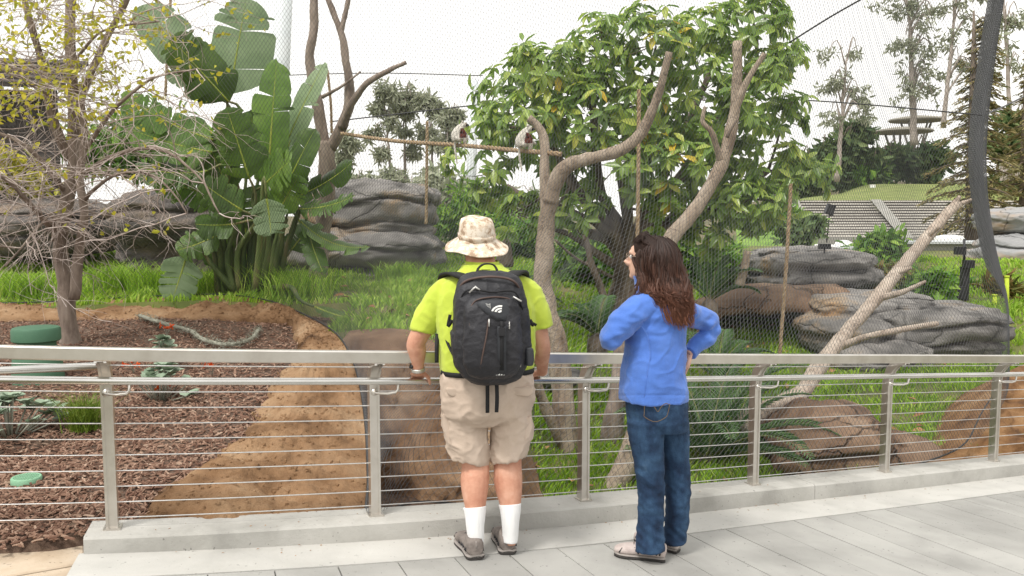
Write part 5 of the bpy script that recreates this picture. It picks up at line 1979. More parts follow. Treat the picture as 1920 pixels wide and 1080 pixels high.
sg = empty('number_sign', P(1845, 470, 23.2), 'small dark sign with white number 35 on the low building', 'sign')
c = P(1845, 470, 23.4)
MB().box(c, .16, .012, .17).build('panel', M['dark'], sg, False)
fc = bpy.data.curves.new('sign_text', 'FONT')
fc.body = '35'
fc.size = .24
fc.align_x = 'CENTER'
fc.align_y = 'CENTER'
fc.extrude = .004
fo = bpy.data.objects.new('t', fc)
COL.objects.link(fo)
fme = bpy.data.meshes.new_from_object(fo.evaluated_get(bpy.context.evaluated_depsgraph_get()))
bpy.data.objects.remove(fo)
fme.materials.append(M['white'])
fo = link('number', fme, sg)
fo.location = c + Vector((0, -.018, 0)) - Vector(sg.location)
fo.rotation_euler = (math.pi / 2, 0, 0)

lp_ = empty('lamp_post', P(1808, 570, 15.4), 'black post carrying floodlights between the shrubs and the net', 'lamp post')
MB().box((P(1808, 570, 15.4) + P(1808, 500, 15.4)) / 2, .06, .06, (P(1808, 500, 15.4).z - P(1808, 570, 15.4).z) / 2).build('post', M['dark'], lp_, False)
MB().tube([P(1808, 500, 15.4), P(1808, 448, 15.4)], .022, 8).build('pole', M['dark'], lp_)
for x, y in ((1800, 470), (1816, 495)):
    c = P(x, y, 15.3)
    mb = MB().box(c, .085, .06, .07)
    mb.build('floodlight', M['blackpl'], lp_, False)
MB().box(P(1795, 548, 15.3), .12, .08, .11).build('control_box', M['dark'], lp_, False)
for x, y0, y1, lab in ((1865, 588, 555, 'short lime-green post at the right beyond the rocks'), (1888, 588, 520, 'tall lime-green post at the right beyond the rocks')):
    a, b = P(x, y0, 15), P(x, y1, 15)
    mb = MB().tube([a, b], .035, 10)
    o = empty('lime_post', a, lab, 'post', 'lime-green posts')
    mb.build('shaft', M['yellow'], o)
    MB().tube([b, b + Vector((0, 0, .03))], .042, 10).build('cap', M['yellow'], o)
sl = empty('spotlight', P(1546, 470, 15), 'small black spotlight on top of the layered rock', 'spotlight')
c = P(1546, 462, 14.9)
MB().box(c, .10, .05, .045).build('housing', M['blackpl'], sl, False)
MB().tube([c + Vector((0, 0, -.14)), c], .015, 6).build('bracket', M['dark'], sl)
fe = empty('picket_fence', P(1895, 330, 58), 'low timber fence on the hill at the right edge', 'fence')
for k in range(14):
    p = P(1878 + k * 7, 325, 58)
    MB().box(p, .09, .03, .5).build('picket', M['eucbark'], fe, False)
MB().box(P(1925, 318, 58.1), 1.9, .03, .06).build('rail', M['eucbark'], fe, False)
# two tiny seated visitors' row markers are too small to tell; a white box on the far lawn
o = MB().box(P(1636, 349, 62), .16, .12, .11).build('white_box', M['white'], None, False)
tag(o, 'tiny white box on the mown lawn above the seats', 'box')

# dark timber building at the left edge
tb = empty('timber_building', P(40, 400, 17), 'dark weathered timber building behind the twiggy tree', 'building')
z0, z1 = P(40, 420, 17).z, P(40, 165, 17).z
xl = P(-160, 300, 17).x
for k in range(14):
    x = xl + k * .2
    MB().box((x, 17.3, (z0 + z1) / 2), .096, .04 + .008 * (k % 2), (z1 - z0) / 2).build('board', M['thatch'], tb, False)
for k in range(5):
    mb = MB()
    mb.box((xl + 1.25, 16.9 + k * .28, z1 + .12 + k * .14), Vector((1.75 - .02 * k, 0, -.06)), Vector((0, .2, .06)), Vector((0, -.01, .05)))
    mb.build('roof_course', M['thatch'], tb, False)
MB().box((xl + 1.25, 17.0, P(0, 300, 17).z), 1.5, .12, .09).build('beam', M['thatch'], tb, False)

# shrubs in the middle distance
bush('shrub', 1655, 505, 17.5, 50, 32, 1500, .26, 'shrub', 'bright green leafy shrub behind the upper part of the diagonal log', seed=1)
bush('shrub', 1655, 560, 15.5, 46, 36, 800, .16, 'shrubred', 'reddish-green shrub left of the diagonal log above the slabs', seed=2)
bush('shrub', 1735, 560, 15.0, 40, 24, 420, .30, 'shrub', 'broad-leaved lime-green shrub right of the diagonal log', seed=3, asp=.5)
bush('shrub', 1785, 560, 16.5, 34, 22, 380, .34, 'shrub', 'feathery green shrub around the lamp post', seed=4, asp=.25)
bush('shrub', 1858, 572, 16.0, 36, 22, 600, .34, 'shrubred', 'loose feathery shrub seen through the flared foot of the net', seed=5, asp=.2)
bush('shrub', 1500, 460, 24, 42, 26, 900, .25, 'hedge', 'dark low shrub right of the leafy tree on the slope', seed=6)
bush('shrub', 1475, 440, 30, 46, 26, 900, .30, 'shrub', 'green bush on the slope behind the left loudspeaker', seed=16)
bush('shrub', 870, 470, 18, 60, 60, 1300, .25, 'shrub', 'pale loose shrub behind the man\'s hat', seed=7, asp=.25)
bush('shrub', 960, 500, 17, 60, 50, 1100, .24, 'shrub', 'green shrub behind the forked dead tree trunk', seed=8, asp=.25)
bush('shrub', 1090, 540, 16.5, 60, 50, 1200, .24, 'shrub', 'green undergrowth left of the leafy tree trunk', seed=9, asp=.3)
bush('shrub', 1260, 540, 16.5, 60, 50, 1000, .24, 'shrub', 'green undergrowth right of the leafy tree trunk', seed=10, asp=.3)
bush('shrub', 1370, 530, 16.0, 50, 36, 900, .22, 'shrub', 'green undergrowth at the right under the leafy tree', seed=11, asp=.3)
bush('shrub', 240, 330, 20, 130, 60, 1800, .30, 'shrub', 'leafy hedge behind the twiggy tree branches', seed=12)
bush('shrub', 30, 360, 15.5, 80, 42, 700, .20, 'leafyellow', 'yellow-green bush beside the timber building', seed=13)
bush('shrub', 830, 420, 26, 60, 45, 1500, .35, 'euc', 'pale grey-green shrub behind the hanging rope', seed=14)
for pts, a, b, lab in (([(1386, 535, 12.4), (1395, 505, 12.4), (1402, 470, 12.4)], 22, 14, 'short pale cut stump right of the leafy tree'), ([(945, 500, 14), (945, 470, 14), (944, 448, 14)], 36, 32, 'dark cut tree stump behind the man\'s shoulder'), ([(590, 555, 11.8), (592, 530, 11.8), (594, 505, 11.8)], 24, 20, 'small cut stump right of the paddle-leaf plant')):
    mb = MB()
    px_limb(mb, pts, a, b, seg=8, n=9)
    tag(mb.build('cut_stump', M['barkdark'] if 'dark' in lab else M['deadwood'], None), lab, 'stump', 'cut stumps')


# ------------------------------------------------------------------ litter
rl = np.random.default_rng(77)
n = 130
ss_ = rl.uniform(S0 + .1, SEND - .5, n)
pp = []
for s_ in ss_:
    if rl.uniform() < .7:
        q = curve(s_, -.14 - abs(rl.normal(0, .05)))[0]
        q.z = deckz(q.x, q.y) + .004
    else:
        q = curve(s_, rl.uniform(-.11, .11), .002)[0]
    pp.append(tuple(q))
V, F = leaf_mass(np.array(pp), rnd_dirs(n, rl) * np.array([1, 1, .15]), np.tile([0, 0, 1.0], (n, 1)) + rnd_dirs(n, rl) * .3, rl.uniform(.006, .022, n), rl.uniform(.003, .010, n))
tag(mesh_np('leaf_litter', V, F, M['dryleaf'], None), 'small dry bits of litter along the foot of the kerb', 'litter', kind='stuff')
n = 170
ly = rl.uniform(7.0, 14, n)
lx = (rl.uniform(560, 1800, n) - 960) / 1600 * ly
lz = lawn_at(lx, ly)
okl = lz > -1.0
pp = np.stack([lx, ly, lz + .06], 1)[okl]
n = len(pp)
V, F = leaf_mass(pp, rnd_dirs(n, rl) * np.array([1, 1, .3]), np.tile([0, -.3, 1.0], (n, 1)) + rnd_dirs(n, rl) * .4, rl.uniform(.08, .17, n), rl.uniform(.04, .08, n))
tag(mesh_np('fallen_leaves', V, F, M['dryleaf'], None), 'brown fallen leaves scattered over the enclosure grass', 'fallen leaves', kind='stuff')
# crumbs of soil and stones on the bank
n = 2600
ii = rl.integers(2, 88, n)
tt = rl.uniform(0, 1, n) ** 1.3
A_, B_ = np.array(Lw)[ii], np.array(Rw)[ii]
bv = np.array([v.co[:] for v in bank.data.vertices])
pick = rl.integers(0, len(bv), n)
okb = bv[pick][:, 2] > -.1
pp = bv[pick][okb] + rl.normal(0, .012, (okb.sum(), 3)) * np.array([1, 1, 0])
n = len(pp)
sz_ = rl.uniform(.006, .022, n) * (1 + 1.2 * (rl.uniform(0, 1, n) > .94))
an_ = rl.uniform(0, np.pi, n)
T_ = BX[None] * (sz_[:, None, None] * rl.uniform(.7, 1.3, (n, 8, 3)))
X_ = T_[..., 0] * np.cos(an_)[:, None] - T_[..., 1] * np.sin(an_)[:, None]
Y_ = T_[..., 0] * np.sin(an_)[:, None] + T_[..., 1] * np.cos(an_)[:, None]
V = np.stack([X_, Y_, T_[..., 2] * .8], 2) + pp[:, None, :]
F = (BF[None] + (np.arange(n) * 8)[:, None, None]).reshape(-1, 4)
tag(mesh_np('bank_crumbs', V.reshape(-1, 3), F, M['earth'], None, shade=False), 'crumbs of soil and small stones on the earth bank', 'soil crumbs', kind='stuff')
# ------------------------------------------------------------------ people
SK = {}
M['skin'] = mat('skin', [(.44, .20, .13), (.54, .28, .19), (.62, .36, .26)], 11, 8, .55, .25, 60, spec=.3)
M['skin_f'] = mat('fair_skin', [(.58, .34, .25), (.66, .42, .32)], 7, 4, .5, spec=.35)
M['lime'] = mat('lime_cotton', [(.40, .50, .05), (.47, .57, .062), (.51, .61, .08)], 5, 5, .85, .15, 160, sheen=.15)
M['khaki'] = mat('khaki_cotton', [(.41, .325, .26), (.49, .395, .32), (.54, .44, .365)], 5, 6, .9, .2, 140)
M['nylon'] = mat('black_nylon', [(.008, .008, .011), (.016, .016, .02), (.03, .03, .036)], 5, 6, .52, .3, 60, spec=.4)
M['nylongrey'] = mat('charcoal_nylon', [(.022, .024, .028), (.04, .043, .05)], 5, 5, .55, .2, 90)
M['webbing'] = mat('black_webbing', [(.007, .007, .008), (.014, .014, .016)], 9, 4, .7)
M['zip'] = mat('brown_piping', [(.065, .04, .034), (.10, .065, .055)], 20, 3, .6)
M['silver'] = mat('silver_pull', [(.45, .44, .42), (.6, .59, .57)], 20, 2, .4, metal=.6)
M['sock'] = mat('white_sock', [(.74, .74, .74), (.82, .82, .82)], 20, 3, .95, .5, 90, stretch=(1, 1, .1))
M['suede'] = mat('grey_suede', [(.115, .095, .085), (.185, .16, .145), (.25, .215, .195)], 14, 5, .9, .3, 120)
M['sole'] = mat('dark_sole', [(.02, .018, .017), (.05, .045, .042)], 10, 3, .8)
M['solegrey'] = mat('grey_sole', [(.22, .20, .185), (.32, .29, .27)], 10, 3, .8)
M['trainer'] = mat('pale_trainer', [(.36, .29, .27), (.48, .41, .385), (.56, .50, .47)], 12, 4, .8, .2, 100)
M['fleece'] = mat('blue_fleece', [(.058, .14, .45), (.072, .17, .525), (.09, .20, .59)], 8, 6, .95, .25, 150, sheen=.25)
M['denim'] = mat('blue_denim', [(.006, .016, .042), (.013, .036, .082), (.028, .068, .135), (.066, .122, .205)], 9, 8, .85, .3, 170, lo=.33, hi=.74, stretch=(1, 1, .6))
M['stitch'] = mat('stitch', [(.11, .075, .045), (.15, .105, .065)], 20, 2, .9)
M['label_red'] = mat('red_tab', [(.45, .02, .02), (.5, .03, .03)], 5, 2, .8)
M['camo'] = mat('desert_camouflage', [(.0, (.30, .215, .145)), (.40, (.36, .26, .18)), (.43, (.58, .47, .36)), (.52, (.60, .50, .39)), (.55, (.72, .64, .54)), (1.0, (.74, .67, .58))], 26, 3, .9, .2, 120)
M['watch'] = mat('watch_steel', [(.5, .48, .44), (.62, .6, .56)], 20, 2, .35, metal=.8)
M['eye'] = mat('eye_white', [(.7, .7, .7), (.75, .75, .75)], 5, 2, .3)
M['glass_frame'] = mat('glasses_frame', [(.30, .24, .18), (.4, .32, .25)], 5, 2, .35, metal=.7)


def hair_mat():
    m, t, N, L, B = nodes('long_brown_hair')
    B.inputs['Roughness'].default_value = .55
    B.inputs['Specular IOR Level'].default_value = .3
    tc = N.new('ShaderNodeTexCoord')
    sp = N.new('ShaderNodeSeparateXYZ')
    L.new(tc.outputs['Object'], sp.inputs['Vector'])
    mr = N.new('ShaderNodeMapRange')
    mr.inputs['From Min'].default_value = 1.33
    mr.inputs['From Max'].default_value = 1.80
    L.new(sp.outputs['Z'], mr.inputs['Value'])
    gi = N.new('ShaderNodeNewGeometry')
    ad = N.new('ShaderNodeMath')
    ad.operation = 'MULTIPLY_ADD'
    L.new(gi.outputs['Random Per Island'], ad.inputs[0])
    ad.inputs[1].default_value = .35
    sb = N.new('ShaderNodeMath')
    sb.operation = 'SUBTRACT'
    L.new(mr.outputs['Result'], sb.inputs[0])
    sb.inputs[1].default_value = .17
    L.new(sb.outputs[0], ad.inputs[2])
    rp_ = ramp(N, [(0, (.17, .066, .036)), (.35, (.10, .042, .026)), (.7, (.046, .023, .017)), (1, (.026, .015, .012))])
    L.new(ad.outputs[0], rp_.inputs['Fac'])
    L.new(rp_.outputs['Color'], B.inputs['Base Color'])
    return m


M['hair'] = hair_mat()
M['hair_base'] = mat('dark_brown_hair_base', [(.018, .010, .008), (.035, .018, .013)], 30, 3, .7, .6, 80, stretch=(4, 4, .4), spec=.2)
M['hair_m'] = mat('short_brown_hair', [(.05, .03, .02), (.09, .06, .04)], 40, 3, .7)


def remesh(mb, name, m, parent, voxel=.007, it=4, disp=None, fac=.5, deci=None):
    """fuse overlapping lofts into one continuous surface, smooth it and add folds."""
    me = mb.mesh(name)
    ob = bpy.data.objects.new(name, me)
    COL.objects.link(ob)
    md = ob.modifiers.new('r', 'REMESH')
    md.mode = 'VOXEL'
    md.voxel_size = voxel
    if it:
        ms = ob.modifiers.new('s', 'SMOOTH')
        ms.iterations = it
        ms.factor = fac
    dg = bpy.context.evaluated_depsgraph_get()
    new = bpy.data.meshes.new_from_object(ob.evaluated_get(dg))
    new.name = name
    bpy.data.objects.remove(ob)
    if disp:
        n = len(new.vertices)
        co = np.empty(n * 3, np.float32)
        no = np.empty(n * 3, np.float32)
        new.vertices.foreach_get('co', co)
        new.vertices.foreach_get('normal', no)
        co = co.reshape(-1, 3)
        no = no.reshape(-1, 3)
        d = np.array([disp(Vector(c)) for c in co], np.float32)
        co += no * d[:, None]
        new.vertices.foreach_set('co', co.ravel())
    new.polygons.foreach_set('use_smooth', [True] * len(new.polygons))
    new.materials.clear()
    new.materials.append(m)
    new.update()
    return link(name, new, parent)


def deck_hit(px, py):
    a, b = slope(px, py)
    Y = 4.5
    for _ in range(30):
        Y = (deckz(a * Y, Y) - ZC) / b
    return Vector((a * Y, Y, b * Y + ZC))


def rings(mb, secs, lat=(1, 0, 0), p=2.3, n=28):
    lat = Vector(lat).normalized()
    fw = Vector((-lat.y, lat.x, 0))
    rr = []
    for s in secs:
        px, py, Y, hw, hd = s[:5]
        tl = s[5] if len(s) > 5 else 0
        c = P(px, py, Y)
        rr.append(mb.ellipse_ring(c, lat * (hw * Y / 1600 / max(.5, lat.x)) + Vector((0, 0, tl)), fw * hd, n, p))
    mb.loft(rr, True)


def tubepx(mb, pts, n=16):
    """pts: (px,py,Y,r metres)"""
    c = spline([tuple(P(a, b, Y)) + (r,) for a, b, Y, r in pts], len(pts) * 4)
    mb.tube([Vector(q[:3]) for q in c], [q[3] for q in c], n)


def head(mb, c, fwd, H=.228, up=None):
    """c = centre of head; fwd unit facing vector; returns frame."""
    f = Vector(fwd).normalized()
    u = Vector(up).normalized() if up else Vector((0, 0, 1))
    f = (f - u * f.dot(u)).normalized()
    s = u.cross(f)
    prof = [(0, .060, .0, .022), (.04, .078, .02, .036), (.12, .086, .045, .052), (.22, .089, .068, .060), (.32, .088, .083, .066), (.44, .086, .094, .071), (.52, .084, .100, .074), (.60, .092, .104, .076), (.72, .090, .106, .077), (.83, .076, .098, .071), (.92, .052, .076, .054), (.98, .02, .035, .02)]
    rr = []
    for t, a, b, w in prof:
        o = c + u * (t - .5) * H
        r = []
        for k in range(24):
            th = TAU * k / 24
            x = math.cos(th)
            r.append(o + f * (a if x > 0 else b) * math.copysign(abs(x) ** .9, x) + s * w * math.sin(th))
        rr.append(r)
    mb.loft(rr, True)
    q = lambda a, b, d=0: c + f * a + u * b * H + s * d
    mb.tube([q(.082, .06), q(.098, -.03), q(.112, -.11), q(.100, -.15), q(.085, -.16)], [.008, .011, .016, .014, .008], 10)
    for d in (-1, 1):
        mb.sphere(q(.095, -.14, .011 * d), .011, n=8, m=6)
        mb.sphere(q(-.005, -.04, .077 * d), .012, .022, .032, n=10, m=8, R=Matrix((s * 1, f * 1, u * 1)).transposed())
    mb.tube([q(.072, -.215, -.02), q(.089, -.222), q(.072, -.215, .02)], [.005, .008, .005], 8)
    mb.tube([q(.072, -.262, -.018), q(.089, -.262), q(.072, -.262, .018)], [.005, .009, .005], 8)
    mb.tube([q(.07, .12, -.05), q(.089, .125, -.02), q(.089, .125, .02), q(.07, .12, .05)], .010, 8)
    mb.sphere(q(.07, -.42), .02, n=10, m=8)
    return f, u, s, q


def hand(mb, wrist, palm_dir, back, side, L=.185, curls=(.5, .6, .65, .7), spread=.0, thumb=None, flip=1):
    """palm_dir: towards knuckles; back: out of the back of the hand; side: towards the thumb."""
    d, b, s = Vector(palm_dir).normalized(), Vector(back).normalized(), Vector(side).normalized()
    PL = L * .52
    rr = []
    for t, w, h in ((0, .028, .021), (.25, .036, .019), (.6, .043, .017), (1, .044, .015)):
        rr.append(mb.ellipse_ring(wrist + d * PL * t, s * w, b * h, 14, 2.6))
    mb.loft(rr, True)
    kn = wrist + d * PL * .93
    lens = (.080, .088, .082, .064)
    for i in range(4):
        o = kn + s * (.030 - .0205 * i)
        ang = 0
        pts = [o - d * .02, o]
        q = o.copy()
        for seg in (.46, .30, .24):
            ang += curls[i]
            dv = d * math.cos(ang) - b * math.sin(ang) + s * (spread * (1.5 - i))
            q = q + dv.normalized() * lens[i] * seg
            pts.append(q.copy())
        mb.tube(spline(pts, 11), [.0095, .0095, .009, .0085, .0075], 10)
        mb.sphere(pts[-1], .0076, n=8, m=6)
    tp = thumb or [wrist + d * .025 + s * .024, wrist + d * .05 + s * .052 - b * .012, wrist + d * .078 + s * .062 - b * .03, wrist + d * .098 + s * .058 - b * .048]
    mb.tube(spline(tp, 9), [.015, .0125, .011, .009], 10)
    mb.sphere(tp[-1], .009, n=8, m=6)


def shoe(parent, heel, d, L, W, m_up, m_sole, m_mid, H=.085, nm='shoe', collar=.045, stripe=None):
    d = Vector(d).normalized()
    s = Vector((-d.y, d.x, 0))
    zz = lambda q: deckz(q.x, q.y)

    def sec(t, w, h, base):
        o = heel + d * L * t
        z0 = zz(o) + base
        r = []
        for k in range(16):
            th = TAU * k / 16
            x, y = math.cos(th), math.sin(th)
            q = o + s * w * math.copysign(abs(x) ** .75, x)
            q.z = z0 + h * (.5 + .5 * math.copysign(abs(y) ** .8, y))
            r.append(q)
        return r
    out = [(0, .55, .06), (.02, .72, .08), (.08, .82, .085), (.22, .80, .085), (.36, .78, .085), (.48, .84, .074), (.62, .95, .062), (.78, 1.0, .052), (.9, .85, .043), (.97, .55, .034), (1, .25, .025)]
    sh = MB()
    sh.loft([sec(t, w * W / 2, h * H / .085, .022) for t, w, h in out], True)
    # ankle collar
    co = heel + d * L * .17
    co.z = zz(co) + H
    rr = []
    for k, (e, hh) in enumerate(((1.0, -.03), (1.0, .0), (.96, .016))):
        c_ = co + Vector((0, 0, hh + .004))
        rr.append(sh.ellipse_ring(c_, s * collar * e, d * .058 * e + Vector((0, 0, .014)), 16))
    sh.loft(rr, True)
    o = remesh(sh, nm, m_up, parent, .005, 3, lambda p: .0012 * noise.noise(p * 60))
    so = MB()
    so.loft([sec(t, (w + .06) * W / 2, .022, .0) for t, w, h in out], True)
    so.build('sole', m_sole, o, 60)
    mi = MB()
    mi.loft([sec(t, (w + .075) * W / 2, .014, .016) for t, w, h in out], True)
    mi.build('midsole', m_mid, o, 60)
    # laces and heel tab
    for k in range(4):
        t = .40 + .07 * k
        c_ = heel + d * L * t
        hgt = np.interp(t, [q[0] for q in out], [q[2] for q in out]) * H / .085
        c_.z = zz(c_) + .022 + hgt + .002
        MB().tube([c_ - s * .026 - Vector((0, 0, .008)), c_, c_ + s * .026 - Vector((0, 0, .008))], .003, 5).build('lace', M['sole'], o)
    if stripe:
        for sg_ in (-1, 1):
            for t0, t1 in ((.30, .42), (.40, .52), (.52, .60), (.12, .05), (.18, .10), (.90, .84)):
                pp = []
                for e in (0, .5, 1):
                    t = lerp(t0, t1, e)
                    w = np.interp(t, [q[0] for q in out], [q[1] for q in out]) * W / 2
                    hh = np.interp(t, [q[0] for q in out], [q[2] for q in out]) * H / .085
                    c_ = heel + d * L * t + s * sg_ * (w * (1.0 - .22 * e) + .001)
                    c_.z = zz(c_) + .03 + hh * (.12 + .55 * e)
                    pp.append(c_)
                MB().tube(pp, [.005, .004, .003], 6).build('overlay', stripe, o)
    b = heel + d * -.002
    b.z = zz(b) + .07
    MB().tube([b, b + Vector((0, 0, .035)) + d * .01], .006, 6).build('heel_tab', M['solegrey'], o)
    return o


def strip(mb, pts, w, side, th=.003):
    """flat webbing along pts; side = width direction(s)."""
    rr = []
    pts = [Vector(p) for p in pts]
    for i, p in enumerate(pts):
        t = (pts[min(i + 1, len(pts) - 1)] - pts[max(i - 1, 0)]).normalized()
        sd = Vector(side)
        sd = (sd - t * sd.dot(t)).normalized()
        n = t.cross(sd)
        rr.append([p - sd * w / 2 - n * th, p + sd * w / 2 - n * th, p + sd * w / 2 + n * th, p - sd * w / 2 + n * th])
    mb.loft(rr, True)


# ---------------------------------------------------------------- man
hl = deck_hit(893, 1051)
hr = deck_hit(953, 1041)
man = empty('person', (hl + hr) / 2, 'person in lime polo shirt, khaki shorts and camouflage hat leaning on the handrail', 'person', 'visitors at the railing')
LAT = (.97, .20, 0)
s1 = s_at_px(779, HROFF, HRH)
s2 = s_at_px(1001, HROFF, HRH)
g1, tt1, nn1 = curve(s1, HROFF, HRH)
g2, tt2, nn2 = curve(s2, HROFF, HRH)
b = MB()
rings(b, [(914, 752, 4.63, 64, .11), (914, 730, 4.63, 76, .135), (913, 680, 4.645, 80, .14), (913, 620, 4.66, 82, .14), (911, 560, 4.675, 80, .125), (909, 532, 4.69, 70, .105), (906, 512, 4.71, 40, .075)], LAT)
tubepx(b, [(906, 515, 4.71, .085), (902, 495, 4.74, .083), (899, 475, 4.77, .080)])
fm, um, smn, qm = head(b, P(896, 452, 4.80), (-.12, 1, .10), up=(0.0, -.06, 1))
tubepx(b, [(874, 750, 4.63, .095), (880, 815, 4.63, .088), (891, 866, 4.625, .077), (890, 905, 4.585, .079), (891, 945, 4.55, .060), (892, 985, 4.528, .038), (892, 1028, 4.525, .032)], 18)
tubepx(b, [(955, 750, 4.65, .095), (953, 815, 4.66, .088), (952, 862, 4.665, .078), (953, 905, 4.63, .080), (957, 945, 4.60, .059), (958, 978, 4.583, .037), (957, 1020, 4.585, .032)], 18)
w1 = g1 - nn1 * .065 + Vector((0, 0, .060)) - tt1 * .012
w2 = g2 - nn2 * .065 + Vector((0, 0, .060)) + tt2 * .01


def arm(mb, sh, el, wr, ru=.058, re=.045, rf=.047, rw=.029):
    sh, el, wr = Vector(sh), Vector(el), Vector(wr)
    pts = [tuple(sh) + (ru,), tuple(sh.lerp(el, .5)) + (ru * .97,), tuple(el) + (re,), tuple(el.lerp(wr, .3)) + (rf,), tuple(el.lerp(wr, .75)) + (rw * 1.15,), tuple(wr) + (rw,)]
    c = spline(pts, 26)
    mb.tube([Vector(q[:3]) for q in c], [q[3] for q in c], 16)


arm(b, P(836, 542, 4.69), P(781, 640, 4.665), w1, .066, .052, .052, .031)
arm(b, P(985, 540, 4.73), P(1015, 645, 4.78), w2, .066, .050, .050, .031)
hd1 = (nn1 * .95 + Vector((0, 0, -.22)) + tt1 * .25)
bk1 = Vector((0, 0, .8)) + nn1 * .55
hand(b, w1, hd1, bk1 - hd1.normalized() * bk1.dot(hd1.normalized()), tt1, curls=(.55, .55, .6, .6), thumb=[w1 + tt1 * .020 + nn1 * .015, w1 + tt1 * .052 + nn1 * .022 - Vector((0, 0, .020)), w1 + tt1 * .072 + nn1 * .030 - Vector((0, 0, .048)), w1 + tt1 * .078 + nn1 * .034 - Vector((0, 0, .074))])
hd2 = (nn2 * .95 + Vector((0, 0, -.22)) - tt2 * .1)
bk2 = Vector((0, 0, .8)) + nn2 * .55
hand(b, w2, hd2, bk2 - hd2.normalized() * bk2.dot(hd2.normalized()), -tt2, curls=(.55, .55, .6, .6), thumb=[w2 - tt2 * .020 + nn2 * .015, w2 - tt2 * .050 + nn2 * .022 - Vector((0, 0, .020)), w2 - tt2 * .066 + nn2 * .030 - Vector((0, 0, .046)), w2 - tt2 * .070 + nn2 * .034 - Vector((0, 0, .070))])
remesh(b, 'body', M['skin'], man, .006, 3)
for d in (-1, 1):
    MB().sphere(qm(.078, .03, .03 * d), .012, n=10, m=8).build('eye', M['eye'], man)
# hair fringe under the hat
hb = MB()
hb.loft([hb.ellipse_ring(P(897, 478, 4.80) + Vector((0, 0, dz)), smn * r_, fm * (r_ * 1.25), 20) for dz, r_ in ((-.02, .070), (.0, .079), (.05, .080), (.07, .07))], True)
remesh(hb, 'hair', M['hair_m'], man, .007, 2)


def folds(amp, sc, sz=(1, 1, 1), a2=.0015):
    def f(p):
        q = Vector((p.x * sz[0], p.y * sz[1], p.z * sz[2])) * sc
        v = noise.noise(q + Vector((noise.noise(q * .6) * .9, 0, noise.noise(q * .6 + Vector((5, 5, 5))))))
        w = 1 - abs(noise.noise(q * 1.3 + Vector((3, 1, 7)))) * 2
        cr_ = 1 - abs(noise.noise(Vector((q.x * 1.1 + q.z * .9, q.y, q.z * 2.3 - q.x * .6)) * 1.5)) * 3
        return amp * (v * .8 + max(0, w) ** 3 * .7 + max(0, cr_) ** 2 * .35) + a2 * noise.noise(p * 34)
    return f


# shirt
b = MB()
rings(b, [(913, 702, 4.64, 82, .152), (913, 690, 4.642, 86, .158), (913, 660, 4.65, 89, .162), (913, 620, 4.66, 91, .158), (912, 580, 4.67, 91, .148), (911, 550, 4.68, 88, .135), (910, 530, 4.69, 80, .118), (908, 515, 4.705, 58, .098), (905, 502, 4.72, 40, .088), (904, 495, 4.73, 37, .086)], LAT, 2.4)
tubepx(b, [(860, 540, 4.69, .072), (832, 552, 4.685, .080), (808, 585, 4.675, .075), (795, 612, 4.67, .068), (792, 621, 4.668, .067)], 18)
tubepx(b, [(960, 537, 4.71, .072), (985, 548, 4.73, .080), (1006, 582, 4.745, .073), (1015, 606, 4.75, .064), (1017, 614, 4.752, .063)], 18)
shirt = remesh(b, 'shirt', M['lime'], man, .0075, 4, folds(.009, 5.5, (1.2, 1, .6)))
# collar
b = MB()
b.loft([b.ellipse_ring(P(904, y, Y), Vector((hw, .02, 0)), Vector((-.02, hw * 1.0, t_)), 24) for y, Y, hw, t_ in ((503, 4.722, .100, .0), (493, 4.735, .094, .004), (489, 4.738, .0925, .004))], False)
b.build('collar', M['lime'], shirt)

# shorts
b = MB()
rings(b, [(914, 694, 4.632, 84, .158), (914, 712, 4.63, 86, .168), (914, 745, 4.63, 87, .175), (914, 772, 4.63, 83, .16), (914, 788, 4.63, 60, .125)], LAT, 2.4)
tubepx(b, [(873, 765, 4.62, .124), (872, 795, 4.62, .119), (875, 830, 4.62, .113), (881, 856, 4.62, .106), (881, 861, 4.62, .105)], 20)
tubepx(b, [(957, 765, 4.64, .122), (960, 795, 4.645, .114), (957, 830, 4.65, .106), (953, 853, 4.65, .100), (953, 857, 4.65, .099)], 20)
shorts = remesh(b, 'shorts', M['khaki'], man, .0075, 3, folds(.013, 6.5, (1, 1, .9)))


def pocket(mb, pts, Y, th=.012):
    c = [P(x, y, Y) for x, y in pts]
    ctr = sum(c, Vector()) / len(c)
    mb.loft([[p + Vector((0, .05, 0)) for p in c], [p for p in c], [p.lerp(ctr, .06) + Vector((0, -th, 0)) for p in c]], True)


for pts, Y in (([(836, 728), (886, 724), (891, 733), (884, 741), (846, 744), (838, 738)], 4.472), ([(955, 726), (1000, 728), (1000, 738), (990, 743), (966, 742), (957, 735)], 4.50)):
    b = MB()
    pocket(b, pts, Y, .006)
    remesh(b, 'pocket_flap', M['khaki'], shorts, .005, 2)
for pts, Y in (([(832, 770), (850, 772), (856, 800), (853, 832), (842, 828), (833, 800)], 4.60), ([(996, 775), (984, 778), (982, 800), (984, 822), (992, 815), (998, 795)], 4.63)):
    b = MB()
    c = [P(x, y, Y) for x, y in pts]
    b.loft([[p + Vector((0, -.07, 0)) for p in c], [p + Vector((0, .08, 0)) for p in c]], True)
    remesh(b, 'cargo_pocket', M['khaki'], shorts, .006, 3)
# belt
b = MB()
rr = []
for y, e in ((698, 1.0), (690, 1.0)):
    c = P(914, y, 4.632)
    rr.append(b.ellipse_ring(c, Vector(LAT).normalized() * .258, Vector((-.2, .97, 0)) * .172, 32, 2.4))
b.loft(rr, True)
b.build('belt', M['webbing'], shorts)

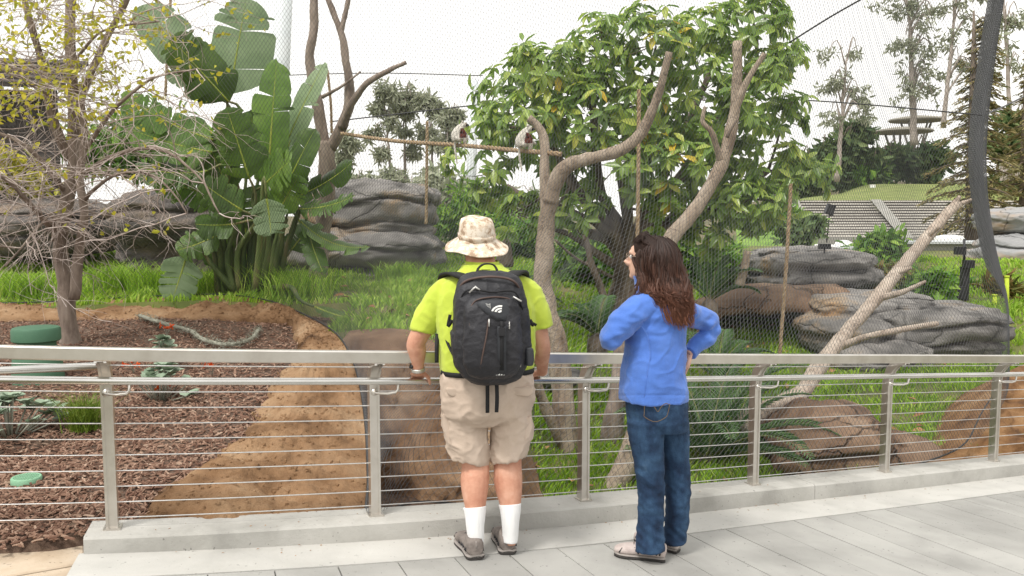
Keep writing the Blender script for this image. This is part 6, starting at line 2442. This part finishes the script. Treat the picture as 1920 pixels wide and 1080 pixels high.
# socks, shoes
for pts in ([(890, 950, 4.550, .0635), (891, 965, 4.540, .0575), (891, 985, 4.53, .0505), (892, 1008, 4.525, .0455), (891, 1024, 4.525, .043)], [(956, 945, 4.600, .0635), (957, 960, 4.590, .057), (957, 978, 4.583, .0495), (957, 1000, 4.585, .045), (956, 1015, 4.585, .043)]):
    b = MB()
    tubepx(b, pts, 18)
    b.build('sock', M['sock'], man)
shoe(man, hl + Vector((0, .0, 0)), (-.30, .95, 0), .315, .120, M['suede'], M['sole'], M['solegrey'], .092, 'shoe', stripe=M['nylongrey'])
shoe(man, hr + Vector((0, .0, 0)), (-.16, .98, 0), .315, .120, M['suede'], M['sole'], M['solegrey'], .092, 'shoe', stripe=M['nylongrey'])

# hat
hc = P(894, 449, 4.80)
hu = Vector((.02, -.20, .98)).normalized()
hs_ = Vector((1, 0, -.06)).normalized()
hf = hu.cross(hs_)
b = MB()
rr = []
for r_, z in ((.100, .010), (.112, -.002), (.135, -.018), (.158, -.034), (.176, -.046), (.180, -.050), (.176, -.053), (.15, -.036), (.12, -.014), (.098, .0)):
    ring_ = []
    for k in range(48):
        a = TAU * k / 48
        wv = .007 * math.sin(3 * a + 1) * (r_ - .1) / .08 + .005 * math.sin(5 * a)
        ring_.append(hc + hs_ * r_ * math.cos(a) + hf * r_ * 1.10 * math.sin(a) + hu * (z + wv))
    rr.append(ring_)
b.loft(rr, False)
hat = b.build('hat', M['camo'], man)
b = MB()
rr = []
for r_, z in ((.101, -.004), (.103, .02), (.100, .055), (.096, .088), (.088, .112), (.066, .124), (.03, .126), (.004, .125)):
    ring_ = []
    for k in range(40):
        a = TAU * k / 40
        q = hc + hs_ * r_ * math.cos(a) + hf * r_ * 1.12 * math.sin(a) + hu * z
        q += (hs_ * math.cos(a) + hf * math.sin(a)) * .006 * fbm(q.x * 18, q.y * 18, q.z * 30, 3)
        q += hu * .008 * noise.noise(q * 14) * (z > .1)
        ring_.append(q)
    rr.append(ring_)
b.loft(rr, True)
b.build('crown', M['camo'], hat)
b = MB()
b.loft([[hc + hs_ * r_ * math.cos(TAU * k / 40) + hf * r_ * 1.12 * math.sin(TAU * k / 40) + hu * (z + .002 * math.sin(8 * TAU * k / 40)) for k in range(40)] for r_, z in ((.103, .012), (.107, .014), (.1075, .034), (.104, .037))], False)
b.build('hat_band', M['camo'], hat)

# watch
b = MB()
wd = (w1 - P(781, 640, 4.665)).normalized()
wc = w1 - wd * .02
ax_ = wd.orthogonal().normalized()
ay_ = wd.cross(ax_)
b.loft([[wc + wd * t_ + (ax_ * math.cos(TAU * k / 20) + ay_ * math.sin(TAU * k / 20)) * r_ for k in range(20)] for t_, r_ in ((-.011, .036), (-.010, .0385), (.010, .0385), (.011, .036))], False)
wt_ = empty('wristwatch', wc, 'steel wristwatch on the left wrist of the person in lime', 'watch')
b.build('bracelet', M['watch'], wt_)
MB().tube([wc + Vector((-.03, -.02, .02)), wc + Vector((-.038, -.025, .026))], .015, 14).build('dial', M['dark'], wt_)

# ---------------------------------------------------------------- backpack
bpk = empty('backpack', P(920, 716, 4.40), 'black backpack with brown piping and pale emblem worn by the person in lime', 'backpack')
b = MB()
rr = []
lat = Vector(LAT).normalized()
fw = Vector((-lat.y, lat.x, 0))
for (px_, py_, Y, hw, hd) in ((918, 508, 4.46, 20, .035), (918, 512, 4.45, 40, .055), (918, 520, 4.435, 53, .075), (918, 535, 4.42, 61, .092), (919, 560, 4.405, 67, .102), (921, 600, 4.40, 71, .108), (921, 650, 4.395, 73, .112), (920, 685, 4.40, 68, .110), (922, 703, 4.405, 56, .10), (924, 713, 4.41, 42, .082), (925, 719, 4.42, 26, .05)):
    rr.append(b.ellipse_ring(P(px_, py_, Y), lat * (hw * Y / 1600 / lat.x), fw * hd, 32, 3.0))
b.loft(rr, True)
body_ = remesh(b, 'main_compartment', M['nylon'], bpk, .0075, 3, folds(.006, 9, (1, 1, .7)))
b = MB()
rr = []
for (px_, py_, Y, hw, hd) in ((922, 552, 4.31, 30, .02), (922, 558, 4.30, 44, .035), (922, 575, 4.29, 51, .045), (923, 610, 4.28, 54, .052), (924, 650, 4.275, 56, .058), (924, 682, 4.28, 54, .056), (924, 700, 4.295, 46, .045), (924, 709, 4.31, 30, .025)):
    rr.append(b.ellipse_ring(P(px_, py_, Y), lat * (hw * Y / 1600 / lat.x), fw * hd, 28, 2.8))
b.loft(rr, True)
pkt = remesh(b, 'front_pocket', M['nylon'], bpk, .0065, 3, folds(.007, 10, (1, 1, .7)))


def on_front(px_, py_, lift=.004):
    """point on the pocket front (approximate bulge)."""
    Y = np.interp(py_, [552, 558, 575, 610, 650, 682, 700, 709], [4.288, 4.263, 4.243, 4.226, 4.215, 4.222, 4.248, 4.283])
    hw = np.interp(py_, [552, 558, 575, 610, 650, 682, 700, 709], [30, 44, 51, 54, 56, 54, 46, 30])
    t = min(1, abs(px_ - 923) / hw)
    return P(px_, py_, Y + .05 * t ** 3.2 - lift + (px_ - 923) * .0006)


def tube_f(name, pts, r, m, n=6, seg=20, lift=.004):
    c = spline([on_front(x, y, lift) for x, y in pts], seg)
    return MB().tube(c, r, n).build(name, m, pkt)


tube_f('piping', [(916, 600), (912, 630), (906, 660), (900, 690)], .0045, M['zip'])
tube_f('piping', [(954, 600), (962, 630), (967, 655), (968, 680)], .0045, M['zip'])
tube_f('zip', [(882, 620), (879, 590), (886, 570), (898, 561), (925, 557), (950, 559), (962, 566), (968, 580)], .004, M['zip'], seg=30)
# flap with emblem
b = MB()
outl = [(893, 570), (905, 563), (940, 562), (962, 566), (966, 578), (960, 592), (948, 603), (930, 600), (908, 585)]
ctr = (932, 580)
rows = []
for e in (1.0, .97, .6, .2):
    rows.append([on_front(ctr[0] + (x - ctr[0]) * e, ctr[1] + (y - ctr[1]) * e, .004 if e == 1 else .009) for x, y in outl])
b.loft(rows, False)
b.f.append(tuple(range(len(b.v) - len(outl), len(b.v))))
flap = b.build('flap', M['nylongrey'], pkt)
emb = MB()
ex, ey = 938, 586
for r0, r1 in ((2, 5.6), (7.4, 10.6), (12.4, 15.4)):
    top, bot = [], []
    for k in range(9):
        a = math.radians(90 + 82 * k / 8)
        for lst, r_ in ((top, r1), (bot, r0)):
            x, y = r_ * math.cos(a), r_ * math.sin(a)
            lst.append(on_front(ex + 2 + x * 1.25 + y * .12, ey + 1 - y * .95 + x * .12, .0125))
    emb.grid([bot, top])
emb.build('emblem', M['white'], flap, False)
tcv = bpy.data.curves.new('emblem_text', 'FONT')
tcv.body = 'THE\nNORTH\nFACE'
tcv.size = .014
tcv.space_line = .85
tcv.align_x = 'RIGHT'
tob = bpy.data.objects.new('t', tcv)
COL.objects.link(tob)
tme = bpy.data.meshes.new_from_object(tob.evaluated_get(bpy.context.evaluated_depsgraph_get()))
bpy.data.objects.remove(tob)
tme.materials.append(M['white'])
to = link('lettering', tme, flap)
tp_ = on_front(920, 573, .0135)
to.rotation_euler = (math.pi / 2, 0, 0)
to.location = tp_ - Vector(bpk.location) - Vector(pkt.location) - Vector(flap.location)
# strap ladder and buckle
b = MB()
strip(b, [on_front(941, y, .008) for y in (612, 630, 650, 670, 690, 698)], .045, (1, 0, 0), .003)
b.build('strap_ladder', M['nylongrey'], pkt)
b = MB()
strip(b, [on_front(941, y, .012) for y in (602, 612, 625, 645, 670, 694)], .020, (1, 0, 0), .003)
b.build('strap', M['webbing'], pkt)
MB().box(on_front(941, 622, .018), .017, .008, .020).build('buckle', M['blackpl'], pkt, False)
for x0, y0 in ((891, 688), (976, 680)):
    b = MB()
    strip(b, [on_front(x0, y0 - 10, .003), on_front(x0 + (3 if x0 < 900 else -1), y0 + 8, .003)], .010, (1, 0, 0), .0015)
    b.build('reflector', M['silver'], pkt)
for k in range(5):
    MB().box(on_front(931 + k * 4.6, 702, .01), .0042, .002, .004).build('tab_square', M['white'], pkt, False)
for pts in ([(880, 549), (888, 541), (893, 537)], [(890, 537), (900, 544)], [(962, 556), (972, 562), (978, 565)]):
    c = [P(x, y, 4.29 if x < 950 else 4.285) for x, y in pts]
    MB().tube(c, .005, 6).build('zip_pull', M['silver'], body_)
for x, y in ((917, 598), (955, 603)):
    b = MB().tube([on_front(x, y, .01), on_front(x, y + 14, .012)], .0045, 6)
    b.build('zip_pull', M['silver'], pkt)
MB().tube(spline([P(860, 545, 4.36), P(868, 531, 4.335), P(885, 523, 4.335), P(918, 519, 4.335), P(950, 522, 4.345), P(967, 531, 4.36), P(976, 546, 4.39)], 26), .0065, 6).build('zip', M['zip'], body_)
MB().tube(spline([P(858, 590, 4.33), P(866, 555, 4.305), P(880, 543, 4.295), P(905, 545, 4.29), P(925, 548, 4.29), P(950, 545, 4.30), P(968, 550, 4.31), P(980, 580, 4.35)], 26), .005, 6).build('zip', M['webbing'], body_)
b = MB()
strip(b, spline([P(893, 516, 4.45), P(897, 503, 4.47), P(908, 495, 4.48), P(924, 496, 4.48), P(931, 505, 4.47), P(933, 514, 4.45)], 16), .028, fw, .004)
b.build('handle', M['webbing'], bpk)
for pts in ([(875, 522, 4.47), (858, 515, 4.56), (843, 513, 4.65), (832, 522, 4.76), (834, 560, 4.84)], [(958, 518, 4.49), (968, 511, 4.58), (976, 510, 4.67), (982, 520, 4.78), (980, 560, 4.86)]):
    b = MB()
    strip(b, spline([P(*q) for q in pts], 18), .066, lat, .008)
    b.build('shoulder_strap', M['webbing'], bpk)
for pts, w in (([(820, 626, 4.60), (819, 650, 4.56), (819, 680, 4.55)], .022), ([(832, 620, 4.57), (840, 645, 4.50), (850, 665, 4.44)], .014), ([(914, 716, 4.42), (914, 745, 4.42), (914, 774, 4.42)], .020), ([(931, 716, 4.42), (932, 745, 4.42), (931, 773, 4.42)], .020), ([(993, 600, 4.42), (1000, 610, 4.42), (1004, 606, 4.42)], .02), ([(848, 600, 4.42), (840, 612, 4.42), (844, 590, 4.42)], .016)):
    b = MB()
    strip(b, spline([P(*q) for q in pts], 10), w, (1, .2, 0), .003)
    b.build('hanging_strap', M['webbing'], bpk)
b = MB()
rr = [b.ellipse_ring(P(x, y, 4.38), lat * (hw * .0028), fw * .06, 20, 3) for x, y, hw in ((860, 618, 8), (861, 622, 16), (864, 650, 17), (868, 690, 14), (876, 702, 6))]
b.loft(rr, True)
remesh(b, 'side_pocket', M['nylon'], bpk, .007, 2, folds(.003, 14))
b = MB()
b.loft([b.ellipse_ring(P(x, y, 4.38), lat * (hw * .0028), fw * .05, 20, 3.4) for x, y, hw in ((989, 650, 6), (990, 654, 9), (991, 675, 9), (990, 684, 7))], True)
remesh(b, 'side_pouch', M['nylongrey'], bpk, .006, 2)

# ---------------------------------------------------------------- woman
wl = deck_hit(1247, 1052)
wr_ = deck_hit(1272, 1037)
wom = empty('person', (wl + wr_) / 2, 'person with long brown hair in a blue fleece jacket and jeans, one hand on hip', 'person', 'visitors at the railing')
b = MB()
rings(b, [(1231, 800, 4.67, 54, .125), (1231, 750, 4.67, 54, .135), (1226, 700, 4.67, 54, .13), (1230, 640, 4.67, 50, .12), (1238, 590, 4.68, 54, .115), (1236, 560, 4.68, 48, .095), (1222, 540, 4.69, 24, .06)])
tubepx(b, [(1222, 545, 4.69, .056), (1214, 528, 4.70, .053), (1210, 512, 4.70, .055)])
wf = Vector((-.93, .34, .10))
fW, uW, sW, qW = head(b, P(1212, 485, 4.70), wf, .235, up=(.06, 0, 1))
tubepx(b, [(1214, 790, 4.62, .095), (1214, 860, 4.62, .075), (1220, 900, 4.62, .060), (1220, 940, 4.63, .060), (1222, 1000, 4.63, .040), (1226, 1035, 4.62, .038)])
tubepx(b, [(1256, 790, 4.73, .095), (1266, 860, 4.75, .075), (1270, 900, 4.76, .060), (1270, 940, 4.77, .060), (1268, 990, 4.79, .040), (1265, 1020, 4.80, .038)])
tubepx(b, [(1212, 575, 4.62, .05), (1190, 586, 4.58, .05), (1168, 606, 4.55, .046), (1148, 632, 4.53, .038), (1147, 633, 4.56, .036), (1160, 612, 4.68, .034), (1186, 592, 4.80, .030), (1204, 576, 4.85, .026)], 14)
tubepx(b, [(1278, 588, 4.72, .048), (1300, 592, 4.77, .042), (1322, 601, 4.82, .036), (1335, 611, 4.84, .032), (1322, 632, 4.82, .032), (1305, 648, 4.79, .028), (1290, 664, 4.755, .026)], 14)
hand(b, P(1204, 576, 4.85), (.06, -.04, 1), (-.3, .8, .2), (.7, .2, -.1), .165, curls=(.5, .6, .7, .7))
hand(b, P(1290, 666, 4.75), (-.15, .35, -1), (.85, -.25, .1), (.25, -.9, .1), .165, curls=(.15, .2, .2, .25))
remesh(b, 'body', M['skin_f'], wom, .0055, 3)
for d in (-1, 1):
    MB().sphere(qW(.077, .03, .03 * d), .012, n=10, m=8).build('eye', M['eye'], wom)
gl = empty('glasses', qW(.1, .03), 'thin metal glasses worn by the person in blue', 'glasses')
for d in (-1, 1):
    MB().tube([qW(.101, .03, .033 * d) + sW * .024 * math.cos(TAU * k / 20) + uW * .019 * math.sin(TAU * k / 20) for k in range(21)], .0016, 5).build('rim', M['glass_frame'], gl)
    MB().tube([qW(.098, .045, .057 * d), qW(.05, .045, .076 * d), qW(-.01, .04, .08 * d)], .0016, 5).build('temple', M['glass_frame'], gl)
MB().tube([qW(.103, .045, -.009), qW(.107, .05, 0), qW(.103, .045, .009)], .0016, 5).build('bridge', M['glass_frame'], gl)

# jeans
b = MB()
rings(b, [(1231, 738, 4.67, 58, .145), (1232, 760, 4.67, 59, .152), (1233, 785, 4.67, 59, .15), (1236, 805, 4.67, 54, .13)])
tubepx(b, [(1210, 785, 4.62, .105), (1213, 830, 4.62, .096), (1218, 880, 4.62, .083), (1221, 925, 4.625, .073), (1220, 970, 4.63, .073), (1218, 1010, 4.63, .080), (1219, 1034, 4.62, .083)], 20)
tubepx(b, [(1256, 785, 4.72, .105), (1263, 830, 4.74, .090), (1268, 880, 4.75, .078), (1271, 930, 4.76, .072), (1269, 970, 4.775, .068), (1266, 1000, 4.785, .066), (1265, 1015, 4.79, .066)], 20)


def jean_f(p):
    px_, py_ = proj(p)
    kn = math.exp(-((py_ - 925) / 40) ** 2) + 1.2 * math.exp(-((py_ - 1010) / 30) ** 2) + .8 * math.exp(-((py_ - 790) / 18) ** 2)
    q = Vector((p.x * 7, p.y * 7, p.z * 26 + 2.5 * p.x * 8))
    return .009 * kn * noise.noise(q) + .005 * noise.noise(p * 9) + .004 * noise.noise(Vector((p.x * 14, p.y * 14, p.z * 30))) + .0015 * noise.noise(p * 40)


jeans = remesh(b, 'jeans', M['denim'], wom, .0065, 3, jean_f)


def surf_tube(name, pts, Y, r, m, parent, seg=18):
    return MB().tube(spline([P(x, y, Y if not hasattr(Y, '__len__') else np.interp(x, Y[0], Y[1])) for x, y in pts], seg), r, 5).build(name, m, parent)


YB = ([1195, 1215, 1235, 1260, 1280], [4.522, 4.506, 4.501, 4.508, 4.53])
surf_tube('pocket_seam', [(1209, 753), (1208, 775), (1209, 782), (1228, 791), (1246, 784), (1252, 776), (1256, 757)], YB, .0022, M['stitch'], jeans)
surf_tube('pocket_stitching', [(1212, 758), (1222, 757), (1230, 768), (1234, 772), (1239, 764), (1247, 757), (1254, 758)], YB, .0022, M['stitch'], jeans)
surf_tube('pocket_seam', [(1270, 755), (1273, 778), (1280, 782)], ([1260, 1290], [4.535, 4.575]), .002, M['stitch'], jeans)
b = MB().box(P(1284, 748, 4.575), .005, .004, .009)
b.build('pocket_tab', M['label_red'], jeans, False)

# jacket
b = MB()
rings(b, [(1226, 749, 4.67, 62, .162), (1226, 738, 4.67, 62.5, .164), (1225, 712, 4.67, 61, .160), (1227, 680, 4.67, 58, .15), (1229, 650, 4.67, 56, .142), (1232, 620, 4.67, 55, .14), (1238, 592, 4.67, 57, .138), (1240, 573, 4.675, 57, .128), (1236, 556, 4.68, 46, .108), (1224, 543, 4.685, 30, .082), (1216, 534, 4.69, 25, .074)], (1, .25, 0))
tubepx(b, [(1212, 575, 4.62, .085), (1190, 586, 4.58, .083), (1168, 606, 4.55, .076), (1148, 632, 4.53, .063), (1147, 633, 4.56, .060), (1160, 612, 4.68, .055), (1186, 592, 4.80, .048), (1203, 577, 4.848, .043)], 18)
tubepx(b, [(1278, 588, 4.72, .078), (1300, 592, 4.77, .068), (1322, 601, 4.82, .060), (1335, 611, 4.84, .052), (1322, 632, 4.82, .052), (1305, 648, 4.79, .047), (1292, 662, 4.755, .043)], 18)


def jak_f(p):
    px_, py_ = proj(p)
    a = noise.noise(Vector((p.x * 5 + p.z * 7, p.y * 4, p.z * 9 - p.x * 5)))
    el = math.exp(-((px_ - 1330) ** 2 + (py_ - 615) ** 2) / 900) + .8 * math.exp(-((px_ - 1150) ** 2 + (py_ - 630) ** 2) / 1500) + .6 * math.exp(-((px_ - 1205) ** 2 + (py_ - 612) ** 2) / 800)
    w2 = noise.noise(Vector((p.x * 10 + p.z * 24, p.y * 10, p.z * 16 - p.x * 14)))
    seam = -.0035 * math.exp(-((px_ - np.interp(py_, [560, 620, 700, 750], [1188, 1214, 1214, 1210])) / 1.6) ** 2) if p.y < 4.66 and py_ > 600 else 0
    hem = -.003 * math.exp(-((py_ - 741) / 1.4) ** 2)
    cz = max(0, 1 - abs(noise.noise(Vector((p.x * 5 + p.z * 6, p.y * 5, p.z * 8 - p.x * 7)))) * 4) ** 2
    return .010 * a + .018 * el * w2 + .003 * w2 + .005 * cz + .0012 * noise.noise(p * 45) + seam + hem


jacket = remesh(b, 'jacket', M['fleece'], wom, .0065, 3, jak_f)
b = MB()
rr = []
for t_, r_, h_ in ((0, .070, 0), (.5, .072, .035), (1, .077, .062)):
    c = P(1214, 541, 4.69) + Vector((-.004 * t_, 0, h_))
    rr.append([c + Vector((math.cos(a), math.sin(a), .25 * -math.cos(a) * (1 - t_ * .3) * .6)) * 1 * r_ * 1.0 for a in [TAU * k / 28 for k in range(28)]])
b.loft(rr, False)
rr2 = [[q + Vector((0, 0, -.0)) for q in rr[-1]], [q.lerp(P(1214, 535, 4.69) + Vector((0, 0, .06)), .08) for q in rr[-1]], [q.lerp(P(1214, 541, 4.69), .10) for q in rr[0]]]
b.loft(rr2, False)
b.build('collar', M['fleece'], jacket)
surf_tube('seam', [(1203, 612), (1214, 630), (1219, 665), (1213, 705), (1208, 744)], ([1200, 1220], [4.515, 4.512]), .0016, M['fleece'], jacket)

# shoes
shoe(wom, wl, (-.97, .13, 0), .285, .098, M['trainer'], M['sole'], M['solegrey'], .085, 'shoe', .05, stripe=M['sole'])
shoe(wom, wr_, (-.80, .60, 0), .285, .098, M['trainer'], M['sole'], M['solegrey'], .085, 'shoe', .05, stripe=M['sole'])

# hair
rh = random.Random(9)
HC = P(1231, 485, 4.69)
HR = Vector((.116, .104, .116))
b = MB()
b.sphere(HC, HR.x - .004, HR.y - .004, HR.z - .002, n=24, m=16)
CAPC = qW(-.014, .20)
b.sphere(CAPC, .098, .090, .084, n=24, m=16, R=Matrix((fW, sW, uW)).transposed())
rings(b, [(1238, 475, 4.69, 30, .07), (1238, 502, 4.68, 33, .07), (1247, 528, 4.64, 31, .055), (1258, 552, 4.61, 26, .042), (1266, 568, 4.59, 18, .03)])
hair = remesh(b, 'hair', M['hair_base'], wom, .008, 4, lambda p: .006 * noise.noise(Vector((p.x * 30, p.y * 30, p.z * 5))))


def scalp(phi, th, e=1.0):
    return HC + Vector((HR.x * math.sin(phi) * math.cos(th), -HR.y * math.cos(phi) * math.cos(th), HR.z * math.sin(th))) * e


st_ = MB()
locks = [(rh.uniform(-1.75, 1.75), rh.uniform(0, 6.28), rh.uniform(.010, .027), rh.uniform(560, 614), rh.uniform(12, 22)) for _ in range(64)]
for i in range(2200):
    lk = locks[i % 64]
    phi = lk[0] + rh.gauss(0, .085)
    lift = 1.0 + abs(rh.gauss(0, .035))
    th0 = rh.uniform(.9, 1.5)
    sn = math.sin(max(-1.5, min(1.5, phi)))
    endy = lk[3] + rh.gauss(0, 5) - 16 * max(0, -sn) * 1.2
    ex_ = 1267 + (29 if endy < 592 else 23) * sn + rh.gauss(0, 4)
    if rh.random() < .05:
        ex_ -= rh.uniform(0, 26)
        endy = rh.uniform(540, 575)
    dn = .05 * abs(sn)
    pts_ = [scalp(phi, th0, lift * 1.0), scalp(phi, th0 * .55, lift), scalp(phi, .10, lift * 1.02), P(1243 + 38 * sn + rh.gauss(0, 3), 518, 4.575 + dn + rh.uniform(0, .03)), P(1253 + 35 * sn + rh.gauss(0, 4), 548, 4.535 + dn + rh.uniform(0, .03)), P(ex_, endy, 4.495 + dn + rh.uniform(0, .03))]
    c = spline(pts_, 24)
    pts = []
    for k, q in enumerate(c):
        t = k / 23
        w = lk[2] * smooth(.15, .9, t)
        pts.append(Vector(q) + Vector((math.sin(t * lk[4] + lk[1]) * w, math.cos(t * lk[4] * .9 + lk[1]) * w * .7, 0)))
    st_.tube(pts, [.0022, .0026, .0024, .0007], 3, cap=False)
    if i < 128:
        st_.tube(pts, [.004, .0075, .0085, .007, .002], 6, cap=False)
for i in range(420):
    # combed back from the hairline
    al, sd_ = rh.uniform(.45, 1.3), rh.uniform(-1.1, 1.0)
    e = 1.0 + abs(rh.gauss(0, .03))
    r0 = CAPC + (fW * .100 * math.cos(al) * math.cos(sd_) + sW * .093 * math.sin(sd_) * -1 + uW * .087 * math.sin(al)) * e
    r1 = CAPC + (fW * .02 + sW * .098 * math.sin(sd_) * -1 + uW * .090 * math.cos(sd_)) * e
    ph_ = max(-1.6, min(1.6, -1.2 + 1.6 * rh.random()))
    c = spline([r0, r0.lerp(r1, .5) + uW * .012, r1, scalp(ph_, .55, 1.03), scalp(ph_ * .9, -.1, 1.05)], 16)
    st_.tube([Vector(q) for q in c], [.0018, .0026, .0024, .001], 3, cap=False)
for i in range(60):
    a = rh.uniform(0, 1)
    c = spline([scalp(-1.5 + .2 * a, .8), scalp(-1.6 + .3 * a, .1, 1.02), P(1195 + 14 * a, 522, 4.62 - .03 * a), P(1190 + 26 * a - 14 * rh.random(), 545 + 18 * rh.random(), 4.575)], 14)
    st_.tube([Vector(q) + Vector((math.sin(k * .8 + i * .2) * .005, 0, 0)) for k, q in enumerate(c)], [.0025, .0026, .0008], 3, cap=False)
st_.build('hair_strands', M['hair'], hair)['kind'] = 'stuff'

# ------------------------------------------------------------------ lemurs on the rope
def lemur(seat, flip, label, lean=0, S=.74):
    """seat: world point on the rope; flip = +1 looks right, -1 left."""
    root = empty('lemur', seat, label, 'lemur', 'lemurs on the climbing rope')
    X = Vector((flip, 0, 0))
    Z = Vector((0, 0, 1))
    Yv = Vector((0, -1, 0))
    q = lambda a, z, y=0: seat + X * a + Z * z + Yv * y
    b = MB()
    b.tube(spline([q(-.07, .05), q(-.075, .12), q(-.045, .20), q(.0, .265), q(.03, .29)], 14), [.075, .092, .085, .065, .05], 16)
    b.sphere(q(.05, .315), .056, .052, .05, n=16, m=12)
    b.tube([q(.08, .315), q(.115, .305), q(.135, .30)], [.034, .024, .014], 12)
    for d in (-1, 1):
        b.sphere(q(.03, .36, .042 * d), .022, .014, .02, n=10, m=8)
        b.tube(spline([q(-.05, .07, .05 * d), q(.05, .12, .075 * d), q(.07, .04, .06 * d), q(.045, .015, .05 * d)], 12), [.055, .045, .03, .022], 12)
        b.tube([q(.045, .015, .05 * d), q(.085, .0, .045 * d)], [.02, .012], 8)
        b.tube(spline([q(.0, .24, .05 * d), q(.06, .19, .07 * d), q(.10, .13, .05 * d), q(.12 + lean, .06 + lean * .8, .03 * d)], 12), [.032, .028, .022, .016], 12)
    b.tube(spline([q(-.09, .05), q(-.10, -.04), q(-.085, -.17), q(-.06, -.32)], 16), [.026, .02, .02, .013], 10)
    b.v = [tuple(Vector(seat) + (Vector(v) - Vector(seat)) * S) for v in b.v]
    o = remesh(b, 'body', M['furwhite'], root, .0065, 3, lambda p: .005 * noise.noise(p * 55))
    me = o.data
    me.materials.append(M['furmaroon'])
    me.materials.append(M['furblack'])
    ctr = np.empty(len(me.polygons) * 3, np.float32)
    me.polygons.foreach_get('center', ctr)
    ctr = ctr.reshape(-1, 3) - np.array(seat)[None]
    ctr = ctr / S + .012 * np.array([[noise.noise(Vector(c_) * 60), noise.noise(Vector(c_) * 60 + Vector((9, 0, 0))), noise.noise(Vector(c_) * 60 + Vector((0, 9, 0)))] for c_ in ctr])
    a, y, z = ctr[:, 0] * flip, -ctr[:, 1], ctr[:, 2]
    idx = np.zeros(len(a), np.int32)
    idx[(a > -.005) & (a < .10) & (z > .11) & (z < .25)] = 1
    idx[(a > -.02) & (a < .10) & (z > .05) & (z < .16) & (np.abs(y) > .05) & (z > .09)] = 1
    idx[((a > .088) & (z > .27))] = 2
    me.polygons.foreach_set('material_index', idx)
    for d in (-1, 1):
        MB().sphere(seat + (q(.088, .325, .03 * d) - seat) * S, .009, n=8, m=6).build('eye', M['rope'], root)
    return root


lemur(P(864, 270, 10.55), 1, 'left cream and maroon lemur hunched on the rope, tail hanging')
lemur(P(986, 281, 9.62), 1, 'right cream and maroon lemur reaching for the forked dead tree', .03)
